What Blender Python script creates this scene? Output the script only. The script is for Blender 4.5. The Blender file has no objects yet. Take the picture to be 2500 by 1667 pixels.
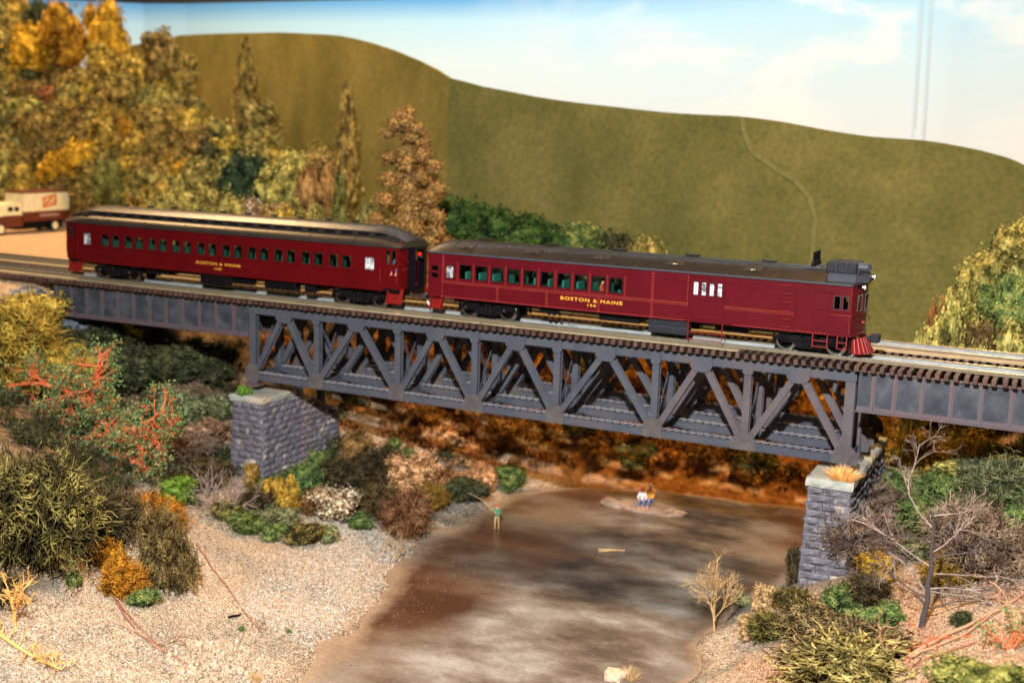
import bpy, math, random
import numpy as np
from mathutils import Vector, Matrix, noise

S = bpy.context.scene
COL = S.collection
random.seed(11)
RNG = np.random.RandomState(11)

# ------------------------------------------------------------------ camera
# 1 unit = 1 m of the modelled railway (the real layout is 87 times smaller)
cam_d = bpy.data.cameras.new("camera")
cam = bpy.data.objects.new("camera", cam_d)
COL.objects.link(cam)
S.camera = cam
cam.matrix_world = Matrix(((0.899089, -0.101921, 0.425735, 20.6544), (0.436737, 0.142236, -0.888273, -57.4614), (0.029979, 0.984572, 0.172395, 9.9095), (0, 0, 0, 1)))
cam_d.sensor_width = 36.0
cam_d.lens = 2940.3 * 36.0 / 2500.0
cam_d.clip_start = 0.5
cam_d.clip_end = 600
cam_d.dof.use_dof = True
cam_d.dof.focus_distance = 51.0
cam_d.dof.aperture_fstop = 0.15

# ------------------------------------------------------------------ exposure and room light
S.view_settings.view_transform = 'Standard'
S.view_settings.look = 'None'
S.view_settings.exposure = 0.22
S.view_settings.gamma = 1.0
S.cycles.use_denoising = True
S.cycles.max_bounces = 6
S.cycles.diffuse_bounces = 3
S.cycles.glossy_bounces = 3
S.cycles.transmission_bounces = 4
S.cycles.transparent_max_bounces = 6
S.cycles.sample_clamp_indirect = 4.0
W = bpy.data.worlds.new("World")
S.world = W
W.use_nodes = True
W.node_tree.nodes["Background"].inputs[0].default_value = (0.9, 0.62, 0.36, 1)   # dim room
W.node_tree.nodes["Background"].inputs[1].default_value = 0.006

def area_light(name, loc, target, power, color, sx, sy=None, spread=180):
    d = bpy.data.lights.new(name, 'AREA')
    d.energy = power
    d.color = color
    d.shape = 'RECTANGLE'
    d.size = sx
    d.size_y = sy or sx
    d.spread = math.radians(spread)
    o = bpy.data.objects.new(name, d)
    COL.objects.link(o)
    o.location = loc
    o.rotation_euler = (Vector(target) - Vector(loc)).to_track_quat('-Z', 'Y').to_euler()
    return o

# the camera's own flash, on its shoe a hand's width above the lens and a little to its left
FL = Vector((15.38, -56.86, 26.04))
area_light("camera_flash", FL, (-2, 8, -2), 70000, (1.0, 0.985, 0.985), 1.6, 1.0)
# tungsten ceiling lamps of the layout room
area_light("ceiling_lamp", (16, 8, 62), (6, 6, 0), 44000, (1.0, 0.54, 0.18), 9, 5)
area_light("ceiling_lamp", (-80, 30, 64), (-38, 10, 2), 60000, (1.0, 0.61, 0.27), 42, 10)
area_light("ceiling_lamp", (-15, -26, 66), (-14, -4, -6), 5000, (1.0, 0.62, 0.30), 9, 5)
# unseen fill light, added to brighten the painted sky board
area_light("sky_fill_light", (-20, 47, 50), (-24, 64, 14), 24500, (0.74, 0.92, 1.0), 130, 2)

# ------------------------------------------------------------------ materials
def _ramp(nt, fac, cols):
    r = nt.nodes.new('ShaderNodeValToRGB')
    e = r.color_ramp.elements
    while len(e) < len(cols):
        e.new(0.5)
    for k, (p, c) in enumerate(cols):
        e[k].position = p
        e[k].color = (*c, 1)
    nt.links.new(fac, r.inputs[0])
    return r.outputs[0]

def _coord(nt, world, jitter):
    if world:
        v = nt.nodes.new('ShaderNodeNewGeometry').outputs['Position']
    else:
        v = nt.nodes.new('ShaderNodeTexCoord').outputs['Object']
    if jitter:
        oi = nt.nodes.new('ShaderNodeObjectInfo')
        m = nt.nodes.new('ShaderNodeMath'); m.operation = 'MULTIPLY'; m.inputs[1].default_value = 57.0
        nt.links.new(oi.outputs['Random'], m.inputs[0])
        a = nt.nodes.new('ShaderNodeVectorMath'); a.operation = 'ADD'
        nt.links.new(v, a.inputs[0]); nt.links.new(m.outputs[0], a.inputs[1])
        v = a.outputs[0]
    return v

def _noise(nt, v, scale, detail=4, rough=0.6, dist=0.0):
    n = nt.nodes.new('ShaderNodeTexNoise')
    n.inputs['Scale'].default_value = scale
    n.inputs['Detail'].default_value = detail
    n.inputs['Roughness'].default_value = rough
    n.inputs['Distortion'].default_value = dist
    nt.links.new(v, n.inputs['Vector'])
    return n.outputs['Fac']

def _mix(nt, fac, a, b, mode='MIX'):
    m = nt.nodes.new('ShaderNodeMix'); m.data_type = 'RGBA'; m.blend_type = mode
    for sock, val in ((m.inputs[0], fac), (m.inputs[6], a), (m.inputs[7], b)):
        if isinstance(val, (int, float)):
            sock.default_value = val
        elif isinstance(val, tuple):
            sock.default_value = (*val, 1)
        else:
            nt.links.new(val, sock)
    return m.outputs[2]

def new_mat(name):
    m = bpy.data.materials.new(name)
    m.use_nodes = True
    return m, m.node_tree, m.node_tree.nodes['Principled BSDF']

def mk(name, cols, scale=2.0, rough=0.6, metal=0.0, bump=0.0, bscale=None, world=False, jitter=True,
       spec=0.5, detail=4, objvar=0.0, transl=0.0, rvar=0.0):
    """noise-coloured principled material; cols is one colour or a list of (position, colour)"""
    m, nt, b = new_mat(name)
    if isinstance(cols[0], (int, float)):
        c = cols
        cols = [(0.3, tuple(x * 0.86 for x in c)), (0.7, tuple(min(1, x * 1.12) for x in c))]
    v = _coord(nt, world, jitter)
    f = _noise(nt, v, scale, detail)
    col = _ramp(nt, f, cols)
    if objvar:
        oi = nt.nodes.new('ShaderNodeObjectInfo')
        hs = nt.nodes.new('ShaderNodeHueSaturation')
        mr = nt.nodes.new('ShaderNodeMapRange')
        mr.inputs['To Min'].default_value = 1 - objvar; mr.inputs['To Max'].default_value = 1 + objvar
        nt.links.new(oi.outputs['Random'], mr.inputs[0]); nt.links.new(mr.outputs[0], hs.inputs['Value'])
        mr2 = nt.nodes.new('ShaderNodeMapRange')
        mr2.inputs['To Min'].default_value = 0.5 - objvar * 0.05; mr2.inputs['To Max'].default_value = 0.5 + objvar * 0.05
        nt.links.new(oi.outputs['Random'], mr2.inputs[0]); nt.links.new(mr2.outputs[0], hs.inputs['Hue'])
        nt.links.new(col, hs.inputs['Color']); col = hs.outputs[0]
    nt.links.new(col, b.inputs['Base Color'])
    b.inputs['Roughness'].default_value = rough
    b.inputs['Metallic'].default_value = metal
    b.inputs['Specular IOR Level'].default_value = spec
    if rvar:
        mr = nt.nodes.new('ShaderNodeMapRange')
        mr.inputs['To Min'].default_value = rough - rvar; mr.inputs['To Max'].default_value = rough + rvar
        nt.links.new(_noise(nt, v, scale * 2.7, 5), mr.inputs[0]); nt.links.new(mr.outputs[0], b.inputs['Roughness'])
    if bump:
        bp = nt.nodes.new('ShaderNodeBump')
        bp.inputs['Strength'].default_value = bump
        bp.inputs['Distance'].default_value = 0.05
        nt.links.new(_noise(nt, v, bscale or scale * 3, 5, 0.7), bp.inputs['Height'])
        nt.links.new(bp.outputs[0], b.inputs['Normal'])
    if transl:
        t = nt.nodes.new('ShaderNodeBsdfTranslucent'); nt.links.new(col, t.inputs[0])
        x = nt.nodes.new('ShaderNodeMixShader'); x.inputs[0].default_value = transl
        nt.links.new(b.outputs[0], x.inputs[1]); nt.links.new(t.outputs[0], x.inputs[2])
        nt.links.new(x.outputs[0], nt.nodes['Material Output'].inputs['Surface'])
    return m

# ------------------------------------------------------------------ mesh collector
ORG = {}

class G:
    def __init__(s):
        s.v, s.f, s.mi, s.cur = [], [], [], 0

    def add(s, vs, fs):
        o = len(s.v)
        s.v += [tuple(p) for p in vs]
        s.f += [tuple(o + i for i in f) for f in fs]
        s.mi += [s.cur] * len(fs)
        return s

    def box(s, x0, x1, y0, y1, z0, z1):
        if x0 > x1: x0, x1 = x1, x0
        if y0 > y1: y0, y1 = y1, y0
        if z0 > z1: z0, z1 = z1, z0
        vs = [(x0, y0, z0), (x1, y0, z0), (x1, y1, z0), (x0, y1, z0), (x0, y0, z1), (x1, y0, z1), (x1, y1, z1), (x0, y1, z1)]
        return s.add(vs, [(0, 3, 2, 1), (4, 5, 6, 7), (0, 1, 5, 4), (1, 2, 6, 5), (2, 3, 7, 6), (3, 0, 4, 7)])

    def bbox(s, x0, x1, y0, y1, z0, z1, b=0.02):
        """box with chamfered edges: three crossed slabs hulled into an 24-vertex solid"""
        if x0 > x1: x0, x1 = x1, x0
        if y0 > y1: y0, y1 = y1, y0
        if z0 > z1: z0, z1 = z1, z0
        b = min(b, (x1 - x0) * .4, (y1 - y0) * .4, (z1 - z0) * .4)
        vs, idx = [], {}
        X, Y, Z = (x0, x1), (y0, y1), (z0, z1)
        for i in (0, 1):
            for j in (0, 1):
                for k in (0, 1):
                    sx, sy, sz = (1, -1)[i], (1, -1)[j], (1, -1)[k]
                    idx[i, j, k, 'x'] = len(vs); vs.append((X[i], Y[j] + sy * b, Z[k] + sz * b))
                    idx[i, j, k, 'y'] = len(vs); vs.append((X[i] + sx * b, Y[j], Z[k] + sz * b))
                    idx[i, j, k, 'z'] = len(vs); vs.append((X[i] + sx * b, Y[j] + sy * b, Z[k]))
        fs = []
        for i in (0, 1):
            fs.append([idx[i, 0, 0, 'x'], idx[i, 1, 0, 'x'], idx[i, 1, 1, 'x'], idx[i, 0, 1, 'x']][::1 if i else -1])
            fs.append([idx[0, i, 0, 'y'], idx[0, i, 1, 'y'], idx[1, i, 1, 'y'], idx[1, i, 0, 'y']][::1 if i else -1])
            fs.append([idx[0, 0, i, 'z'], idx[1, 0, i, 'z'], idx[1, 1, i, 'z'], idx[0, 1, i, 'z']][::1 if i else -1])
        for i in (0, 1):
            for j in (0, 1):
                fs.append((idx[i, j, 0, 'x'], idx[i, j, 1, 'x'], idx[i, j, 1, 'y'], idx[i, j, 0, 'y']))
                fs.append((idx[i, 0, j, 'x'], idx[i, 1, j, 'x'], idx[i, 1, j, 'z'], idx[i, 0, j, 'z']))
                fs.append((idx[0, i, j, 'y'], idx[1, i, j, 'y'], idx[1, i, j, 'z'], idx[0, i, j, 'z']))
                for k in (0, 1):
                    fs.append((idx[i, j, k, 'x'], idx[i, j, k, 'y'], idx[i, j, k, 'z']))
        return s.add(vs, fs)

    def prism(s, pts, a, b, axis='y'):
        """extrude polygon pts (u,v) along axis from a to b. axis y: (x,z); axis x: (y,z); axis z: (x,y)"""
        def P(u, v, w):
            return {'y': (u, w, v), 'x': (w, u, v), 'z': (u, v, w)}[axis]
        n = len(pts)
        vs = [P(u, v, a) for u, v in pts] + [P(u, v, b) for u, v in pts]
        return s.add(vs, [tuple(range(n))[::-1], tuple(range(n, 2 * n))] + [(i, (i + 1) % n, n + (i + 1) % n, n + i) for i in range(n)])

    def beam(s, p, q, w, d, up=(0, 1, 0)):
        """rectangular bar from p to q; w = width in the plane, d = depth along `up`"""
        p, q, up = Vector(p), Vector(q), Vector(up)
        t = (q - p).normalized()
        n = t.cross(up)
        if n.length < 1e-5:
            n = t.cross(Vector((0, 0, 1)))
        n.normalize()
        u = n.cross(t).normalized()
        vs = []
        for c in (p, q):
            for a, b in ((-1, -1), (1, -1), (1, 1), (-1, 1)):
                vs.append(c + n * (a * w / 2) + u * (b * d / 2))
        return s.add(vs, [(0, 3, 2, 1), (4, 5, 6, 7), (0, 1, 5, 4), (1, 2, 6, 5), (2, 3, 7, 6), (3, 0, 4, 7)])

    def tube(s, pts, r, n=6, cap=True):
        pts = [Vector(p) for p in pts]
        rs = r if isinstance(r, (list, tuple)) else [r] * len(pts)
        o = len(s.v); vs, fs = [], []
        ref = Vector((0, 0, 1))
        d0 = (pts[-1] - pts[0])
        if d0.length > 0 and abs(d0.normalized().z) > 0.85: ref = Vector((0, 1, 0))
        for i, p in enumerate(pts):
            t = (pts[min(i + 1, len(pts) - 1)] - pts[max(i - 1, 0)])
            t = t.normalized() if t.length > 1e-9 else Vector((1, 0, 0))
            a = t.cross(ref)
            if a.length < 1e-4: a = t.cross(Vector((1, 0, 0)))
            a.normalize(); b = t.cross(a)
            for k in range(n):
                g = 2 * math.pi * k / n
                vs.append(p + (a * math.cos(g) + b * math.sin(g)) * rs[i])
        for i in range(len(pts) - 1):
            for k in range(n):
                fs.append((i * n + k, i * n + (k + 1) % n, (i + 1) * n + (k + 1) % n, (i + 1) * n + k))
        if cap:
            fs.append(tuple(range(n))[::-1]); fs.append(tuple((len(pts) - 1) * n + k for k in range(n)))
        return s.add(vs, fs)

    def ball(s, c, r, n=8, m=5, sc=(1, 1, 1)):
        vs, fs = [], []
        for i in range(m + 1):
            th = math.pi * i / m
            for k in range(n):
                g = 2 * math.pi * k / n
                vs.append((c[0] + r * sc[0] * math.sin(th) * math.cos(g), c[1] + r * sc[1] * math.sin(th) * math.sin(g), c[2] + r * sc[2] * math.cos(th)))
        for i in range(m):
            for k in range(n):
                fs.append((i * n + k, (i + 1) * n + k, (i + 1) * n + (k + 1) % n, i * n + (k + 1) % n))
        return s.add(vs, fs)

    def build(s, name, mats, parent=None, smooth=False, kind=None, label=None):
        o0 = ORG.get(parent.name, Vector((0, 0, 0))) if parent else Vector((0, 0, 0))
        me = bpy.data.meshes.new(name)
        me.from_pydata([(v[0] - o0.x, v[1] - o0.y, v[2] - o0.z) for v in s.v], [], s.f)
        if not isinstance(mats, (list, tuple)): mats = [mats]
        for m in mats: me.materials.append(m)
        if len(mats) > 1: me.polygons.foreach_set('material_index', s.mi)
        if smooth: me.polygons.foreach_set('use_smooth', [True] * len(me.polygons))
        me.update()
        o = bpy.data.objects.new(name, me)
        COL.objects.link(o)
        if parent:
            o.parent = parent
        ORG[o.name] = o0
        if kind: o['kind'] = kind
        if label: o['label'] = label
        return o

def thing(name, loc, label, cat, group=None):
    o = bpy.data.objects.new(name, None)
    o.empty_display_size = 0.2
    COL.objects.link(o)
    o.location = loc
    ORG[o.name] = Vector(loc)
    o['label'] = label
    o['category'] = cat
    if group: o['group'] = group
    return o

def tag(o, label, cat, group=None, kind=None):
    o['label'] = label; o['category'] = cat
    if group: o['group'] = group
    if kind: o['kind'] = kind
    return o

def mesh_np(name, V, F, mats, smooth=False):
    me = bpy.data.meshes.new(name)
    V = np.asarray(V, np.float32); F = np.asarray(F, np.int32)
    k = F.shape[1]
    me.vertices.add(len(V)); me.vertices.foreach_set('co', V.ravel())
    me.loops.add(F.size); me.loops.foreach_set('vertex_index', F.ravel())
    me.polygons.add(len(F))
    me.polygons.foreach_set('loop_start', np.arange(0, F.size, k, dtype=np.int32))
    me.polygons.foreach_set('loop_total', np.full(len(F), k, np.int32))
    if smooth: me.polygons.foreach_set('use_smooth', np.ones(len(F), bool))
    for m in (mats if isinstance(mats, (list, tuple)) else [mats]): me.materials.append(m)
    me.update(calc_edges=True)
    return me

def link(name, me, parent=None, loc=(0, 0, 0), rot=(0, 0, 0), sc=(1, 1, 1)):
    o = bpy.data.objects.new(name, me)
    COL.objects.link(o)
    o.parent = parent
    o.location = loc; o.rotation_euler = rot; o.scale = sc
    return o

def copy_part(src, dx=0.0, dy=0.0, dz=0.0, parent=None):
    c = src.copy(); COL.objects.link(c)
    c.location = Vector(src.location) + Vector((dx, dy, dz))
    if parent: c.parent = parent
    ORG[c.name] = ORG.get(src.name, Vector((0, 0, 0)))
    for ch in src.children:
        d = ch.copy(); COL.objects.link(d); d.parent = c
    return c
M = {}
def m_(k, *a, **w):
    M[k] = mk(k, *a, **w)
m_('maroon', [(0.3, (0.078, 0.0034, 0.0070)), (0.7, (0.096, 0.0046, 0.0090))], 0.8, 0.30, rvar=0.05, spec=0.25, bump=0.04, bscale=14)
m_('coach_red', [(0.3, (0.076, 0.0020, 0.0032)), (0.7, (0.094, 0.0028, 0.0044))], 0.8, 0.30, rvar=0.05, spec=0.22, bump=0.03, bscale=14)
m_('bright_red', (0.21, 0.010, 0.008), 3, 0.35)
m_('roof_black', [(0.3, (0.022, 0.019, 0.017)), (0.7, (0.032, 0.026, 0.022))], 1.2, 0.33, rvar=0.05, bump=0.05, bscale=9)
m_('roof_grey', (0.050, 0.056, 0.068), 3, 0.42, spec=0.25)
m_('black', (0.006, 0.006, 0.007), 3, 0.35, spec=0.15)
m_('black_gloss', (0.004, 0.004, 0.006), 3, 0.18, spec=0.3)
m_('dark_grey', (0.016, 0.017, 0.022), 5, 0.5, bump=0.1, spec=0.2)
m_('rivet_glint', (0.50, 0.065, 0.05), 3, 0.3)  # brighter than the body red: warm light on the rivet heads painted in
m_('roof_dark', [(0.3, (0.013, 0.011, 0.010)), (0.7, (0.020, 0.016, 0.013))], 1.2, 0.34, rvar=0.05, bump=0.05, bscale=9, spec=0.35)
m_('tie_top', [(0.35, (0.16, 0.155, 0.14)), (0.65, (0.27, 0.27, 0.25))], 4, 0.6, objvar=0.1)
m_('seat_coach', (0.022, 0.110, 0.075), 3, 0.4)
m_('gusset', [(0.35, (0.070, 0.060, 0.062)), (0.6, (0.100, 0.090, 0.088)), (0.75, (0.12, 0.115, 0.06))], 1.6, 0.55, world=True, jitter=False, spec=0.25)
m_('chrome', (0.55, 0.56, 0.58), 3, 0.22, metal=1.0)
m_('wheel_steel', (0.42, 0.40, 0.37), 3, 0.3, metal=1.0)
m_('brass_pin', (0.8, 0.78, 0.70), 3, 0.2, metal=1.0)
m_('seat_green', (0.030, 0.20, 0.145), 3, 0.4)
m_('inside_tan', (0.30, 0.19, 0.06), 1.5, 0.7)
m_('frosted', [(0.40, (0.10, 0.11, 0.12)), (0.56, (0.75, 0.77, 0.78))], 3.2, 0.3)
m_('gold_letter', (0.85, 0.42, 0.04), 3, 0.5)
m_('steel', [(0.30, (0.050, 0.057, 0.074)), (0.55, (0.072, 0.078, 0.094)), (0.66, (0.088, 0.078, 0.083)), (0.76, (0.100, 0.060, 0.045))], 0.7, 0.5, spec=0.2, world=True, jitter=False, bump=0.06, bscale=12, rvar=0.06)
m_('steel_brown', [(0.30, (0.064, 0.050, 0.054)), (0.6, (0.092, 0.078, 0.086)), (0.8, (0.08, 0.08, 0.045))], 0.9, 0.55, world=True, jitter=False, bump=0.06, bscale=12)
m_('steel_light', (0.42, 0.42, 0.45), 3, 0.5)
m_('web', [(0.30, (0.026, 0.032, 0.041)), (0.52, (0.050, 0.058, 0.070)), (0.72, (0.092, 0.098, 0.106))], 1.3, 0.45, spec=0.3, world=True, jitter=False, bump=0.05, rvar=0.08)
m_('rib', [(0.3, (0.120, 0.066, 0.072)), (0.7, (0.085, 0.080, 0.092))], 0.8, 0.55, world=True, jitter=False)
m_('tie', [(0.3, (0.046, 0.020, 0.014)), (0.7, (0.085, 0.042, 0.030))], 5, 0.55, bump=0.3, bscale=20, objvar=0.28)
m_('rail', [(0.35, (0.34, 0.29, 0.21)), (0.65, (0.50, 0.46, 0.38))], 3, 0.33, metal=0.85, world=True, jitter=False, rvar=0.08)
m_('rail_side', (0.17, 0.135, 0.085), 4, 0.5, world=True)
m_('plank', [(0.3, (0.29, 0.23, 0.13)), (0.7, (0.42, 0.35, 0.22))], 1.2, 0.5, world=True, bump=0.1, bscale=8, spec=0.3)
m_('guard', [(0.3, (0.22, 0.25, 0.26)), (0.7, (0.36, 0.38, 0.37))], 1.5, 0.45, world=True)
m_('spike', (0.6, 0.58, 0.54), 3, 0.3, metal=1.0)
m_('cream', (0.92, 0.80, 0.46), 3, 0.35)
m_('truck_brown', (0.13, 0.030, 0.012), 3, 0.4)
m_('truck_text', (0.50, 0.32, 0.24), 3, 0.6)
m_('emblem', (0.62, 0.20, 0.05), 3, 0.5)
m_('emblem_pale', (0.80, 0.52, 0.24), 3, 0.5)
m_('tyre', (0.02, 0.02, 0.02), 3, 0.6)
m_('red_lens', (0.7, 0.02, 0.01), 3, 0.15)
m_('coping', [(0.25, (0.20, 0.23, 0.22)), (0.5, (0.38, 0.39, 0.34)), (0.72, (0.55, 0.40, 0.24))], 0.9, 0.8, world=True, bump=0.7, bscale=9)
m_('trunk', (0.09, 0.055, 0.035), 5, 0.8, bump=0.5)
m_('dead_trunk', (0.060, 0.048, 0.048), 5, 0.6, bump=0.5)
m_('grey_twig', [(0.3, (0.17, 0.12, 0.10)), (0.7, (0.36, 0.29, 0.24))], 4, 0.6)
m_('tan_twig', [(0.3, (0.42, 0.26, 0.11)), (0.7, (0.62, 0.42, 0.20))], 4, 0.6)
m_('yellow_twig', [(0.3, (0.70, 0.36, 0.09)), (0.7, (0.88, 0.52, 0.16))], 4, 0.6)
m_('red_stem', [(0.3, (0.55, 0.085, 0.025)), (0.7, (0.78, 0.20, 0.08))], 3, 0.45)
m_('red_stick', (0.30, 0.12, 0.065), 6, 0.6)
m_('pink_stick', (0.48, 0.25, 0.15), 5, 0.6, bump=0.3)
m_('leaf_green', [(0.38, (0.04, 0.12, 0.045)), (0.52, (0.13, 0.25, 0.09)), (0.66, (0.46, 0.48, 0.14))], 3, 0.5, transl=0.1)
m_('skin', (0.65, 0.32, 0.22), 3, 0.6)
m_('white_cloth', (0.80, 0.76, 0.76), 3, 0.7)
m_('orange_cloth', (0.80, 0.38, 0.06), 3, 0.7)
m_('jeans', (0.09, 0.16, 0.36), 3, 0.7)
m_('green_cloth', (0.06, 0.25, 0.13), 3, 0.7)
m_('hair_grey', (0.45, 0.40, 0.42), 3, 0.7)
m_('hair_red', (0.50, 0.09, 0.03), 3, 0.7)
m_('wire', (0.60, 0.74, 0.82), 3, 0.6)

def leafmat(k, a, b, c, sc=1.0, rough=0.75):
    # unit-sized bush meshes: the noise runs several times across one bush
    a = tuple(x * 0.42 for x in a); b = tuple(x * 0.90 for x in b); c = tuple(min(.9, x * 1.28) for x in c)
    M[k] = mk(k, [(0.38, a), (0.50, b), (0.63, c)], sc * 6.5, rough, objvar=0.16, spec=0.2, detail=8, transl=0.10)
leafmat('olive', (0.031, 0.026, 0.01), (0.096, 0.082, 0.024), (0.3, 0.252, 0.066))
leafmat('gold', (0.163, 0.11, 0.015), (0.388, 0.281, 0.045), (0.675, 0.5, 0.1))
leafmat('dark', (0.030, 0.023, 0.012), (0.075, 0.058, 0.025), (0.18, 0.135, 0.06))
leafmat('orange', (0.24, 0.095, 0.008), (0.50, 0.215, 0.015), (0.66, 0.32, 0.035))
leafmat('brownolive', (0.07, 0.046, 0.016), (0.155, 0.11, 0.038), (0.30, 0.21, 0.08))
leafmat('bright', (0.05, 0.12, 0.012), (0.11, 0.24, 0.025), (0.24, 0.34, 0.05))
leafmat('green', (0.040, 0.085, 0.022), (0.10, 0.165, 0.045), (0.24, 0.26, 0.075))
leafmat('darkgreen', (0.022, 0.032, 0.014), (0.055, 0.066, 0.026), (0.10, 0.105, 0.045))
leafmat('deepgreen', (0.007, 0.028, 0.006), (0.025, 0.068, 0.014), (0.062, 0.118, 0.025))
leafmat('greygreen', (0.072, 0.094, 0.039), (0.154, 0.182, 0.083), (0.297, 0.308, 0.143))
leafmat('greybrown', (0.095, 0.062, 0.045), (0.20, 0.14, 0.10), (0.36, 0.26, 0.18))
leafmat('tan', (0.25, 0.13, 0.07), (0.42, 0.24, 0.13), (0.55, 0.36, 0.22))
leafmat('tanfoam', (0.33, 0.20, 0.08), (0.52, 0.34, 0.15), (0.65, 0.46, 0.24))
leafmat('speckle', (0.12, 0.055, 0.03), (0.36, 0.22, 0.12), (0.80, 0.68, 0.50), 1.6)
leafmat('brown', (0.10, 0.050, 0.018), (0.24, 0.125, 0.04), (0.36, 0.20, 0.07))
leafmat('redbrown', (0.13, 0.05, 0.02), (0.26, 0.115, 0.05), (0.40, 0.20, 0.09))
leafmat('rust', (0.17, 0.065, 0.015), (0.32, 0.135, 0.035), (0.44, 0.22, 0.07))
leafmat('orangetan', (0.26, 0.12, 0.05), (0.50, 0.26, 0.11), (0.72, 0.42, 0.22))
leafmat('orangeol', (0.17, 0.095, 0.010), (0.36, 0.215, 0.025), (0.50, 0.32, 0.06))
leafmat('olivetan', (0.065, 0.052, 0.022), (0.155, 0.122, 0.050), (0.36, 0.27, 0.12))
leafmat('yellowlichen', (0.11, 0.088, 0.026), (0.24, 0.20, 0.060), (0.46, 0.38, 0.13))
leafmat('yellowgreen', (0.075, 0.09, 0.015), (0.15, 0.158, 0.034), (0.255, 0.24, 0.068))
leafmat('greengold', (0.105, 0.096, 0.019), (0.267, 0.237, 0.058), (0.525, 0.452, 0.137))
leafmat('olivebrown', (0.106, 0.07, 0.016), (0.269, 0.194, 0.045), (0.475, 0.35, 0.094))
leafmat('yellowtree', (0.336, 0.16, 0.006), (0.528, 0.296, 0.016), (0.64, 0.4, 0.04))
leafmat('darktree', (0.012, 0.030, 0.016), (0.030, 0.065, 0.030), (0.07, 0.12, 0.05))
leafmat('bigbrown', (0.13, 0.065, 0.020), (0.29, 0.155, 0.050), (0.46, 0.27, 0.09))
leafmat('farorange', (0.25, 0.085, 0.010), (0.48, 0.19, 0.025), (0.62, 0.30, 0.06))
leafmat('farbrown', (0.12, 0.050, 0.012), (0.25, 0.115, 0.025), (0.36, 0.18, 0.05))
leafmat('fargreen', (0.050, 0.055, 0.012), (0.12, 0.115, 0.025), (0.22, 0.18, 0.05))
leafmat('redleaf', (0.30, 0.06, 0.02), (0.42, 0.16, 0.05), (0.35, 0.33, 0.08))

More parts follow.
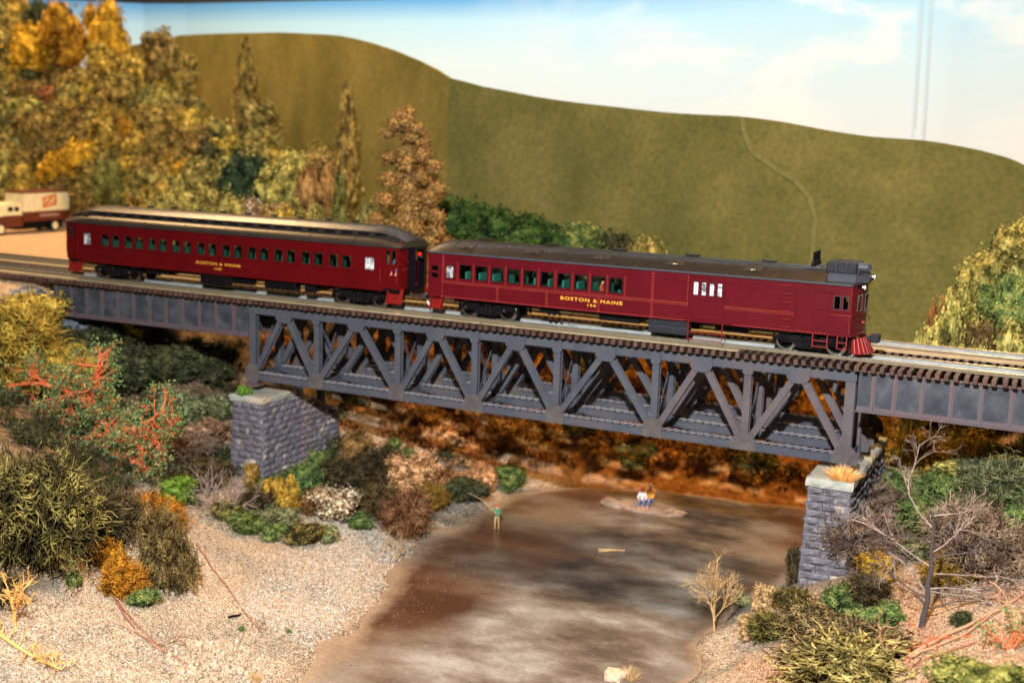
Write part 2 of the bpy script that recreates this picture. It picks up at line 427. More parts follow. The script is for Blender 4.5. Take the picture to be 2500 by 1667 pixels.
# ---- ground: pale gravel banks, orange leaf litter on the far side, fine earth at the right
def ground_mat():
    m, nt, b = new_mat('gravel_ground')
    g = nt.nodes.new('ShaderNodeNewGeometry').outputs['Position']
    vor = nt.nodes.new('ShaderNodeTexVoronoi'); vor.inputs['Scale'].default_value = 15.0
    nt.links.new(g, vor.inputs['Vector'])
    sep = nt.nodes.new('ShaderNodeSeparateColor'); nt.links.new(vor.outputs['Color'], sep.inputs[0])
    grain = _ramp(nt, sep.outputs[0], [(0.0, (0.10, 0.075, 0.06)), (0.18, (0.27, 0.205, 0.15)), (0.45, (0.40, 0.315, 0.215)), (0.75, (0.52, 0.42, 0.30)), (0.93, (0.74, 0.67, 0.56))])
    big = _noise(nt, g, 0.28, 5, 0.6)
    grey = _ramp(nt, big, [(0.46, (1, 1, 1)), (0.60, (0.60, 0.68, 0.74))])
    col = _mix(nt, 1.0, grain, grey, 'MULTIPLY')
    # vegetated upper bank at the left
    zz = nt.nodes.new('ShaderNodeSeparateXYZ'); nt.links.new(g, zz.inputs[0])
    up = nt.nodes.new('ShaderNodeMapRange'); up.inputs[1].default_value = -9.9; up.inputs[2].default_value = -8.9; nt.links.new(zz.outputs[2], up.inputs[0])
    lf = nt.nodes.new('ShaderNodeMapRange'); lf.inputs[1].default_value = -14.5; lf.inputs[2].default_value = -17.5; nt.links.new(zz.outputs[0], lf.inputs[0])
    ul = nt.nodes.new('ShaderNodeMath'); ul.operation = 'MULTIPLY'; nt.links.new(up.outputs[0], ul.inputs[0]); nt.links.new(lf.outputs[0], ul.inputs[1])
    moss = _ramp(nt, _noise(nt, g, 1.8, 6, 0.7), [(0.34, (0.06, 0.05, 0.02)), (0.5, (0.17, 0.11, 0.06)), (0.66, (0.36, 0.25, 0.17))])
    col = _mix(nt, ul.outputs[0], col, moss)
    # litter
    lit = _ramp(nt, _noise(nt, g, 1.6, 6, 0.7), [(0.30, (0.12, 0.045, 0.012)), (0.5, (0.36, 0.15, 0.035)), (0.62, (0.52, 0.27, 0.09)), (0.75, (0.30, 0.20, 0.06))])
    pos = nt.nodes.new('ShaderNodeSeparateXYZ'); nt.links.new(g, pos.inputs[0])
    def mask(sock, lo, hi, wob=1.5):
        n = nt.nodes.new('ShaderNodeMath'); n.operation = 'MULTIPLY_ADD'; n.inputs[1].default_value = wob * 2
        nt.links.new(_noise(nt, g, 0.5, 4), n.inputs[0]); nt.links.new(sock, n.inputs[2])
        r = nt.nodes.new('ShaderNodeMapRange'); r.inputs[1].default_value = lo + wob; r.inputs[2].default_value = hi + wob
        nt.links.new(n.outputs[0], r.inputs[0])
        return r.outputs[0]
    col = _mix(nt, mask(pos.outputs[1], 11.5, 15.0), col, lit)
    lot = _mix(nt, 0.0, (0.62, 0.40, 0.22), (0, 0, 0))
    road = _ramp(nt, _noise(nt, g, 3.0, 6), [(0.3, (0.50, 0.32, 0.18)), (0.7, (0.70, 0.48, 0.28))])
    lotm = nt.nodes.new('ShaderNodeMath'); lotm.operation = 'MULTIPLY'
    a1 = nt.nodes.new('ShaderNodeMapRange'); a1.inputs[1].default_value = -39; a1.inputs[2].default_value = -41
    nt.links.new(pos.outputs[0], a1.inputs[0])
    a2 = nt.nodes.new('ShaderNodeMapRange'); a2.inputs[1].default_value = -2.0; a2.inputs[2].default_value = -1.2
    nt.links.new(pos.outputs[2], a2.inputs[0])
    nt.links.new(a1.outputs[0], lotm.inputs[0]); nt.links.new(a2.outputs[0], lotm.inputs[1])
    lot2 = nt.nodes.new('ShaderNodeMath'); lot2.operation = 'MULTIPLY'
    a3 = nt.nodes.new('ShaderNodeMapRange'); a3.inputs[1].default_value = 0.8; a3.inputs[2].default_value = -0.3
    nt.links.new(pos.outputs[2], a3.inputs[0]); nt.links.new(a3.outputs[0], lot2.inputs[0]); nt.links.new(lotm.outputs[0], lot2.inputs[1])
    col = _mix(nt, lot2.outputs[0], col, road)
    earth = _ramp(nt, sep.outputs[1], [(0.0, (0.12, 0.07, 0.045)), (0.4, (0.32, 0.215, 0.135)), (0.8, (0.48, 0.35, 0.235))])
    col = _mix(nt, mask(pos.outputs[0], 8.6, 10.2, 0.8), col, earth)
    # damp margin where the bank meets the river
    wet = nt.nodes.new('ShaderNodeMapRange'); wet.inputs[1].default_value = -12.72; wet.inputs[2].default_value = -13.05
    nt.links.new(pos.outputs[2], wet.inputs[0])
    col = _mix(nt, wet.outputs[0], col, _mix(nt, 1.0, col, (0.62, 0.52, 0.44), 'MULTIPLY'))
    nt.links.new(col, b.inputs['Base Color'])
    b.inputs['Roughness'].default_value = 0.85
    b.inputs['Specular IOR Level'].default_value = 0.25
    bp = nt.nodes.new('ShaderNodeBump'); bp.inputs['Strength'].default_value = 0.7; bp.inputs['Distance'].default_value = 0.06
    nt.links.new(vor.outputs['Distance'], bp.inputs['Height']); bp.invert = True
    nt.links.new(bp.outputs[0], b.inputs['Normal'])
    return m
M['ground'] = ground_mat()

def river_mat():
    m, nt, b = new_mat('river_resin')
    g = nt.nodes.new('ShaderNodeNewGeometry').outputs['Position']
    mp = nt.nodes.new('ShaderNodeMapping'); mp.inputs['Scale'].default_value = (0.55, 0.9, 1); mp.inputs['Rotation'].default_value = (0, 0, -0.5)
    nt.links.new(g, mp.inputs[0]); v = mp.outputs[0]
    base = _ramp(nt, _noise(nt, v, 0.20, 5, 0.55), [(0.40, (0.075, 0.036, 0.021)), (0.50, (0.115, 0.065, 0.040)), (0.60, (0.20, 0.150, 0.105))])
    sy = nt.nodes.new('ShaderNodeSeparateXYZ'); nt.links.new(g, sy.inputs[0])
    yr = nt.nodes.new('ShaderNodeMapRange'); yr.inputs[1].default_value = 8; yr.inputs[2].default_value = -14; yr.inputs[3].default_value = -0.05; yr.inputs[4].default_value = 0.075  # paler toward the camera: water sheen painted into the colour
    nt.links.new(sy.outputs[1], yr.inputs[0])
    ad = nt.nodes.new('ShaderNodeMath'); ad.operation = 'ADD'; nt.links.new(_noise(nt, v, 0.36, 9, 0.60), ad.inputs[0]); nt.links.new(yr.outputs[0], ad.inputs[1])
    grey = _ramp(nt, ad.outputs[0], [(0.36, (0.045, 0.040, 0.040)), (0.47, (0.135, 0.110, 0.085)), (0.58, (0.24, 0.220, 0.19)), (0.70, (0.40, 0.40, 0.39))])
    # silt and a painted sheen show pale in the middle of the stream, brown along the shores
    sx = nt.nodes.new('ShaderNodeSeparateXYZ'); nt.links.new(g, sx.inputs[0])
    dx = nt.nodes.new('ShaderNodeMath'); dx.operation = 'SUBTRACT'; dx.inputs[1].default_value = 0.5; nt.links.new(sx.outputs[0], dx.inputs[0])
    ab_ = nt.nodes.new('ShaderNodeMath'); ab_.operation = 'ABSOLUTE'; nt.links.new(dx.outputs[0], ab_.inputs[0])
    wob = nt.nodes.new('ShaderNodeMath'); wob.operation = 'MULTIPLY_ADD'; wob.inputs[1].default_value = 9.0; nt.links.new(_noise(nt, g, 0.16, 4, 0.5), wob.inputs[0]); nt.links.new(ab_.outputs[0], wob.inputs[2])
    mk_ = nt.nodes.new('ShaderNodeMapRange'); mk_.inputs[1].default_value = 11.6; mk_.inputs[2].default_value = 7.6; nt.links.new(wob.outputs[0], mk_.inputs[0])
    col = _mix(nt, mk_.outputs[0], base, grey)
    at = nt.nodes.new('ShaderNodeAttribute'); at.attribute_name = 'shallow'
    wb2 = nt.nodes.new('ShaderNodeMath'); wb2.operation = 'MULTIPLY_ADD'; wb2.inputs[1].default_value = 0.7; nt.links.new(_noise(nt, g, 2.2, 6, 0.7), wb2.inputs[0]); nt.links.new(at.outputs['Fac'], wb2.inputs[2])
    sh_ = nt.nodes.new('ShaderNodeMapRange'); sh_.inputs[1].default_value = 0.75; sh_.inputs[2].default_value = 1.30; nt.links.new(wb2.outputs[0], sh_.inputs[0])
    silt = _ramp(nt, _noise(nt, g, 7.0, 6, 0.8), [(0.3, (0.24, 0.17, 0.11)), (0.7, (0.46, 0.36, 0.26))])
    col = _mix(nt, sh_.outputs[0], col, silt)
    vor = nt.nodes.new('ShaderNodeTexVoronoi'); vor.inputs['Scale'].default_value = 4.5; nt.links.new(g, vor.inputs['Vector'])
    sp = nt.nodes.new('ShaderNodeMapRange'); sp.inputs[1].default_value = 0.16; sp.inputs[2].default_value = 0.08
    nt.links.new(vor.outputs['Distance'], sp.inputs[0])
    sel = nt.nodes.new('ShaderNodeSeparateColor'); nt.links.new(vor.outputs['Color'], sel.inputs[0])
    gt = nt.nodes.new('ShaderNodeMath'); gt.operation = 'GREATER_THAN'; gt.inputs[1].default_value = 0.85; nt.links.new(sel.outputs[0], gt.inputs[0])
    mm = nt.nodes.new('ShaderNodeMath'); mm.operation = 'MULTIPLY'; nt.links.new(sp.outputs[0], mm.inputs[0]); nt.links.new(gt.outputs[0], mm.inputs[1])
    col = _mix(nt, mm.outputs[0], col, (0.42, 0.30, 0.18))
    fine = _ramp(nt, _noise(nt, g, 5.0, 6, 0.8), [(0.3, (0.75, 0.72, 0.7)), (0.7, (1.2, 1.2, 1.2))])
    col = _mix(nt, 1.0, col, fine, 'MULTIPLY')
    nt.links.new(col, b.inputs['Base Color'])
    b.inputs['Roughness'].default_value = 0.30
    b.inputs['Coat Weight'].default_value = 0.2
    b.inputs['Coat Roughness'].default_value = 0.08
    bp = nt.nodes.new('ShaderNodeBump'); bp.inputs['Strength'].default_value = 0.25; bp.inputs['Distance'].default_value = 0.12
    nt.links.new(_noise(nt, g, 1.4, 6, 0.65), bp.inputs['Height']); nt.links.new(bp.outputs[0], b.inputs['Normal'])
    return m
M['river'] = river_mat()

def sky_mat():
    m, nt, b = new_mat('painted_sky')
    g = nt.nodes.new('ShaderNodeNewGeometry').outputs['Position']
    s = nt.nodes.new('ShaderNodeSeparateXYZ'); nt.links.new(g, s.inputs[0])
    r = nt.nodes.new('ShaderNodeMapRange'); r.inputs[1].default_value = 10.0; r.inputs[2].default_value = 24.6
    nt.links.new(s.outputs[2], r.inputs[0])
    base = _ramp(nt, r.outputs[0], [(0.0, (0.66, 0.80, 0.88)), (0.50, (0.60, 0.79, 0.90)), (0.80, (0.42, 0.70, 0.90)), (0.95, (0.12, 0.38, 0.76))])
    # the airbrushed blue fades toward the right half of the board
    x = nt.nodes.new('ShaderNodeMapRange'); x.inputs[1].default_value = -45; x.inputs[2].default_value = -5
    nt.links.new(s.outputs[0], x.inputs[0])
    right = _ramp(nt, r.outputs[0], [(0.0, (0.66, 0.80, 0.88)), (0.5, (0.55, 0.77, 0.90)), (1.0, (0.36, 0.66, 0.88))])
    base = _mix(nt, x.outputs[0], base, right)
    mp = nt.nodes.new('ShaderNodeMapping'); mp.inputs['Scale'].default_value = (0.55, 1, 1.3); mp.inputs['Rotation'].default_value = (0, 0.10, 0)
    nt.links.new(g, mp.inputs[0])
    cl = _ramp(nt, _noise(nt, mp.outputs[0], 0.11, 6, 0.6, 0.5), [(0.47, (0, 0, 0)), (0.62, (1, 1, 1))])
    f = nt.nodes.new('ShaderNodeMath'); f.operation = 'MULTIPLY'; nt.links.new(cl, f.inputs[0]); nt.links.new(x.outputs[0], f.inputs[1])
    col = _mix(nt, f.outputs[0], base, (0.76, 0.85, 0.88))
    nt.links.new(col, b.inputs['Base Color'])
    b.inputs['Roughness'].default_value = 0.7
    b.inputs['Specular IOR Level'].default_value = 0.2
    return m
M['sky'] = sky_mat()

def hill_mat(name, a, b_, c):
    m, nt, b = new_mat(name)
    g = nt.nodes.new('ShaderNodeNewGeometry').outputs['Position']
    n1 = _noise(nt, g, 0.16, 4, 0.6)
    col = _ramp(nt, n1, [(0.32, a), (0.5, b_), (0.70, c)])
    n2 = _ramp(nt, _noise(nt, g, 2.6, 6, 0.75), [(0.3, (0.66, 0.72, 0.70)), (0.52, (1.0, 1.0, 1.0)), (0.72, (1.38, 1.22, 1.05))])
    col = _mix(nt, 1.0, col, n2, 'MULTIPLY')
    # the glued edge where a second sheet of turf begins
    w = nt.nodes.new('ShaderNodeTexWave'); w.inputs['Scale'].default_value = 0.012; w.inputs['Distortion'].default_value = 2.5
    nt.links.new(g, w.inputs[0])
    nt.links.new(col, b.inputs['Base Color'])
    b.inputs['Roughness'].default_value = 0.95
    b.inputs['Specular IOR Level'].default_value = 0.1
    bp = nt.nodes.new('ShaderNodeBump'); bp.inputs['Strength'].default_value = 0.5; bp.inputs['Distance'].default_value = 0.1
    nt.links.new(_noise(nt, g, 7, 4, 0.8), bp.inputs['Height']); nt.links.new(bp.outputs[0], b.inputs['Normal'])
    return m
M['hill_r'] = hill_mat('turf_right', (0.104, 0.108, 0.031), (0.142, 0.138, 0.041), (0.190, 0.172, 0.056))
M['hill_l'] = hill_mat('turf_left', (0.185, 0.160, 0.036), (0.245, 0.205, 0.050), (0.320, 0.255, 0.068))

def stone_mat(name, dark, mid, lit, hi):
    m, nt, b = new_mat(name)
    v = _coord(nt, True, True)
    col = _ramp(nt, _noise(nt, v, 2.2, 6, 0.7), [(0.30, dark), (0.50, mid), (0.66, lit)])
    # dry-brushed high spots
    hl = _ramp(nt, _noise(nt, v, 1.1, 5, 0.6), [(0.56, (0, 0, 0)), (0.66, (1, 1, 1))])
    oi = nt.nodes.new('ShaderNodeObjectInfo')
    gt = nt.nodes.new('ShaderNodeMath'); gt.operation = 'GREATER_THAN'; gt.inputs[1].default_value = 0.45; nt.links.new(oi.outputs['Random'], gt.inputs[0])
    f = nt.nodes.new('ShaderNodeMath'); f.operation = 'MULTIPLY'; nt.links.new(hl, f.inputs[0]); nt.links.new(gt.outputs[0], f.inputs[1])
    col = _mix(nt, f.outputs[0], col, hi)
    nt.links.new(col, b.inputs['Base Color'])
    b.inputs['Roughness'].default_value = 0.75
    bp = nt.nodes.new('ShaderNodeBump'); bp.inputs['Strength'].default_value = 0.8; bp.inputs['Distance'].default_value = 0.06
    nt.links.new(_noise(nt, v, 6, 6, 0.7), bp.inputs['Height']); nt.links.new(bp.outputs[0], b.inputs['Normal'])
    return m
M['stone'] = stone_mat('purple_stone', (0.080, 0.072, 0.084), (0.130, 0.122, 0.142), (0.235, 0.226, 0.242), (0.55, 0.43, 0.34))
M['stone_grey'] = stone_mat('grey_stone', (0.075, 0.095, 0.13), (0.17, 0.20, 0.25), (0.30, 0.34, 0.38), (0.50, 0.40, 0.28))

def glass_mat():
    m, nt, b = new_mat('window_glass')
    nt.nodes.remove(b)
    t = nt.nodes.new('ShaderNodeBsdfTransparent'); t.inputs[0].default_value = (0.93, 0.95, 0.94, 1)
    gl = nt.nodes.new('ShaderNodeBsdfGlossy'); gl.inputs['Roughness'].default_value = 0.12
    x = nt.nodes.new('ShaderNodeMixShader'); x.inputs[0].default_value = 0.07
    nt.links.new(t.outputs[0], x.inputs[1]); nt.links.new(gl.outputs[0], x.inputs[2])
    nt.links.new(x.outputs[0], nt.nodes['Material Output'].inputs['Surface'])
    return m
M['glass'] = glass_mat()
def lamp_mat():
    m, nt, b = new_mat('lamp_lens')
    b.inputs['Base Color'].default_value = (0.95, 0.95, 0.92, 1); b.inputs['Roughness'].default_value = 0.1
    return m
M['lens'] = lamp_mat()
# ------------------------------------------------------------------ terrain height
WATER = -13.0
CP = np.array([
 # left shore
 (-6.5,-34,-13.1),(-7.0,-26,-13.1),(-7.4,-18.9,-13.1),(-7.9,-14.1,-13.1),(-9.65,-5.7,-13.1),(-10.3,2.3,-13.1),(-10.9,9.5,-13.0),
 # far shore
 (-8.5,14.0,-13.0),(-3.5,15.2,-13.05),(1.0,16.0,-13.05),(5.7,17.0,-13.05),(10.5,16.0,-12.4),
 # right shore
 (9.0,9.0,-13.0),(7.9,2.9,-13.1),(6.6,-3.8,-13.1),(6.9,-9.5,-13.1),(7.6,-18,-13.1),(8.0,-28,-13.1),
 # river bed
 (0,-30,-14.3),(0,-20,-14.2),(-1,-10,-14.2),(-2,0,-14.2),(-3,8,-14.0),(3,9,-14.0),(2,-4,-14.2),
 # left bank
 (-12.8,-29,-10.2),(-9.8,-27,-11.4),(-18,-24.3,-8.3),(-17.4,-19.4,-9.9),(-13,-20,-11.2),(-16.1,-14.1,-11.3),(-11.5,-15,-12.2),(-22,-10,-10.3),(-15.5,-5,-11.9),
 (-21.5,-3,-10.9),(-25,-6,-10.2),(-21.5,6,-10.2),(-16,4,-11.8),(-15.5,12,-11.0),(-27,-16,-5.8),(-31,-9,-6.8),(-30,0,-8.8),(-30,7,-7.5),
 (-36,-4,-5.8),(-37,4,-4.5),(-39.5,-3,-3.2),(-39.5,-5,-3.6),(-41.5,-2.4,-0.95),(-41.5,4,-0.8),(-41.5,8,-0.8),(-36,10,-2.0),(-42,-6,-2.4),
 (-50,-4,-1.1),(-50,3,-0.8),(-50,10,-0.8),(-60,0,-0.8),(-60,10,-0.8),(-60,-12,-2.5),(-45,-14,-3.0),(-35,-22,-4.5),(-25,-30,-6.5),(-80,0,-1),(-80,10,-0.6),(-80,-20,-3),
 # hillside behind on the left
 (-40,14,-1.0),(-48,15,-0.6),(-55,17,-0.6),(-66,17,-0.8),(-66,24,-0.8),(-75,24,-0.6),(-75,18,-0.8),(-90,20,0),(-62,28.5,-0.4),(-70,29,-0.2),(-85,29,2),(-56,26,1.5),(-50,24,1.6),(-56,31,5.5),(-64,33,7.5),(-75,34,10),
 (-73,38,15.0),(-66,38,13.4),(-60,37,12.0),(-55,36,8.2),(-51,36,7.8),(-48,35,6.4),(-44,34,4.6),(-41,33,3.0),(-38,31,1.8),(-44,27,2.2),(-40,22,0.4),(-90,40,19),(-100,36,19),(-84,46,10),(-70,44,7),(-60,42.5,5),(-54,41,2),(-44,38,-1),
 (-33,18,-1.2),(-34,26,0.2),(-29,15,-1.8),(-28,24,-0.6),(-21,11,-6.5),(-22,19,-2.6),(-20,22,-0.2),(-35,35,-1),
 # far bank behind the river
 (-13,18,-7.8),(-13,22,-0.8),(-8,22.5,-2.2),(-14,25,-0.5),(-5,19,-9.5),(-5,25,-5.6),(3,20.5,-9.6),(3,26,-6.2),(10,20,-8.6),(10,26,-6.5),(-10,40,-6),(10,40,-6),
 # right bank
 (9.6,-3.6,-10.9),(11.0,-5,-10.2),(13.1,-5.8,-9.4),(12.6,4,-8.6),(14.6,7.9,-6.6),(17.5,-2,-7.0),(20,-8,-6.6),(20,-17.6,-6.9),(17.6,-16.7,-7.9),(11.8,-15.2,-10.2),(14,-11,-9.2),
 (10,-22,-11),(15,-28,-8.5),(24,-28,-6.5),(24,0,-4.5),(24,-10,-5.5),(18,6,-4.6),(22,6,-1.0),(13.6,12,-2.6),(15.5,14,-0.2),(18,12,0.2),(24,12,1.2),(14,19,-2.6),(16.2,18,1.4),(18,20,3.2),(24,22,5.0),(30,0,-1.5),(32,-20,-5),(34,20,2.5),(20,30,1),(34,34,3),
 (12.6,10,-8.0),(-110,-10,-1),(-110,12,1),(-110,30,12),
], float)

def _phi(r):
    return r
_d = np.linalg.norm(CP[:, None, :2] - CP[None, :, :2], axis=2)
_n = len(CP)
_A = np.zeros((_n + 3, _n + 3))
_A[:_n, :_n] = _phi(_d) + np.eye(_n) * -0.35
_A[:_n, _n] = 1
_A[:_n, _n + 1:] = CP[:, :2]
_A[_n, :_n] = 1
_A[_n + 1:, :_n] = CP[:, :2].T
_w = np.linalg.solve(_A, np.append(CP[:, 2], [0, 0, 0]))

def _vn(x, y, s):
    """cheap smooth value noise on arrays"""
    x = x / s; y = y / s
    xi = np.floor(x); yi = np.floor(y)
    fx = x - xi; fy = y - yi
    fx = fx * fx * (3 - 2 * fx); fy = fy * fy * (3 - 2 * fy)
    def hsh(a, b):
        t = np.sin(a * 127.1 + b * 311.7 + s * 17.3) * 43758.5453
        return t - np.floor(t)
    a = hsh(xi, yi); b = hsh(xi + 1, yi); c = hsh(xi, yi + 1); d = hsh(xi + 1, yi + 1)
    return (a * (1 - fx) + b * fx) * (1 - fy) + (c * (1 - fx) + d * fx) * fy - 0.5

def height(x, y):
    x = np.atleast_1d(np.asarray(x, float)); y = np.atleast_1d(np.asarray(y, float))
    out = np.empty(x.shape)
    fx, fy, fo = x.ravel(), y.ravel(), out.ravel()
    for i in range(0, len(fx), 20000):
        a = np.stack([fx[i:i + 20000], fy[i:i + 20000]], 1)
        r = np.sqrt(((a[:, None, :] - CP[None, :, :2]) ** 2).sum(2))
        fo[i:i + 20000] = _phi(r) @ _w[:_n] + _w[_n] + a @ _w[_n + 1:]
    z = fo.reshape(x.shape)
    z = z + _vn(x, y, 3.1) * 0.35 + _vn(x, y, 1.1) * 0.14 + _vn(x, y, 0.4) * 0.05
    # level shelf under the two tracks and the road at the left
    yb = 15.6 + 12.4 / (1 + np.exp((x + 57.5) * 1.2))
    k = 1 / (1 + np.exp((x + 40.3) * 6)) / (1 + np.exp(-(y + 3.0) * 4)) / (1 + np.exp((y - yb) * 1.5))
    z = z * (1 - k) + (-0.78 + _vn(x, y, 1.1) * 0.04) * k
    return z

def ground(x, y):
    return float(height(x, y)[0])
# ------------------------------------------------------------------ ground, river, backdrop
def build_ground():
    xs = np.concatenate([np.arange(-125, -46, 1.2), np.arange(-46, -32, .5), np.arange(-32, 26, .30), np.arange(26, 46, 1.2)])
    ys = np.concatenate([np.arange(-46, -30, 1.0), np.arange(-30, 20, .30), np.arange(20, 30, .6), np.arange(30, 70, 1.4)])
    X, Y = np.meshgrid(xs, ys, indexing='ij')
    Z = height(X, Y)
    V = np.stack([X.ravel(), Y.ravel(), Z.ravel()], 1)
    nx, ny = len(xs), len(ys)
    i, j = np.meshgrid(np.arange(nx - 1), np.arange(ny - 1), indexing='ij')
    a = (i * ny + j).ravel()
    F = np.stack([a, a + ny, a + ny + 1, a + 1], 1)
    o = link('ground', mesh_np('ground', V, F, M['ground'], True))
    o['kind'] = 'structure'
build_ground()

def build_river():
    xs = np.arange(-14, 14.1, 0.25); ys = np.arange(-46, 19.1, 0.25)
    X, Y = np.meshgrid(xs, ys, indexing='ij')
    Z = WATER + _vn(X, Y, 0.9) * 0.03
    V = np.stack([X.ravel(), Y.ravel(), Z.ravel()], 1)
    ny = len(ys)
    i, j = np.meshgrid(np.arange(len(xs) - 1), np.arange(ny - 1), indexing='ij')
    a = (i * ny + j).ravel()
    me = mesh_np('river', V, np.stack([a, a + ny, a + ny + 1, a + 1], 1), M['river'], True)
    at = me.attributes.new('shallow', 'FLOAT', 'POINT')
    at.data.foreach_set('value', np.clip(1 - (WATER - height(X, Y)).ravel() / 0.45, 0, 1).astype(np.float32))
    o = link('river', me)
    o['kind'] = 'structure'
build_river()

# painted sky board; its left wing turns toward the room at the corner of the walls
g = G()
prof = [(-150, 30), (-96, 58), (-90, 63), (-84, 64), (60, 64)]
n = 0
for (x0, y0), (x1, y1) in zip(prof[:-1], prof[1:]):
    k = max(1, int(abs(x1 - x0) / 12))
    for t in range(k):
        a = (x0 + (x1 - x0) * t / k, y0 + (y1 - y0) * t / k); b = (x0 + (x1 - x0) * (t + 1) / k, y0 + (y1 - y0) * (t + 1) / k)
        def top(x):
            return 24.2 + max(0.0, (x + 36)) * 0.28
        g.add([(a[0], a[1], -16), (b[0], b[1], -16), (b[0], b[1], top(b[0])), (a[0], a[1], top(a[0])),
               (a[0], a[1] + .4, -16), (b[0], b[1] + .4, -16), (b[0], b[1] + .4, top(b[0])), (a[0], a[1] + .4, top(a[0]))],
              [(0, 1, 2, 3), (3, 2, 6, 7), (5, 4, 7, 6)])
o = g.build('sky', M['sky']); o['kind'] = 'structure'
g = G(); g.box(-155, 70, 66, 66.5, -16, 60)
o = g.build('room_wall', mk('room_wall', (0.03, 0.028, 0.03), 1, 0.8)); o['kind'] = 'structure'
g = G()
def uz(x): return top(x)
for k in range(12):
    g.box(-158 + k * 12, -157.6 + k * 12 + 11.6, 63.2, 63.9, 60, 61)

# painted turf hill boards
def hill_board(name, pts, z0, mat, label):
    """pts = (x, y, ztop) along the board"""
    g = G(); T = 0.5
    fine = []
    for a, b in zip(pts[:-1], pts[1:]):
        for t in range(6):
            fine.append(tuple(a[i] + (b[i] - a[i]) * t / 6 for i in range(3)))
    fine.append(pts[-1])
    # soften the polyline
    z = [p[2] for p in fine]
    for _ in range(6):
        z = [z[0]] + [(z[i - 1] + 2 * z[i] + z[i + 1]) / 4 for i in range(1, len(z) - 1)] + [z[-1]]
    for i in range(len(fine) - 1):
        a, b = fine[i], fine[i + 1]
        g.add([(a[0], a[1], z0), (b[0], b[1], z0), (b[0], b[1], z[i + 1]), (a[0], a[1], z[i]),
               (a[0], a[1] + T, z0), (b[0], b[1] + T, z0), (b[0], b[1] + T, z[i + 1]), (a[0], a[1] + T, z[i])],
              [(0, 1, 2, 3), (3, 2, 6, 7), (5, 4, 7, 6), (0, 3, 7, 4), (1, 5, 6, 2)])
    o = g.build(name, mat)
    tag(o, label, 'backdrop')
    return o
hr = hill_board('hill_backdrop', [(-26.0, 27.0, 13.78), (-23.3, 27.0, 13.25), (-17.7, 27.0, 12.31), (-12.4, 27.0, 11.86), (-7.4, 27.0, 11.45), (-2.6, 27.0, 11.38),
            (0.5, 27.0, 11.06), (3.5, 27.0, 10.55), (6.5, 27.0, 10.19), (10.1, 27.0, 10.1), (13.4, 27.0, 9.56), (16.1, 27.0, 8.91), (24, 27.0, 6.6), (34, 27, 4)], -12,
           M['hill_r'], 'long right-hand board of the green turf hill behind the motor rail car')
hl = hill_board('hill_backdrop', [(-92, 60, 18.4), (-74.9, 51.5, 19.25), (-71.6, 49.8, 19.24), (-60.7, 44.3, 18.85), (-51.9, 40.0, 18.51), (-47.2, 37.6, 18.2), (-41.4, 34.7, 17.74),
            (-37.3, 32.7, 17.04), (-33.5, 30.8, 16.21), (-30.0, 29.0, 15.22), (-27.7, 27.9, 14.48), (-26.06, 27.08, 13.8)], -6,
           M['hill_l'], 'left-hand board of the yellower turf hill rising behind the wooded slope')
# raised glued seam across the right board
g = G()
sp = [(-2.42, 11.2), (-2.27, 10.36), (-1.59, 8.96), (0.08, 7.89), (1.56, 7.1), (2.63, 6.02), (3.16, 4.64), (3.16, 2.65), (3.14, 0.94)]
for a, b in zip(sp[:-1], sp[1:]):
    g.beam((a[0], 26.97, a[1]), (b[0], 26.97, b[1]), 0.30, 0.05, (0, 1, 0))
g.build('turf_seam', mk('seam_turf', (0.172, 0.165, 0.054), 2, 0.95, spec=0.1), hr)

# two cords hanging in front of the sky board
for k, (xa, xb, z1, z0, lab) in enumerate([(4.0, 4.42, 30, 11.3, 'pale thin cord hanging before the sky, the left and shorter of the pair'),
                                            (4.85, 5.36, 30, 9.2, 'pale thin cord hanging before the sky, the right and longer of the pair')]):
    g = G(); g.tube([(xa, 62.6, z1), ((xa + xb) / 2, 62.6, (z1 + z0) / 2), (xb, 62.6, z0)], 0.07, 6)
    tag(g.build('hanging_cord', M['wire']), lab, 'cord', 'cords hanging before the sky board')

# ------------------------------------------------------------------ tracks
TS = 4.4      # distance between the two track centres
PITCH = 0.395

def curve_y(x):
    return 0.0015 * (-41.0 - x) ** 2 if x < -41 else 0.0

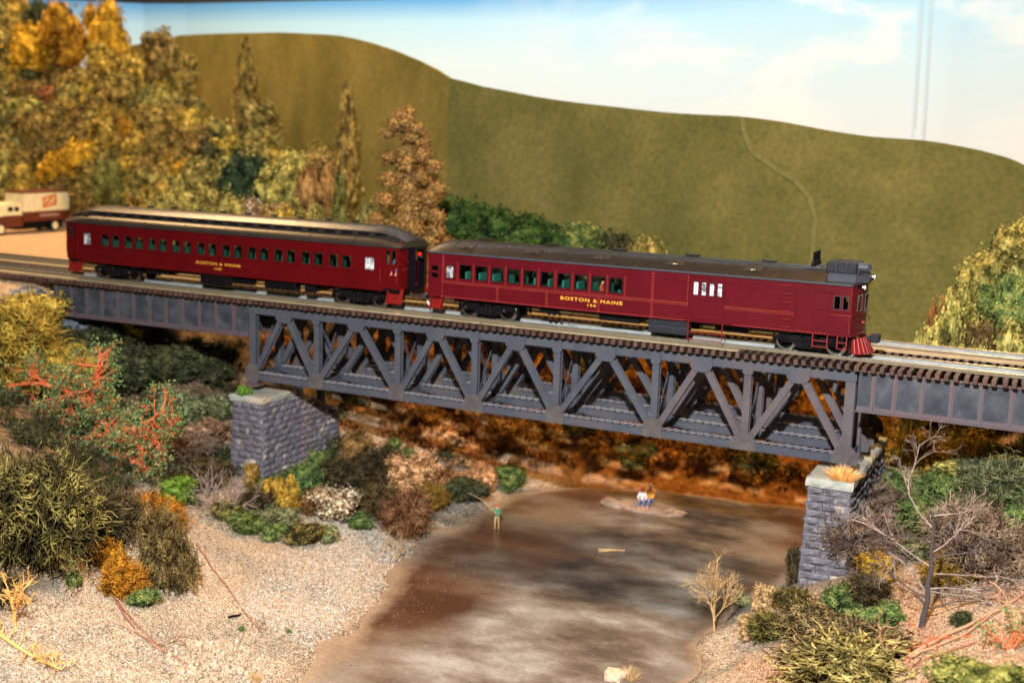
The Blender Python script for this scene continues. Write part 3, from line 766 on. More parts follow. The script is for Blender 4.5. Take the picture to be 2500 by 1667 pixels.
def make_track(cy, label):
    t = thing('railway_track', (-20, cy, -0.4), label, 'railway track', 'parallel railway tracks')
    X = [-75 + i * 2.0 for i in range(17)] + [-41 + i * 4 for i in range(19)]
    for s in (-1, 1):
        g = G()
        rp = [(-.075, -.18), (.075, -.18), (.075, -.155), (.018, -.13), (.018, -.06), (.042, -.045), (.042, -.006), (.034, 0), (-.034, 0), (-.042, -.006), (-.042, -.045), (-.018, -.06), (-.018, -.13), (-.075, -.155)]
        yy = cy + s * 0.7525
        for a, b in zip(X[:-1], X[1:]):
            ya, yb = yy + curve_y(a), yy + curve_y(b)
            n_ = len(rp)
            g.cur = 0
            g.add([(a, ya + p[0], p[1]) for p in rp] + [(b, yb + p[0], p[1]) for p in rp],
                  [(i, (i + 1) % n_, n_ + (i + 1) % n_, n_ + i) for i in range(n_)])
            g.mi[-n_:] = [0 if 4 <= i <= 9 else 1 for i in range(n_)]
        g.build('rail', [M['rail'], M['rail_side']], t)
    # inner guard rails and their bed
    for s in (-1, 1):
        g = G()
        yy = cy + s * 0.43
        for a, b in zip([-38 + 6 * i for i in range(12)], [-32 + 6 * i for i in range(12)]):
            g.box(a, b - 0.01, yy - .025, yy + .025, -.180, -.035)
        g.build('guard_rail', M['guard'], t)
    # ties
    base = G().bbox(-.11, .11, -1.92, 1.72, -.46, -.19, .025)
    base.cur = 1; base.box(-.095, .095, -.66, .66, -.189, -.182)
    me = bpy.data.meshes.new('tie'); me.from_pydata(base.v, [], base.f); me.materials.append(M['tie']); me.materials.append(M['tie_top'])
    me.polygons.foreach_set('material_index', base.mi); me.update()
    x = -62.0
    while x < 23:
        link('tie', me, t, (x + 20 + random.uniform(-.012, .012), curve_y(x) + random.uniform(-.03, .03), 0.4 + random.uniform(-.008, .008)), (0, 0, random.uniform(-.02, .02)))
        x += PITCH
    # walkway planks outside the near rail
    end = 5.9 if cy == 0 else 30
    g = G()
    for a, b in ((-52, -39.6), (-39.5, -23.3), (-23.2, -8.0), (-7.9, end)):
        g.box(a, b, cy - 1.62, cy - .90, -.188, -.13)
    g.build('walkway_board', M['plank'], t)
    g = G(); g.box(-52, 30, cy + .95, cy + 1.4, -.188, -.14)
    g.build('walkway_board', M['plank'], t)
    # bolt heads at the outer tie ends
    g = G(); x = -38.0
    while x < 23:
        g.ball((x + PITCH / 2, cy - 1.50, -.50), .035, 5, 3, (1.6, 1, .6)); x += PITCH
    g.build('bolt_heads', M['spike'], t, kind='stuff')
    return t
make_track(0.0, 'nearer railway track carrying the two maroon cars')
make_track(TS, 'farther empty railway track behind the maroon cars')

# ------------------------------------------------------------------ truss bridges
NX = [-23.08, -18.56, -13.19, -8.41, -3.61, 1.74, 6.39, 11.22]
ZB, ZT = -4.95, -0.62

def gusset(g, x, y, z, kind):
    """plate outline in x,z with its own thickness"""
    w = {'round': .62, 'flat': .50, 'top': .55, 'topsmall': .26}[kind]
    if kind == 'round':
        pts = [(-w, 0), (w, 0), (w, .30), (w * .9, .58), (w * .62, .80), (w * .25, .92), (-w * .25, .92), (-w * .62, .80), (-w * .9, .58), (-w, .30)]
    elif kind == 'flat':
        pts = [(-w, 0), (w, 0), (w, .68), (w * .62, .92), (w * .15, .98), (-w * .15, .98), (-w * .62, .92), (-w, .68)]
    elif kind == 'top':
        pts = [(-w, 0), (w, 0), (w, -.52), (w * .6, -.78), (-w * .6, -.78), (-w, -.52)]
    else:
        pts = [(-w, 0), (w, 0), (w, -.50), (w * .6, -.62), (-w * .6, -.62), (-w, -.50)]
    pts = [(x + p[0], z + p[1]) for p in pts]
    if kind.startswith('top'): pts = pts[::-1]
    g.prism(pts, y - .03, y + .03)

def make_truss_bridge(cy, label):
    root = thing('truss_bridge', (-6, cy, ZB), label, 'bridge', 'parallel truss bridges')
    mn = M['steel']
    for side in (-1, 1):
        yo = cy + side * 1.22           # centre plane of this truss
        yf = yo + side * .19
        # bottom chord: two channels with a lattice on top
        g = G()
        for dy in (-.17, .17):
            g.box(NX[0] - .24, NX[-1] + .26, yo + dy - .025, yo + dy + .025, ZB, ZB + .34)
            g.box(NX[0] - .24, NX[-1] + .26, yo + dy - .06, yo + dy + .06, ZB + .341, ZB + .375)
            g.box(NX[0] - .24, NX[-1] + .26, yo + dy - .06, yo + dy + .06, ZB - .036, ZB - .001)
        g.build('bottom_chord', [mn], root)
        g = G(); x = NX[0]
        k = 0
        while x < NX[-1]:
            g.beam((x, yo - .15, ZB + .392), (x + .2, yo + .15, ZB + .392), .045, .016, (0, 0, 1))
            g.beam((x + .2, yo + .15, ZB + .410), (x + .4, yo - .15, ZB + .410), .045, .016, (0, 0, 1))
            g.beam((x, yo + .15, ZB + .429), (x + .2, yo - .15, ZB + .429), .045, .016, (0, 0, 1))
            g.beam((x + .2, yo - .15, ZB + .447), (x + .4, yo + .15, ZB + .447), .045, .016, (0, 0, 1))
            x += .4
        g.build('chord_lattice', M['steel_light'], root, kind='stuff')
        g = G()
        g.box(NX[0] - .24, NX[-1] + .26, yo - .19, yo + .19, ZT - .40, ZT)
        g.box(NX[0] - .24, NX[-1] + .26, yo - .23, yo + .23, ZT - .436, ZT - .401)
        g.build('top_chord', [mn], root)
        # posts
        for i, x in enumerate(NX):
            w = .46 if i in (0, 7) else .36
            g = G()
            g.box(x - w / 2, x + w / 2, yo - .17, yo - .13, ZB + .35, ZT - .41)
            g.box(x - w / 2, x + w / 2, yo + .13, yo + .17, ZB + .35, ZT - .41)
            g.box(x - .03, x + .03, yo - .129, yo + .129, ZB + .35, ZT - .41)
            z = ZB + .7
            while z < ZT - .7:       # batten lacing between the two faces
                g.beam((x + w / 2 - .02, yo - .13, z), (x + w / 2 - .02, yo + .13, z + .22), .04, .02, (1, 0, 0))
                g.beam((x + w / 2 - .045, yo + .13, z + .22), (x + w / 2 - .045, yo - .13, z + .44), .04, .02, (1, 0, 0))
                z += .44
            g.build('vertical_post', mn if x < 4 else M['steel_brown'], root)
        # diagonals
        for i in range(7):
            xm = (NX[i] + NX[i + 1]) / 2
            for xa in (NX[i], NX[i + 1]):
                sg = 1 if xa < xm else -1
                g = G()
                p = (xa + sg * .30, ZB + .62); q = (xm - sg * .24, ZT - .62)
                for dy in (-.14, .14):
                    g.beam((p[0], yo + dy, p[1]), (q[0], yo + dy, q[1]), .32, .04)
                g.beam((p[0], yo, p[1]), (q[0], yo, q[1]), .05, .238)
                g.build('diagonal_brace', mn if xm < 4 else M['steel_brown'], root)
        # gusset plates
        for i, x in enumerate(NX):
            g = G(); gusset(g, x, yf + side * .031, ZB - .05, 'round' if i in (3, 6, 7) else 'flat')
            g.build('gusset_plate', M['gusset'], root)
            if 0 < i < 7:
                g = G(); gusset(g, x, yf + side * .031, ZT - .05, 'topsmall'); g.build('gusset_plate', mn, root)
            if i < 7:
                g = G(); gusset(g, (x + NX[i + 1]) / 2, yf + side * .031, ZT - .02, 'top'); g.build('gusset_plate', mn, root)
        # rivet heads on plates
        g = G()
        for i, x in enumerate(NX):
            for a in range(9):
                for b in range(3):
                    if random.random() < .9:
                        g.ball((x - .4 + a * .1, yf + side * .066, ZB + .12 + b * .22), .014, 5, 3)
        for i in range(7):
            xm = (NX[i] + NX[i + 1]) / 2
            for a in range(8):
                for b in range(3):
                    g.ball((xm - .42 + a * .12, yf + side * .066, ZT - .14 - b * .16), .014, 5, 3)
        g.build('rivets', M['steel_brown'], root, kind='stuff')
    # cross frames between the two trusses
    a, b = cy - 1.04, cy + 1.04
    for i, x in enumerate(NX):
        g = G(); g.box(x - .15, x + .15, a, b, ZB + .05, ZB + .30); g.box(x - .18, x + .18, a, b, ZB + .301, ZB + .33)
        g.build('cross_strut', mn, root)
        g = G(); g.box(x - .10, x + .10, a, b, ZT - .36, ZT - .06); g.build('cross_strut', mn, root)
        g = G(); g.beam((x + .05, a, ZB + .5), (x + .05, b, ZT - .5), .11, .04, (1, 0, 0)); g.build('sway_brace', mn, root)
        g = G(); g.beam((x - .05, b, ZB + .5), (x - .05, a, ZT - .5), .11, .04, (1, 0, 0)); g.build('sway_brace', mn, root)
        if i < 7:
            x2 = NX[i + 1]
            g = G(); g.beam((x, a, ZB + .19), (x2, b, ZB + .19), .08, .04, (0, 0, 1)); g.build('lateral_brace', mn, root)
            g = G(); g.beam((x, b, ZB + .12), (x2, a, ZB + .12), .08, .04, (0, 0, 1)); g.build('lateral_brace', mn, root)
            g = G(); g.beam((x, a, ZT - .20), (x2, b, ZT - .20), .10, .05, (0, 0, 1)); g.build('lateral_brace', mn, root)
    # bearings
    for x in (NX[0], NX[-1]):
        for s in (-1, 1):
            g = G(); g.bbox(x - .30, x + .30, cy + s * 1.22 - .28, cy + s * 1.22 + .28, ZB - .26, ZB - .04, .03)
            g.bbox(x - .42, x + .42, cy + s * 1.22 - .36, cy + s * 1.22 + .36, ZB - .44, ZB - .262, .03)
            g.build('bearing_shoe', M['rib'], root)
    return root
make_truss_bridge(0.0, 'nearer blue-grey deck truss bridge span carrying the maroon train')
make_truss_bridge(TS, 'farther blue-grey deck truss bridge span seen through the near one')

# ------------------------------------------------------------------ plate girder spans
def make_girder(x0, x1, cy, zt, zb0, zb1, ribs, label):
    root = thing('girder_span', ((x0 + x1) / 2, cy, (zb0 + zb1) / 2), label, 'bridge girder', 'plate girder approach spans')
    def zb(x): return zb0 + (zb1 - zb0) * (x - x0) / (x1 - x0)
    for s in (-1, 1):
        y = cy + s * 1.30
        g = G(); g.prism([(x0, zb(x0)), (x1, zb(x1)), (x1, zt), (x0, zt)], y - .03, y + .03)
        g.build('web_plate', M['web'], root)
        yo = y + s * .031
        g = G()
        g.prism([(x0, zb(x0) + .001), (x1, zb(x1) + .001), (x1, zb(x1) + .20), (x0, zb(x0) + .20)], yo, yo + s * .03)
        g.prism([(x0 - .05, zb(x0) - .06), (x1 + .05, zb(x1) - .06), (x1 + .05, zb(x1)), (x0 - .05, zb(x0))], y - s * .18, y + s * .18)
        g.build('bottom_flange', M['rib'], root)
        g = G(); g.box(x0, x1, y - .17, y + .17, zt + .001, zt + .055); g.build('top_flange', M['rib'], root)
        for r in ribs:
            g = G(); g.box(r - .035, r + .035, yo + s * .031, yo + s * .13, zb(r) + .003, zt - .002)
            g.box(r - .10, r + .10, yo, yo + s * .030, zb(r) + .202, zt - .002)
            g.build('stiffener_rib', M['rib'], root)
        g = G(); x = x0 + .1
        while x < x1:
            g.ball((x, yo + s * .034, zb(x) + .10), .016, 5, 3); x += .16
        for r in ribs:
            z = zb(r) + .3
            while z < zt - .1:
                g.ball((r - .07, yo + s * .034, z), .014, 5, 3); g.ball((r + .07, yo + s * .034, z), .014, 5, 3); z += .17
        g.build('rivets', M['rib'], root, kind='stuff')
    for r in ribs[::2]:
        g = G(); g.box(r - .05, r + .05, cy - 1.26, cy + 1.26, zt - 1.0, zt - .3); g.build('cross_frame', M['web'], root)
    return root
rl = [-38.6 + 1.285 * k for k in range(12)]
rr = [12.25, 13.2, 14.4, 15.65, 16.9, 18.15, 19.4, 20.65, 21.9, 23.15]
make_girder(-38.9, -23.42, 0, -.545, -2.55, -2.42, rl, 'left plate girder span of the near track with dusty pink ribs')
make_girder(11.55, 24.2, 0, -.545, -2.36, -2.36, rr, 'right plate girder span of the near track beside the end post')
make_girder(-38.9, -23.42, TS, -.545, -2.55, -2.42, rl, 'left plate girder span under the far track')
make_girder(11.55, 24.2, TS, -.545, -2.36, -2.36, rr, 'right plate girder span under the far track')

# ------------------------------------------------------------------ stone piers
def stone_variants(n=7):
    out = []
    for k in range(n):
        r = np.random.RandomState(40 + k)
        g = G()
        # unit block x,z in -.5..+.5, depth -.5 (face) .. +.5; rough pitched face toward -y
        nx, nz = 4, 3
        idx = {}
        for i in range(nx + 1):
            for j in range(nz + 1):
                e = (i in (0, nx)) or (j in (0, nz))
                y = -.5 - (0 if e else r.uniform(.10, .42))
                idx[i, j] = len(g.v)
                g.v.append((-.5 + i / nx + (0 if i in (0, nx) else r.uniform(-.06, .06)) * 1.0, y - (r.uniform(0, .05) if e else 0), -.5 + j / nz + (r.uniform(-.05, .05) if not e else 0)))
        for i in range(nx):
            for j in range(nz):
                g.f.append((idx[i, j], idx[i + 1, j], idx[i + 1, j + 1], idx[i, j + 1]))
        o = len(g.v)
        g.v += [(-.5, .5, -.5), (.5, .5, -.5), (.5, .5, .5), (-.5, .5, .5)]
        g.f += [(o + 1, o, o + 3, o + 2)]
        g.f += [tuple([idx[i, nz] for i in range(nx + 1)] + [o + 2, o + 3]), tuple([idx[i, 0] for i in range(nx, -1, -1)] + [o, o + 1]),
                tuple([idx[0, j] for j in range(nz + 1)] + [o + 3, o]), tuple([idx[nx, j] for j in range(nz, -1, -1)] + [o + 1, o + 2])]
        me = bpy.data.meshes.new('stone'); me.from_pydata(g.v, [], g.f); me.materials.append(M['stone']); me.update()
        out.append(me)
    return out
SV = stone_variants()

def make_pier(x0, x1, y0, y1, ztop, zbot, label, slope=None, batter=0.03, mat='stone'):
    root = thing('stone_pier', ((x0 + x1) / 2, (y0 + y1) / 2, zbot), label, 'bridge pier', 'stone bridge piers')
    org = ORG[root.name]
    def tz(y):
        if slope and y > slope[0]:
            return ztop + (y - slope[0]) / (y1 - slope[0]) * (slope[1] - ztop)
        return ztop
    # solid core behind the facing stones
    g = G()
    pts = [(y0 + .2, zbot - .5), (y1 - .2, zbot - .5), (y1 - .2, tz(y1) - .45)] + ([(slope[0], tz(y0) - .45)] if slope else []) + [(y0 + .2, tz(y0) - .45)]
    g.prism(pts, x0 + .22, x1 - .22, 'x')
    g.build('core', M['stone'], root)
    H = .37
    def course(face):
        z = ztop - .40; row = 0
        while z - H > zbot - .4:
            zc = z - H / 2
            bt = (ztop - zc) * batter
            if face in ('near', 'far'):
                y = y0 - bt if face == 'near' else y1 + bt
                a, b = x0 - bt, x1 + bt
            else:
                a, b = y0 - bt, y1 + bt
            L = b - a
            nb = max(2, round(L / random.uniform(.78, .98)))
            cuts = [a + L * (i + random.uniform(-.12, .12) + (0.25 if row % 2 else -.25) * (0 < i < nb)) / nb for i in range(nb + 1)]
            cuts[0], cuts[-1] = a, b
            for c0, c1 in zip(cuts[:-1], cuts[1:]):
                w = c1 - c0 - .018
                if w < .12: continue
                m = (c0 + c1) / 2
                if face in ('right', 'left') and z - H * .5 > tz(m) - .30: continue
                if face == 'far' and z > slope_far: continue
                d = .42
                if face == 'near': loc = (m, y + d / 2, zc); rz = 0
                elif face == 'far': loc = (m, y - d / 2, zc); rz = math.pi
                elif face == 'right': loc = (x1 + bt - d / 2, m, zc); rz = math.pi / 2
                else: loc = (x0 - bt + d / 2, m, zc); rz = -math.pi / 2
                o = link('stone', random.choice(SV), root, Vector(loc) - org, (random.uniform(-.02, .02), 0, rz), (w, d * random.uniform(.92, 1.1), H - .02))
            z -= H; row += 1
    slope_far = tz(y1) - .1
    course('near'); course('right')
    if not slope: course('left')
    # coping slabs
    ys = [y0 - .18]; lim = slope[0] if slope else y1 + .18
    while ys[-1] < lim - 1.4: ys.append(ys[-1] + random.uniform(1.5, 2.2))
    ys[-1] = lim
    for a, b in zip(ys[:-1], ys[1:]):
        g = G()
        nx_, nz_ = 10, 3
        # slab with a chipped rim
        r = np.random.RandomState(int(a * 10) + 300)
        rim = []
        per = [(x0 - .16 + (x1 - x0 + .32) * t / 8, a + .01) for t in range(9)] + [(x1 + .16, a + (b - a) * t / 6) for t in range(1, 6)] + \
              [(x1 + .16 - (x1 - x0 + .32) * t / 8, b - .01) for t in range(9)] + [(x0 - .16, b - (b - a) * t / 6) for t in range(1, 6)]
        cx_, cy_ = (x0 + x1) / 2, (a + b) / 2
        n_ = len(per)
        for lev, (zz, k) in enumerate([(ztop - .40, .97), (ztop - .26, 1.0), (ztop - .10, 1.0), (ztop, .965)]):
            for (px, py) in per:
                j = r.uniform(-.035, .035) if py not in (a + .01, b - .01) or a < y0 else 0
                g.v.append((cx_ + (px - cx_) * k + j, cy_ + (py - cy_) * (k if (a < y0 and py < cy_) or (b > y1 and py > cy_) else 1) + (j if a < y0 and py < cy_ else 0), zz + r.uniform(-.012, .012)))
        for lev in range(3):
            for i in range(n_):
                g.f.append((lev * n_ + i, lev * n_ + (i + 1) % n_, (lev + 1) * n_ + (i + 1) % n_, (lev + 1) * n_ + i))
        g.f.append(tuple(range(3 * n_, 4 * n_))); g.f.append(tuple(range(n_))[::-1])
        g.mi = [0] * len(g.f)
        g.build('coping_slab', M['coping'], root)
    if slope:   # sloping wing capped by flat stones
        y = slope[0]
        while y < y1:
            b = min(y1, y + .95)
            g = G(); g.prism([(y + .01, tz(y) - .30), (b - .01, tz(b) - .30), (b - .01, tz(b) - .02), (y + .01, tz(y) - .02)], x0 - .05, x1 + .08, 'x')
            g.build('cap_stone', M['stone'], root)
            y = b
    return root
make_pier(10.0, 11.85, -3.05, 6.5, -5.38, -10.9, 'right stone pier with pale coping and a dry grass tuft on top')
make_pier(-23.65, -21.55, -2.5, 5.1, -5.70, -11.2, 'left stone pier with a sloping back wing and green moss on its coping', slope=(0.6, -7.75))
# the farther bridge stands on a plain steel bent above the wing
g = G()
for dy in (-1.2, 1.2):
    g.box(-23.3, -22.9, TS + dy - .2, TS + dy + .2, -8.6, ZB - .45)
g.box(-23.35, -22.85, TS - 1.5, TS + 1.5, ZB - .80, ZB - .46)
tag(g.build('steel_bent', M['web']), 'short dark steel bent carrying the far truss above the left pier wing', 'bridge support')

# rough stone abutment under the left end of the girders
def rock(g, c, r, sc=(1, 1, 1), seed=0, n=9, m=7, amp=.25):
    """irregular faceted rock"""
    o = len(g.v)
    rr_ = np.random.RandomState(seed)
    off = Vector(rr_.uniform(0, 50, 3))
    for i in range(m + 1):
        th = math.pi * i / m
        for k in range(n):
            a = 2 * math.pi * (k + .5 * (i % 2)) / n
            d = Vector((math.sin(th) * math.cos(a), math.sin(th) * math.sin(a), math.cos(th)))
            f = 1 + amp * 2 * noise.noise(d * 1.3 + off)
            # flatten toward a block
            mx = max(abs(d.x), abs(d.y), abs(d.z))
            f *= (1 - .45) + .45 / mx * .8
            g.v.append((c[0] + d.x * r * f * sc[0], c[1] + d.y * r * f * sc[1], c[2] + d.z * r * f * sc[2]))
    for i in range(m):
        for k in range(n):
            g.f.append((o + i * n + k, o + (i + 1) * n + k, o + (i + 1) * n + (k + 1) % n, o + i * n + (k + 1) % n)); g.mi.append(g.cur)
ab = thing('stone_abutment', (-38, 0, -5.5), 'grey rough stone abutment under the left end of the girder span', 'abutment')
k = 0
for (cx_, cy_, cz_, r_, sc_) in [(-40.6, -1.9, -1.25, .8, (1.4, 1.3, .42)), (-39.4, -1.6, -2.0, .9, (1.3, 1.4, .42)), (-39.9, -1.0, -2.9, 1.0, (1.5, 1.5, .5)), (-38.3, -1.5, -3.5, 1.0, (1.2, 1.2, .65)), (-37.2, -1.7, -4.3, 1.05, (1.3, 1.3, .62)),
        (-38.9, -1.9, -4.5, 1.0, (1.2, 1.2, .7)), (-36.2, -1.2, -4.9, .9, (1.3, 1.2, .5)), (-39.2, 1.5, -2.4, 1.5, (1.2, 1.5, .9)), (-39.2, 4.5, -2.4, 1.5, (1.2, 1.5, .9)), (-38.4, 1.5, -4.2, 1.5, (1.2, 1.5, .9)), (-38.4, 4.6, -4.2, 1.5, (1.2, 1.5, .9)),
        (-35.0, -.2, -5.3, .5, (1.6, 1, .5)), (-34.2, .4, -5.9, .4, (1.6, 1, .6))]:
    g = G(); rock(g, (cx_, cy_, cz_), r_, sc_, 70 + k, 14, 10, .16); k += 1
    g.build('stone', M['stone_grey'], ab)
# ------------------------------------------------------------------ rolling stock helpers
def wall_y(g, x0, x1, z0, z1, y0, y1, holes):
    """wall in the x-z plane with rectangular holes (xa, xb, za, zb) sharing columns"""
    xs = sorted(set([x0, x1] + [h[0] for h in holes] + [h[1] for h in holes]))
    for a, b in zip(xs[:-1], xs[1:]):
        m = (a + b) / 2
        hs = sorted([(h[2], h[3]) for h in holes if h[0] < m < h[1]])
        z = z0
        for za, zb in hs:
            if za > z: g.box(a, b, y0, y1, z, za)
            z = zb
        if z < z1: g.box(a, b, y0, y1, z, z1)

def window(root, x0, x1, z0, z1, y, out, mframe, pane=True, bars=0, mat_pane=None, t=.035, name='window'):
    """window frame set into the wall at plane y (out = -1 near side, +1 far side) with its pane"""
    g = G()
    ya, yb = y - out * .055, y + out * .004
    g.box(x0, x1, ya, yb, z0, z0 + t); g.box(x0, x1, ya, yb, z1 - t, z1)
    g.box(x0, x0 + t, ya, yb, z0 + t, z1 - t); g.box(x1 - t, x1, ya, yb, z0 + t, z1 - t)
    for k in range(bars):
        xx = x0 + (x1 - x0) * (k + 1) / (bars + 1)
        g.box(xx - .012, xx + .012, ya, yb, z0 + t, z1 - t)
    w = g.build(name, mframe, root)
    if pane:
        g = G(); g.box(x0 + t, x1 - t, y - out * .04, y - out * .034, z0 + t, z1 - t)
        g.build('pane', mat_pane or M['glass'], w)
    return w

def rivet_line(g, x0, z0, x1, z1, y, out=-1, step=.11, r=.023):
    L = math.hypot(x1 - x0, z1 - z0); n = max(1, int(L / step))
    for i in range(n + 1):
        x = x0 + (x1 - x0) * i / n; z = z0 + (z1 - z0) * i / n
        o = len(g.v)
        g.add([(x - r, y, z - r), (x + r, y, z - r), (x + r, y, z + r), (x - r, y, z + r), (x, y + out * r * 1.1, z)],
              [(0, 1, 4), (1, 2, 4), (2, 3, 4), (3, 0, 4)] if out < 0 else [(1, 0, 4), (2, 1, 4), (3, 2, 4), (0, 3, 4)])

def lettering(root, text, x0, x1, zc, h, y, mat):
    cu = bpy.data.curves.new('lettering', 'FONT')
    cu.body = text; cu.size = 1.0; cu.extrude = 0.004; cu.offset = 0.006; cu.space_character = 1.16; cu.resolution_u = 3
    tmp = bpy.data.objects.new('tmp', cu); COL.objects.link(tmp)
    dg = bpy.context.evaluated_depsgraph_get()
    me = bpy.data.meshes.new_from_object(tmp.evaluated_get(dg))
    bpy.data.objects.remove(tmp)
    co = np.empty(len(me.vertices) * 3); me.vertices.foreach_get('co', co); co = co.reshape(-1, 3)
    mn, mx = co.min(0), co.max(0)
    out = np.empty_like(co); o0 = ORG[root.name]
    out[:, 0] = x0 + (co[:, 0] - mn[0]) / (mx[0] - mn[0]) * (x1 - x0) - o0.x
    out[:, 2] = zc - h / 2 + (co[:, 1] - mn[1]) / (mx[1] - mn[1]) * h - o0.z
    out[:, 1] = y - co[:, 2] - .006 - o0.y
    me.vertices.foreach_set('co', out.ravel()); me.materials.clear(); me.materials.append(mat); me.update()
    o = bpy.data.objects.new('lettering', me); COL.objects.link(o); o.parent = root; ORG[o.name] = o0
    return o

def wheel(parent, x, y, z, r, out):
    g = G()
    n = 26
    def ring(rr, yy): return [(x + rr * math.cos(2 * math.pi * k / n), yy, z + rr * math.sin(2 * math.pi * k / n)) for k in range(n)]
    prof = [(r * 1.10, y - out * .05), (r * 1.10, y - out * .015), (r, y), (r * .985, y + out * .10), (r * .80, y + out * .105), (r * .78, y + out * .05), (r * .30, y + out * .04), (r * .26, y + out * .12), (.001, y + out * .12)]
    vs = []
    for rr, yy in prof: vs += ring(rr, yy)
    g.cur = 0
    for i in range(len(prof) - 1):
        pass
    fs, mi = [], []
    for i in range(len(prof) - 1):
        for k in range(n):
            f = (i * n + k, i * n + (k + 1) % n, (i + 1) * n + (k + 1) % n, (i + 1) * n + k)
            fs.append(f if out > 0 else f[::-1]); mi.append(0 if i <= 4 else 1)
    g.add(vs, fs); g.mi = mi
    return g.build('wheel', [M['wheel_steel'], M['black_gloss']], parent)

def rail_truck(root, xa, xb, cy=0, r=.46, pins=True, drive=False):
    """two-axle truck: side frames, springs, four wheels, axle boxes"""
    xm = (xa + xb) / 2
    g = G()
    for s in (-1, 1):
        y0, y1 = cy + s * .98, cy + s * 1.10
        pts = [(xa - .52, .52), (xa - .52, .70), (xa - .2, .80), (xm - .5, .80), (xm - .35, .70), (xm + .35, .70), (xm + .5, .80), (xb + .2, .80), (xb + .52, .70), (xb + .52, .52),
               (xb + .18, .50), (xm + .75, .42), (xm + .55, .24), (xm - .55, .24), (xm - .75, .42), (xa - .18, .50)]
        g.prism(pts, min(y0, y1), max(y0, y1))
        for k in (-.24, 0, .24):
            g.tube([(xm + k, cy + s * 1.12, .30), (xm + k, cy + s * 1.12, .66)], .075, 8)
        g.box(xm - .42, xm + .42, cy + s * 1.03, cy + s * 1.20, .66, .72)
        g.box(xm - .42, xm + .42, cy + s * 1.03, cy + s * 1.20, .24, .30)
        g.tube([(xa - .5, cy + s * 1.13, .62), (xm - .6, cy + s * 1.15, .56), (xm + .6, cy + s * 1.15, .56), (xb + .5, cy + s * 1.13, .62)], .03, 6)
        for x in (xa, xb):       # brake shoes and hangers
            for d in (-.58, .58):
                g.box(x + d - .04, x + d + .04, cy + s * .70, cy + s * .9, .25, .75)
    g.box(xm - .30, xm + .30, cy - .98, cy + .98, .62, .90)
    fr = g.build('truck_frame', M['black'], root)
    for x in (xa, xb):
        for s in (-1, 1):
            wheel(fr, x, cy + s * .72, r, r, s)
            g = G(); g.bbox(x - .15, x + .15, cy + s * 1.10, cy + s * 1.24, .42, .76, .04)
            g.tube([(x, cy + s * 1.10, .60), (x, cy + s * 1.29, .60)], .085, 10)
            g.build('axle_box', M['black_gloss'], fr)
            if pins:
                g = G(); g.ball((x, cy + s * 1.285, .60), .055, 8, 5, (1, .5, 1)); g.build('axle_pin', M['brass_pin'], fr)
        g = G(); g.tube([(x, cy - .7, r), (x, cy + .7, r)], .08, 8); g.build('axle', M['black'], fr)
    return fr

def roof_loft(name, stations, mat, root, smooth=True):
    """stations = [(x, [(y, z), ...])]; returns the closed roof skin"""
    g = G(); n = len(stations[0][1])
    for x, pr in stations:
        for y, z in pr: g.v.append((x, y, z))
    m = len(stations)
    for i in range(m - 1):
        for k in range(n - 1):
            g.f.append((i * n + k, (i + 1) * n + k, (i + 1) * n + k + 1, i * n + k + 1))
        g.f.append((i * n + n - 1, (i + 1) * n + n - 1, (i + 1) * n, i * n))
    g.f.append(tuple(range(n))); g.f.append(tuple(range((m - 1) * n, m * n))[::-1])
    g.mi = [0] * len(g.f)
    o = g.build(name, mat, root)
    me = o.data
    me.polygons.foreach_set('use_smooth', [smooth] * len(me.polygons))
    me.update()
    try:
        me.set_sharp_from_angle(angle=math.radians(32))
    except Exception:
        pass
    return o

def seat(root, x, y, facing=-1, mat='seat_green'):
    g = G()
    g.bbox(x - .24, x + .24, y - .46, y + .46, 1.62, 1.86, .05)
    g.bbox(x + facing * .20, x + facing * .32, y - .46, y + .46, 1.66, 2.46, .04)
    return g.build('seat', M[mat], root)

def steps(root, x0, x1, y, z1=1.02, out=-1, mat='bright_red', tall=.42):
    g = G()
    ys = [y, y + out * .12, y + out * .30]
    for xx in (x0, x1 - .05):
        g.prism([(y - out * .35, z1), (y, z1), (y + out * .04, z1 - .25), (y + out * .20, tall), (y + out * .20, tall - .06), (y - out * .10, tall - .06)][::1 if out < 0 else -1], xx, xx + .05, 'x')
    g.box(x0 + .051, x1 - .051, y - out * .02, y + out * .19, tall - .03, tall + .02)
    g.box(x0 + .051, x1 - .051, y - out * .14, y + out * .06, tall + .22, tall + .26)
    g.box(x0 + .051, x1 - .051, y - out * .24, y - out * .06, tall + .44, tall + .48)
    g.box(x0 + .051, x1 - .051, y - out * .03, y - out * .01, tall + .021, tall + .219)
    g.box(x0 + .051, x1 - .051, y - out * .17, y - out * .15, tall + .261, tall + .439)
    return g.build('steps', M[mat], root)

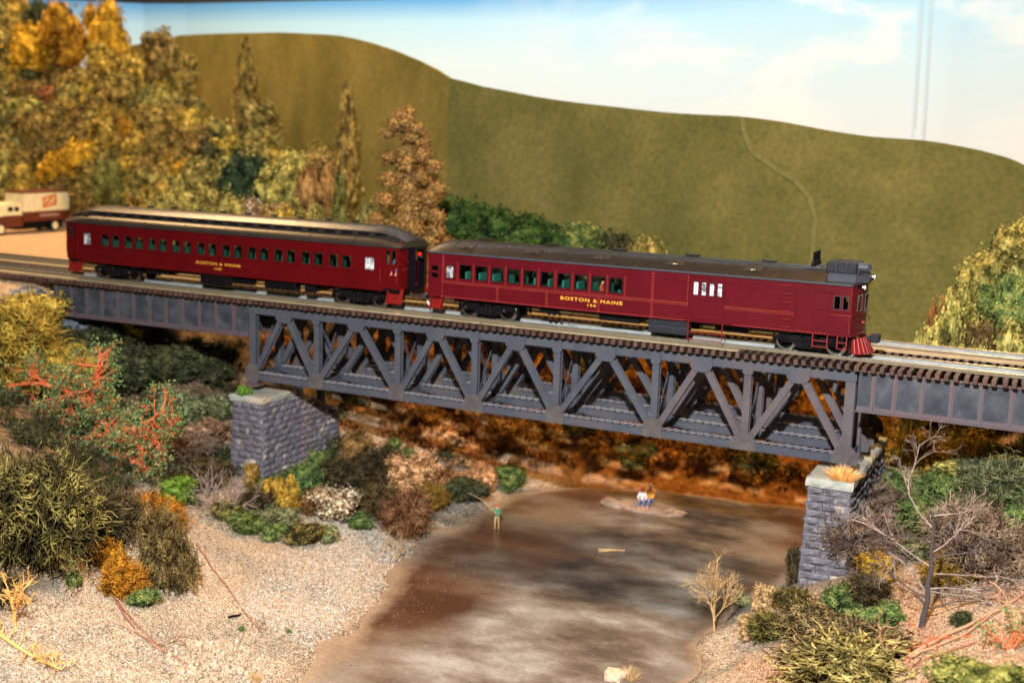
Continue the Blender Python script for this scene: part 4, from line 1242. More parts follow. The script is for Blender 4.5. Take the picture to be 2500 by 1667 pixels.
# ------------------------------------------------------------------ motor rail car (front)
RC = thing('rail_car', (0, 0, 0), 'maroon motor rail car numbered 194 with rivets, exhaust stacks and a red pilot', 'rail car')
Y0 = 1.5
XR, XF = -11.28, 11.02
wins = [(-9.37 + .944 * k, -8.66 + .944 * k) for k in range(10)]
holes = [(a, b, 2.08, 2.84) for a, b in wins]
bag = [(3.47, 3.73), (3.87, 4.12), (4.27, 4.52), (4.66, 4.91)]
hb = [(a, b, 2.34, 3.00) for a, b in bag]
cabw = [(10.19, 10.50, 2.24, 2.88), (10.58, 10.87, 2.24, 2.88)]
vest = [(-11.06, -10.66, 2.05, 2.31), (-11.06, -10.66, 2.42, 2.68)]
arch = [(-10.16, -9.76, 2.08, 2.72)]
for s, extra in ((-1, hb + cabw + vest + arch), (1, hb + cabw + vest + arch)):
    g = G()
    wall_y(g, XR, XF, 1.02, 3.40, s * (Y0 - .07), s * Y0, holes + extra)
    # arched head of the small window: corner fillers
    ax0, ax1 = -10.16, -9.76; c = (ax0 + ax1) / 2; r = (ax1 - ax0) / 2
    for sg in (-1, 1):
        pts = [(c + sg * r, 2.72), (c + sg * r, 2.52)] + [(c + sg * r * math.cos(t), 2.52 + .2 * math.sin(t)) for t in (.35, .7, 1.05, 1.35)] + [(c, 2.72)]
        g.prism(pts if sg < 0 else pts[::-1], -abs(Y0) + .002 if s < 0 else Y0 - .068, -Y0 + .068 if s < 0 else Y0 - .002)
    g.build('side_wall', M['maroon'], RC)
    for a, b in wins: window(RC, a, b, 2.08, 2.84, s * Y0, s, M['black'])
    for a, b, c0, c1 in cabw: window(RC, a, b, c0, c1, s * Y0, s, M['chrome'], t=.028)
    for a, b, c0, c1 in vest: window(RC, a, b, c0, c1, s * Y0, s, M['black'], t=.025)
    for a, b in bag: window(RC, a, b, 2.34, 3.00, s * Y0, s, M['black'], mat_pane=M['frosted'], t=.022)
    aw = window(RC, -10.16, -9.76, 2.08, 2.72, s * Y0, s, M['chrome'], mat_pane=M['frosted'], bars=3, t=.03)
# arched chrome surround
g = G(); c, r = -9.96, .215
pts = [(c - r, 2.08)] + [(c - r * math.cos(t), 2.50 + .25 * math.sin(t)) for t in [i * math.pi / 10 for i in range(11)]] + [(c + r, 2.08), (c - r, 2.08)]
g.tube([(x, -Y0 - .012, z) for x, z in pts], .018, 5); g.build('window_surround', M['chrome'], RC)
g = G(); g.box(XR, XF, -1.42, 1.42, 1.0, 1.12); g.build('floor', M['black'], RC)
g = G(); g.box(XR, XR + .08, -1.42, 1.42, 1.121, 3.4); g.build('rear_end', M['maroon'], RC)
g = G(); g.box(-10.46, -10.40, -1.42, 1.42, 1.121, 3.38); g.box(.15, .21, -1.42, 1.42, 1.121, 3.38); g.box(8.4, 8.46, -1.42, 1.42, 1.121, 3.38)
g.build('inner_partition', M['inside_tan'], RC)
for k in range(12):
    for s in (-1, 1): seat(RC, -9.62 + k * .80, s * .88)
# curved nose with three windows
g = G(); N = 16
def nose(y): return XF + .40 * (1 - (y / 1.5) ** 2)
for i in range(N):
    ya, yb = -1.5 + 3.0 * i / N, -1.5 + 3.0 * (i + 1) / N
    hole = i in (2, 3, 6, 7, 8, 9, 12, 13)
    def q(z0, z1):
        xa, xb = nose(ya), nose(yb)
        g.add([(xa - .07, ya, z0), (xa, ya, z0), (xb, yb, z0), (xb - .07, yb, z0), (xa - .07, ya, z1), (xa, ya, z1), (xb, yb, z1), (xb - .07, yb, z1)],
              [(0, 3, 2, 1), (4, 5, 6, 7), (0, 1, 5, 4), (1, 2, 6, 5), (2, 3, 7, 6), (3, 0, 4, 7)])
    if hole: q(1.0, 2.20); q(2.92, 3.40)
    else: q(1.0, 3.40)
g.build('nose', M['maroon'], RC)
for (ia, ib) in ((2, 4), (6, 10), (12, 14)):
    ya, yb = -1.5 + 3.0 * ia / N, -1.5 + 3.0 * ib / N
    g = G()
    for yy in (ya, yb): g.tube([(nose(yy) + .01, yy, 2.2), (nose(yy) + .01, yy, 2.92)], .03, 5)
    for zz in (2.2, 2.92): g.tube([(nose(ya) + .01, ya, zz), (nose((ya + yb) / 2) + .01, (ya + yb) / 2, zz), (nose(yb) + .01, yb, zz)], .025, 5)
    w = g.build('front_window', M['chrome'], RC)
    g = G(); g.add([(nose(ya) - .03, ya, 2.2), (nose(yb) - .03, yb, 2.2), (nose(yb) - .03, yb, 2.92), (nose(ya) - .03, ya, 2.92),
                    (nose(ya) - .036, ya, 2.2), (nose(yb) - .036, yb, 2.2), (nose(yb) - .036, yb, 2.92), (nose(ya) - .036, ya, 2.92)], [(0, 1, 2, 3), (7, 6, 5, 4)])
    g.build('pane', M['glass'], w)
# mouldings: belt rail, sill band, nose bands
for s in (-1, 1):
    y = s * Y0
    g = G()
    def rail_(a, b, z, h=.10, d=.055):
        ya, yb = (y, y + s * d)
        d = .075; pts = [(0, z), (s * d * .8, z + .008), (s * d, z + h * .25), (s * d * .9, z + h * .35), (0, z + h * 1.1)]
        g.prism([(y + p[0], p[1]) for p in (pts if s > 0 else pts[::-1])], a, b, 'x')
    rail_(-10.45, 3.26, 1.85); rail_(5.08, 8.40, 1.85)
    g.build('belt_rail', M['maroon'], RC)
    g = G(); g.box(-10.45, 3.28, y, y + s * .018, 2.96, 2.985); g.box(5.1, 8.4, y, y + s * .018, 2.96, 2.985)
    g.box(-10.5, -10.46, y, y + s * .03, 1.02, 3.4); g.box(XF - .04, XF, y, y + s * .02, 1.02, 3.4)
    g.box(3.24, 5.08, y, y + s * .07, 1.12, 1.20); g.box(3.1, 5.5, y, y + s * .05, 1.06, 1.115)
    g.build('trim_strip', M['maroon'], RC, kind='stuff')
    # sliding baggage door, raised panels
    g = G()
    wall_y(g, 3.33, 5.02, 1.21, 3.15, y, y + s * .022, [(a - .02, b + .02, 2.32, 3.02) for a, b in bag])
    for a, b in ((3.40, 3.42), (3.76, 3.79), (4.17, 4.20), (4.57, 4.60), (4.94, 4.97)): g.box(a, b, y + s * .023, y + s * .045, 1.40, 2.16)
    g.box(3.40, 4.97, y + s * .023, y + s * .04, 2.16, 2.19)
    g.build('baggage_door', M['maroon'], RC)
    g = G(); g.box(3.27, 3.31, y, y + s * .04, 1.2, 3.2); g.box(5.05, 5.09, y, y + s * .04, 1.2, 3.2); g.box(3.27, 5.09, y, y + s * .04, 3.2, 3.235); g.build('door_frame', M['maroon'], RC)
    g = G(); g.box(8.50, 9.32, y, y + s * .03, 1.24, 3.14)
    for z in (1.35, 2.12, 2.95): g.box(8.43, 8.55, y + s * .031, y + s * .06, z, z + .06)
    g.tube([(8.46, y + s * .04, 1.3), (8.46, y + s * .04, 3.05)], .018, 5)
    g.build('engine_room_door', M['maroon'], RC)
    g = G(); g.box(9.36, 10.02, y, y + s * .045, 1.26, 3.02); g.box(9.30, 10.10, y, y + s * .09, 3.03, 3.13)
    g.box(9.36, 10.02, y + s * .046, y + s * .07, 2.18, 2.21); g.box(9.40, 9.98, y + s * .046, y + s * .07, 1.42, 1.45)
    g.build('cab_door', M['maroon'], RC)
    for z in (1.20, 1.58, 1.98, 2.38, 2.78, 3.16):
        g = G(); g.tube([(7.86, y, z), (7.87, y + s * .10, z + .005), (8.26, y + s * .10, z + .005), (8.27, y, z)], .022, 6); g.build('grab_iron', M['bright_red'], RC)
    g = G()
    for a, b, z in ((-10.42, 11.0, 3.36), (-10.42, 11.0, 1.06)): rivet_line(g, a, z, b, z, y, s)
    for x in (-10.41, -7.15, -7.07, -4.32, -4.24, -1.47, -1.39, 1.36, 1.44): rivet_line(g, x, 1.08, x, 1.84, y, s)
    for x in (-10.41, -10.34, 1.36, 1.44, 3.2, 10.96): rivet_line(g, x, 1.96, x, 3.34, y, s)
    rivet_line(g, 10.96, 1.08, 10.96, 1.96, y, s)
    for a, b in wins: rivet_line(g, a - .12, 2.02, a - .12, 2.92, y, s)
    rivet_line(g, wins[-1][1] + .12, 2.02, wins[-1][1] + .12, 2.92, y, s)
    for a, b in ((-10.4, 3.24), (5.1, 8.38)):
        rivet_line(g, a, 1.90, b, 1.90, y + s * .052, s, .09); rivet_line(g, a, 1.815, b, 1.815, y, s, .09)
    rivet_line(g, 10.06, 2.0, 11.0, 2.0, y + s * .05, s, .08)
    g.build('rivets', M['rivet_glint'], RC, kind='stuff')
def nose_band(z0, z1, d, name, mat):
    g = G()
    pts = [(10.02, -1.5)] + [(nose(-1.5 + 3 * i / 16), -1.5 + 3 * i / 16) for i in range(17)] + [(10.02, 1.5)]
    for i, (a, b) in enumerate(zip(pts[:-1], pts[1:])):
        def out(p, i_):
            if i_ == 0 or (p[1] in (-1.5,) and p[0] < XF): return (p[0], p[1] - d)
            if p[0] < XF and p[1] == 1.5: return (p[0], p[1] + d)
            v = Vector((1, p[1] * .35)).normalized(); return (p[0] + v.x * d, p[1] + v.y * d)
        oa, ob = out(a, i), out(b, i + 1)
        g.add([(a[0], a[1], z0), (oa[0], oa[1], z0 + .015), (ob[0], ob[1], z0 + .015), (b[0], b[1], z0), (a[0], a[1], z1), (oa[0], oa[1], z1 - .03), (ob[0], ob[1], z1 - .03), (b[0], b[1], z1)],
              [(0, 3, 2, 1), (4, 5, 6, 7), (1, 2, 6, 5)])
    return g.build(name, mat, RC)
nose_band(1.98, 2.12, .07, 'nose_belt', M['maroon'])
nose_band(1.00, 1.18, .05, 'nose_sill', M['maroon'])
g = G(); g.tube([(nose(-.55) + .0, -.55, 1.62), (nose(-.55) + .13, -.55, 1.64)], [.09, .05], 8); g.build('nose_plug', M['bright_red'], RC)
g = G(); g.tube([(nose(.35) + .02, .35, 1.85), (nose(.35) + .14, .35, 1.80), (nose(.35) + .12, .35, 1.62)], .03, 6); g.build('nose_hook', M['maroon'], RC)

# roof: arched skin, notched side over the cab, hood rounding off at the rear
def arc(s, top=1.0):
    pr = []
    for i in range(17):
        t = -1 + 2 * i / 16
        pr.append((1.60 * t, 3.44 + (.60 * s) * (1 - abs(t) ** 2.3)))
    return [(-1.60, 3.38)] + pr + [(1.60, 3.38)]
st = [(-11.42, arc(.02)), (-11.36, arc(.30)), (-11.15, arc(.58)), (-10.85, arc(.80)), (-10.45, arc(.95)), (-10.0, arc(1.0)), (0, arc(1.0)), (9.75, arc(1.0))]
rf = roof_loft('roof', st, M['roof_dark'], RC)
g = G()
for s in (-1, 1): g.box(-11.2, 11.0, s * 1.601, s * 1.625, 3.37, 3.46)
g.build('eave_strip', M['roof_grey'], rf)
g = G()
pts = [(9.751, -1.60)] + [(nose(-1.5 + 3 * i / 12) + .08, (-1.5 + 3 * i / 12) * 1.07) for i in range(13)] + [(9.751, 1.60)]
g.prism(pts, 3.41, 3.50, 'z'); g.build('cab_roof_deck', M['roof_dark'], rf)
g = G()
pts = [(9.751, -1.12), (11.02, -1.12), (11.55, -.55), (11.58, 0), (11.55, .55), (11.02, 1.12), (9.751, 1.12)]
g.prism(pts, 3.501, 3.80, 'z'); g.build('raised_roof_deck', M['roof_grey'], rf)
g = G()
for x in (-9.9, -7.1, -3.3, .5, 3.0, 5.1, 7.4, 9.2):
    pr = arc(1.0)[1:-1]
    for a, b in zip(pr[:-1], pr[1:]): g.beam((x, a[0], a[1] + .004), (x, b[0], b[1] + .004), .025, .016, (1, 0, 0))
g.build('roof_seam', M['roof_black'], rf)
def on_arc(y): return 3.44 + .60 * (1 - abs(y / 1.6) ** 2.3)
for k in range(5):
    x = -9.08 + 3.855 * k
    g = G()
    ya, yb = -1.30, -.88
    g.add([(x - .55, ya, on_arc(ya) + .01), (x + .30, ya, on_arc(ya) + .01), (x + .42, yb, on_arc(yb) + .01), (x - .43, yb, on_arc(yb) + .01),
           (x - .55, ya, on_arc(ya) + .04), (x + .30, ya, on_arc(ya) + .04), (x + .42, yb, on_arc(yb) + .04), (x - .43, yb, on_arc(yb) + .04)],
          [(0, 3, 2, 1), (4, 5, 6, 7), (0, 1, 5, 4), (1, 2, 6, 5), (2, 3, 7, 6), (3, 0, 4, 7)])
    g.build('roof_hatch', M['roof_black'], rf)
    g = G(); g.tube([(x - .12, -1.28, on_arc(1.28) + .03), (x - .12, -1.36, on_arc(1.28) + .07), (x + .10, -1.36, on_arc(1.28) + .07), (x + .14, -1.25, on_arc(1.25) + .06)], .025, 5); g.build('hatch_latch', M['chrome'], rf)
    g = G(); g.box(x + .0, x + .62, .05, .55, 4.03, 4.10); g.box(x - .04, x + .66, .01, .59, 4.101, 4.125); g.build('roof_vent', M['roof_dark'], rf)
g = G(); g.bbox(8.68, 9.28, -.62, .62, 3.90, 4.08, .02); g.bbox(8.60, 9.34, -.66, .66, 3.96, 4.0, .01)
ex = g.build('exhaust_manifold', M['roof_grey'], RC)
for k in range(4):
    y = -.60 + .40 * k
    g = G(); g.tube([(8.96, y, 4.08), (8.96, y, 4.20), (8.96, y, 4.36), (8.96, y, 4.72)], [.12, .11, .05, .05], 10); g.tube([(8.96, y, 4.70), (8.96, y, 4.74)], .06, 10)
    g.build('exhaust_stack', M['black'], ex)
rad = None
g = G()
for k in range(3):
    g.bbox(9.60 + .475 * k, 10.05 + .475 * k, -.88, .88, 3.85, 4.37, .05)
rad = g.build('radiator', M['dark_grey'], RC)
g = G()
for k in (1, 2):
    for d in (-.035, .01): g.box(9.60 + .475 * k - .012 + d, 9.60 + .475 * k + .012 + d, -.91, -.881, 3.86, 4.35)
g.box(9.62, 11.0, -.84, .84, 3.801, 3.849)
g.build('radiator_strap', M['roof_grey'], rad)
g = G(); g.tube([(11.05, -.62, 4.18), (11.05, -.60, 4.18), (11.48, -.60, 4.18), (11.50, -.62, 4.18)], [.17, .20, .20, .17], 14); g.build('air_tank', M['roof_grey'], RC)
g = G(); g.tube([(11.05, -.15, 4.16), (11.48, -.15, 4.16)], .20, 14); g.build('air_tank', M['roof_grey'], RC)
g = G(); g.box(11.03, 11.5, -.62, -.12, 3.801, 3.95); g.bbox(11.0, 11.16, -.82, -.62, 3.801, 4.10, .02); g.tube([(11.16, -.75, 4.02), (11.5, -.70, 4.0)], .03, 6)
g.build('tank_cradle', M['dark_grey'], RC)
for (x, y, z) in ((11.66, -.05, 3.72), (nose(-1.0) + .18, -1.0, 3.30)):
    g = G(); g.tube([(x - .12, y, z), (x + .02, y, z)], [.10, .13], 10); g.ball((x - .10, y, z), .10, 8, 5); g.tube([(x - .22, y, z - .02), (x - .10, y, z - .03)], .03, 5)
    h = g.build('headlight', M['black_gloss'], RC)
    g = G(); g.ball((x + .03, y, z), .105, 10, 6, (.45, 1, 1)); g.build('lens', M['lens'], h)
    g = G(); g.ball((x - .03, y - .11, z + .03), .07, 8, 5, (.8, .5, .8)); g.build('side_lens', M['lens'], h)
# underframe
lettering(RC, 'BOSTON & MAINE', -3.49, -.13, 1.588, .175, -Y0, M['gold_letter'])
lettering(RC, '194', -2.0, -1.56, 1.335, .14, -Y0, M['gold_letter'])
g = G(); g.bbox(1.22, 3.26, -1.38, -.75, .28, .96, .03); bx = g.build('battery_box', M['dark_grey'], RC)
g = G(); g.box(1.26, 3.22, -1.40, -1.381, .60, .625)
for x in (1.75, 2.75):
    for z in (.48, .82): g.tube([(x - .09, -1.385, z), (x - .05, -1.43, z), (x + .05, -1.43, z), (x + .09, -1.385, z)], .012, 5); g.box(x - .2, x - .17, -1.40, -1.381, z - .05, z + .05)
g.build('box_handle', M['roof_grey'], bx)
g = G(); g.bbox(1.22, 3.2, .75, 1.38, .30, .96, .03); g.build('battery_box', M['dark_grey'], RC)
g = G()
g.bbox(-4.9, -3.9, -1.0, -.55, .62, .95, .03)
for x in (-4.3, -4.0, -3.7): g.ball((x, -1.05, .66), .11, 8, 5)
g.tube([(-3.3, -1.2, .9), (-3.25, -1.25, .68), (-3.0, -1.25, .62), (-2.85, -1.22, .9)], .02, 5)
g.box(-10.2, 10.9, -.18, .18, .72, .995)
g.bbox(-1.6, .6, -.9, .9, .55, .96, .03); g.bbox(4.4, 6.0, -.6, .6, .55, .96, .03)
g.build('underframe', M['black'], RC)
rail_truck(RC, -9.08, -6.80); rail_truck(RC, 7.95, 10.30, r=.46, pins=False)
steps(RC, -11.16, -10.46, -1.42, z1=1.02, out=-1); steps(RC, -11.16, -10.46, 1.42, z1=1.02, out=1)
g = G()
for x in (3.33, 5.03): g.tube([(x, -1.5, 1.24), (x, -1.53, 1.0), (x, -1.55, .20)], .025, 6)
g.tube([(3.33, -1.55, .20), (5.03, -1.55, .20)], .025, 6); g.tube([(3.33, -1.54, .52), (5.03, -1.54, .52)], .022, 6)
g.build('stirrup_ladder', M['bright_red'], RC)
for a, b in ((9.35, 10.02), (10.48, 10.90)):
    for s in (-1, 1):
        g = G()
        for x in (a, b): g.beam((x, s * 1.50, 1.02), (x, s * 1.52, .42), .05, .05, (0, 1, 0))
        for z in (.44, .72): g.box(a, b, s * 1.50 - .04, s * 1.50 + .05, z - .02, z + .02)
        g.build('cab_step', M['bright_red'], RC)
# pilot and coupler box
g = G()
top = [(11.05, -1.0), (11.42, -.6), (11.50, 0), (11.42, .6), (11.05, 1.0)]
bot = [(11.12, -1.22), (11.70, -.75), (11.92, 0), (11.70, .75), (11.12, 1.22)]
for a, b, c, d in zip(top[:-1], top[1:], bot[:-1], bot[1:]):
    g.add([(a[0], a[1], .92), (b[0], b[1], .92), (d[0], d[1], .16), (c[0], c[1], .16), (a[0] - .04, a[1] * .97, .92), (b[0] - .04, b[1] * .97, .92), (d[0] - .04, d[1] * .97, .16), (c[0] - .04, c[1] * .97, .16)],
          [(0, 3, 2, 1), (4, 5, 6, 7), (0, 1, 5, 4), (3, 7, 6, 2), (0, 4, 7, 3), (1, 2, 6, 5)])
    for k in range(3):
        t = (k + .5) / 3
        g.beam((a[0] + (b[0] - a[0]) * t + .02, a[1] + (b[1] - a[1]) * t, .9), (c[0] + (d[0] - c[0]) * t + .03, c[1] + (d[1] - c[1]) * t, .22), .04, .03, (1, 0, 0))
g.build('pilot', M['bright_red'], RC)
g = G()
for c, d in zip(bot[:-1], bot[1:]):
    for k in range(4):
        t = (k + .5) / 4; g.ball((c[0] + (d[0] - c[0]) * t + .01, c[1] + (d[1] - c[1]) * t, .21), .025, 5, 3)
g.build('rivets', M['brass_pin'], RC, kind='stuff')
g = G(); g.bbox(11.72, 12.16, -.22, .22, .66, 1.06, .05); g.box(11.40, 11.72, -.12, .12, .76, .92); g.box(11.84, 11.88, -.24, .24, .70, 1.02); g.build('coupler', M['dark_grey'], RC)
g = G(); g.box(-11.55, -11.28, -.50, .50, 1.0, 3.35); g.build('diaphragm', M['black'], RC)

# ------------------------------------------------------------------ passenger coach (behind)
CO = thing('passenger_coach', (-25.3, 0, 0), 'dark red clerestory passenger coach coupled behind the maroon rail car', 'passenger coach')
XL, XE = -37.40, -13.08
cw = []
for k in range(10):
    cw.append((-34.52 + 1.876 * k, -33.96 + 1.876 * k)); cw.append((-33.66 + 1.876 * k, -33.09 + 1.876 * k))
lav = [(-35.96, -35.42), (-15.27, -14.69)]
vb = [(-37.28, -37.05), (-36.95, -36.72), (-13.95, -13.69), (-13.56, -13.32)]
for s in (-1, 1):
    y = s * Y0
    g = G()
    hh = [(a, b, 2.13, 2.83) for a, b in cw + lav] + [(a, b, 2.54, 3.27) for a, b in vb]
    wall_y(g, XL, -36.34, 1.18, 3.46, y - s * .07, y, [h for h in hh if h[1] < -36.4])
    wall_y(g, -36.34, -14.14, 1.03, 3.46, y - s * .07, y, [h for h in hh if -36.34 < h[0] < -14.2])
    wall_y(g, -14.14, XE, 1.18, 3.46, y - s * .07, y, [h for h in hh if h[0] > -14.1])
    g.build('side_wall', M['coach_red'], CO)
    for i, (a, b) in enumerate(cw): window(CO, a, b, 2.13, 2.83, y, s, M['chrome'], t=.022)
    for a, b in lav: window(CO, a, b, 2.13, 2.83, y, s, M['chrome'], mat_pane=M['frosted'], bars=4, t=.02)
    for a, b in vb: window(CO, a, b, 2.54, 3.27, y, s, M['chrome'], t=.018)
    g = G()
    g.box(-36.34, -14.16, y, y + s * .035, 1.985, 2.06); g.box(-36.34, -14.16, y, y + s * .015, 2.94, 2.965)
    g.build('belt_rail', M['coach_red'], CO)
    g = G()
    for x in (-36.34, -14.16, XE - .03, XL): g.box(x, x + .03, y, y + s * .03, 1.2, 3.46)
    for x in [-34.0 + 1.876 * k + .41 for k in range(11)]: g.box(x, x + .012, y, y + s * .008, 1.04, 1.98)
    g.build('trim_strip', M['coach_red'], CO, kind='stuff')
    for a, b in ((-37.32, -36.50), (-13.98, -13.30)):
        g = G()
        wall_y(g, a, b, 1.30, 3.35, y, y + s * .02, [(c - .02, d + .02, 2.52, 3.29) for c, d in vb if a < c < b])
        g.box(a + .1, b - .1, y + s * .021, y + s * .035, 1.45, 2.35)
        g.build('vestibule_door', M['coach_red'], CO)
    for x in (-14.25, -13.20, -36.42, -37.36):
        g = G(); g.tube([(x, y, 1.45), (x, y + s * .08, 1.5), (x, y + s * .08, 2.25), (x, y, 2.30)], .018, 5); g.build('handrail', M['bright_red'], CO)
    steps(CO, -13.88, -13.02, s * 1.40, z1=1.18, out=s, tall=.42); steps(CO, -37.3, -36.45, s * 1.40, z1=1.18, out=s, tall=.42)
g = G(); g.box(XL, XE, -1.42, 1.42, 1.0, 1.15); g.build('floor', M['black'], CO)
g = G()
for x in (-36.3, -14.3): g.box(x, x + .06, -1.42, 1.42, 1.151, 3.44)
g.build('inner_partition', M['inside_tan'], CO)
g = G(); g.box(-36.2, -14.35, -1.41, 1.41, 3.42, 3.45); g.build('ceiling', M['inside_tan'], CO)
for k in range(22):
    for s in (-1, 1): seat(CO, -34.85 + k * .94, s * .88, -1, 'seat_coach')
# ends with diaphragms
for x, o_ in ((XE, 1), (XL, -1)):
    g = G()
    x0, x1 = (x - .08, x) if o_ > 0 else (x, x + .08)
    for ya, yb in ((-1.42, -.52), (.52, 1.42)): g.box(x0, x1, ya, yb, 1.05, 3.46)
    pts = [(-1.5, 3.461)] + [(1.5 * math.cos(t) * -1, 3.46 + .48 * math.sin(t)) for t in [math.pi * i / 12 for i in range(1, 12)]] + [(1.5, 3.461)]
    g.prism(pts, x0, x1, 'x')
    g.box(x0, x1, -.519, .519, 3.28, 3.46)
    g.build('end_wall', M['coach_red'], CO)
    g = G()
    xd0, xd1 = (x + .001, x + .42) if o_ > 0 else (x - .42, x - .001)
    g.box(xd0, xd1, -.58, -.46, 1.0, 3.45); g.box(xd0, xd1, .46, .58, 1.0, 3.45); g.box(xd0, xd1, -.459, .459, 3.30, 3.45); g.box(xd0, xd1, -.459, .459, 1.0, 1.12)
    g.build('diaphragm', M['black_gloss'], CO)
    g = G(); xx = x - o_ * .12
    g.box(min(xx, xx - o_ * .05), max(xx, xx - o_ * .05), -.45, .45, 1.15, 3.28); g.build('end_door', M['coach_red'], CO)
    g = G(); g.tube([(x + o_ * .03, -1.25, 2.95), (x + o_ * .08, -.95, 2.78), (x + o_ * .08, -.65, 2.60)], .018, 5); g.tube([(x + o_ * .04, -1.2, 2.2), (x + o_ * .08, -1.0, 2.28), (x + o_ * .08, -.7, 2.28)], .018, 5)
    g.build('handrail', M['bright_red'], CO)
g = G(); g.ball((-12.52, -.30, 3.08), .12, 10, 7); ml = g.build('marker_lamp', M['red_lens'], CO)
g = G(); g.tube([(-13.0, -.32, 3.0), (-12.6, -.30, 3.05)], .03, 5); g.tube([(-12.55, -.22, 2.95), (-12.38, -.22, 2.92)], .09, 8); g.build('lamp_bracket', M['dark_grey'], ml)
# clerestory roof: lower decks curving to the monitor; the ends close down as hoods
def croof(t):
    """t = 1 full height, 0 = end of hood"""
    k = t
    z_e = 3.46
    lo = [(-1.60, z_e - .03), (-1.60, z_e + .03), (-1.50, z_e + .03 + .18 * k), (-1.30, z_e + .06 + .31 * k), (-1.05, z_e + .08 + .40 * k)]
    inn = -.98 - (1 - k) * .02
    up = [(inn, z_e + .08 + .42 * k), (inn, z_e + .08 + .58 * k + .02), (inn - .07, z_e + .08 + .60 * k + .02), (inn - .07, z_e + .08 + .64 * k + .03), (-.75, z_e + .08 + .83 * k), (-.45, z_e + .08 + .93 * k), (-.15, z_e + .08 + .98 * k), (0, z_e + .08 + .985 * k)]
    half = lo + up
    return half + [(-y, z) for y, z in half[::-1][1:]]
st = []
for x, t in [(XL - .12, .30), (XL + .1, .46), (XL + .45, .63), (XL + .9, .80), (XL + 1.4, .93), (XL + 2.0, 1), (-25, 1), (XE - 2.0, 1), (XE - 1.4, .93), (XE - .9, .80), (XE - .45, .63), (XE - .1, .46), (XE + .12, .30)]:
    st.append((x, croof(t)))
rf = roof_loft('roof', st, M['roof_black'], CO)
g = G()
for s in (-1, 1):
    for k in range(19):
        x = -35.3 + 1.13 * k
        g = G(); g.box(x, x + .75, s * .981, s * 1.0, 3.99, 4.10)
        g.build('clerestory_window', M['black_gloss'], rf)
for x in [-33.82 + 1.885 * k for k in range(10)] + []:
    g = G(); g.tube([(x, 0, 4.50), (x, 0, 4.60)], .05, 8); g.tube([(x - .17, 0, 4.62), (x + .17, 0, 4.62)], .05, 8); g.tube([(x - .2, 0, 4.62), (x - .17, 0, 4.62)], .07, 8); g.tube([(x + .17, 0, 4.62), (x + .2, 0, 4.62)], .07, 8)
    g.build('roof_ventilator', M['black'], rf)
g = G(); g.tube([(-36.1, -1.18, 3.75), (-36.1, -1.18, 3.95)], .06, 8); g.tube([(-36.3, -1.18, 3.98), (-35.9, -1.18, 3.98)], .06, 8); g.build('roof_ventilator', M['black'], rf)
g = G()
for x in (-34, -31, -28, -25, -22, -19, -16):
    for s in (-1, 1):
        g.beam((x, s * 1.585, 3.52), (x, s * 1.49, 3.69), .02, .012, (1, 0, 0)); g.beam((x, s * 1.49, 3.685), (x, s * 1.29, 3.845), .02, .012, (1, 0, 0))
g.build('roof_seam', M['black'], rf)
lettering(CO, 'BOSTON & MAINE', -27.08, -23.82, 1.66, .155, -Y0, M['gold_letter'])
lettering(CO, '1509', -25.72, -25.20, 1.375, .13, -Y0, M['gold_letter'])
g = G(); g.bbox(-27.0, -25.02, -1.30, -.70, .34, 1.0, .04); g.build('battery_box', M['black_gloss'], CO)
g = G(); g.bbox(-22.4, -20.2, -1.15, -.55, .45, 1.0, .04); g.build('equipment_box', M['black_gloss'], CO)
g = G(); g.tube([(-24.7, -1.0, .72), (-23.2, -1.0, .72)], .20, 12); g.build('air_tank', M['black_gloss'], CO)
g = G(); g.box(-36.8, -13.4, -.22, .22, .72, .999); g.bbox(-31.6, -29.8, -.9, .9, .6, .99, .03); g.bbox(-19.6, -18.9, -1.1, 1.1, .5, .99, .03)
for x in (-24.4, -23.4, -21.9, -19.4): g.tube([(x, -1.2, .99), (x, -1.2, .62)], .015, 5)
g.build('underframe', M['black'], CO)
rail_truck(CO, -35.03, -32.58); rail_truck(CO, -17.20, -14.72)
g = G(); g.box(-13.05, -12.6, -.14, .14, .62, .86); g.bbox(-12.6, -12.2, -.18, .18, .58, .92, .05); g.tube([(-12.3, -.2, .80), (-12.0, -.3, .6), (-11.8, -.3, .16)], .03, 6); g.build('coupler', M['wheel_steel'], CO)
g = G(); g.box(-12.2, -11.3, -.12, .12, .64, .84); g.build('drawbar', M['black'], CO)
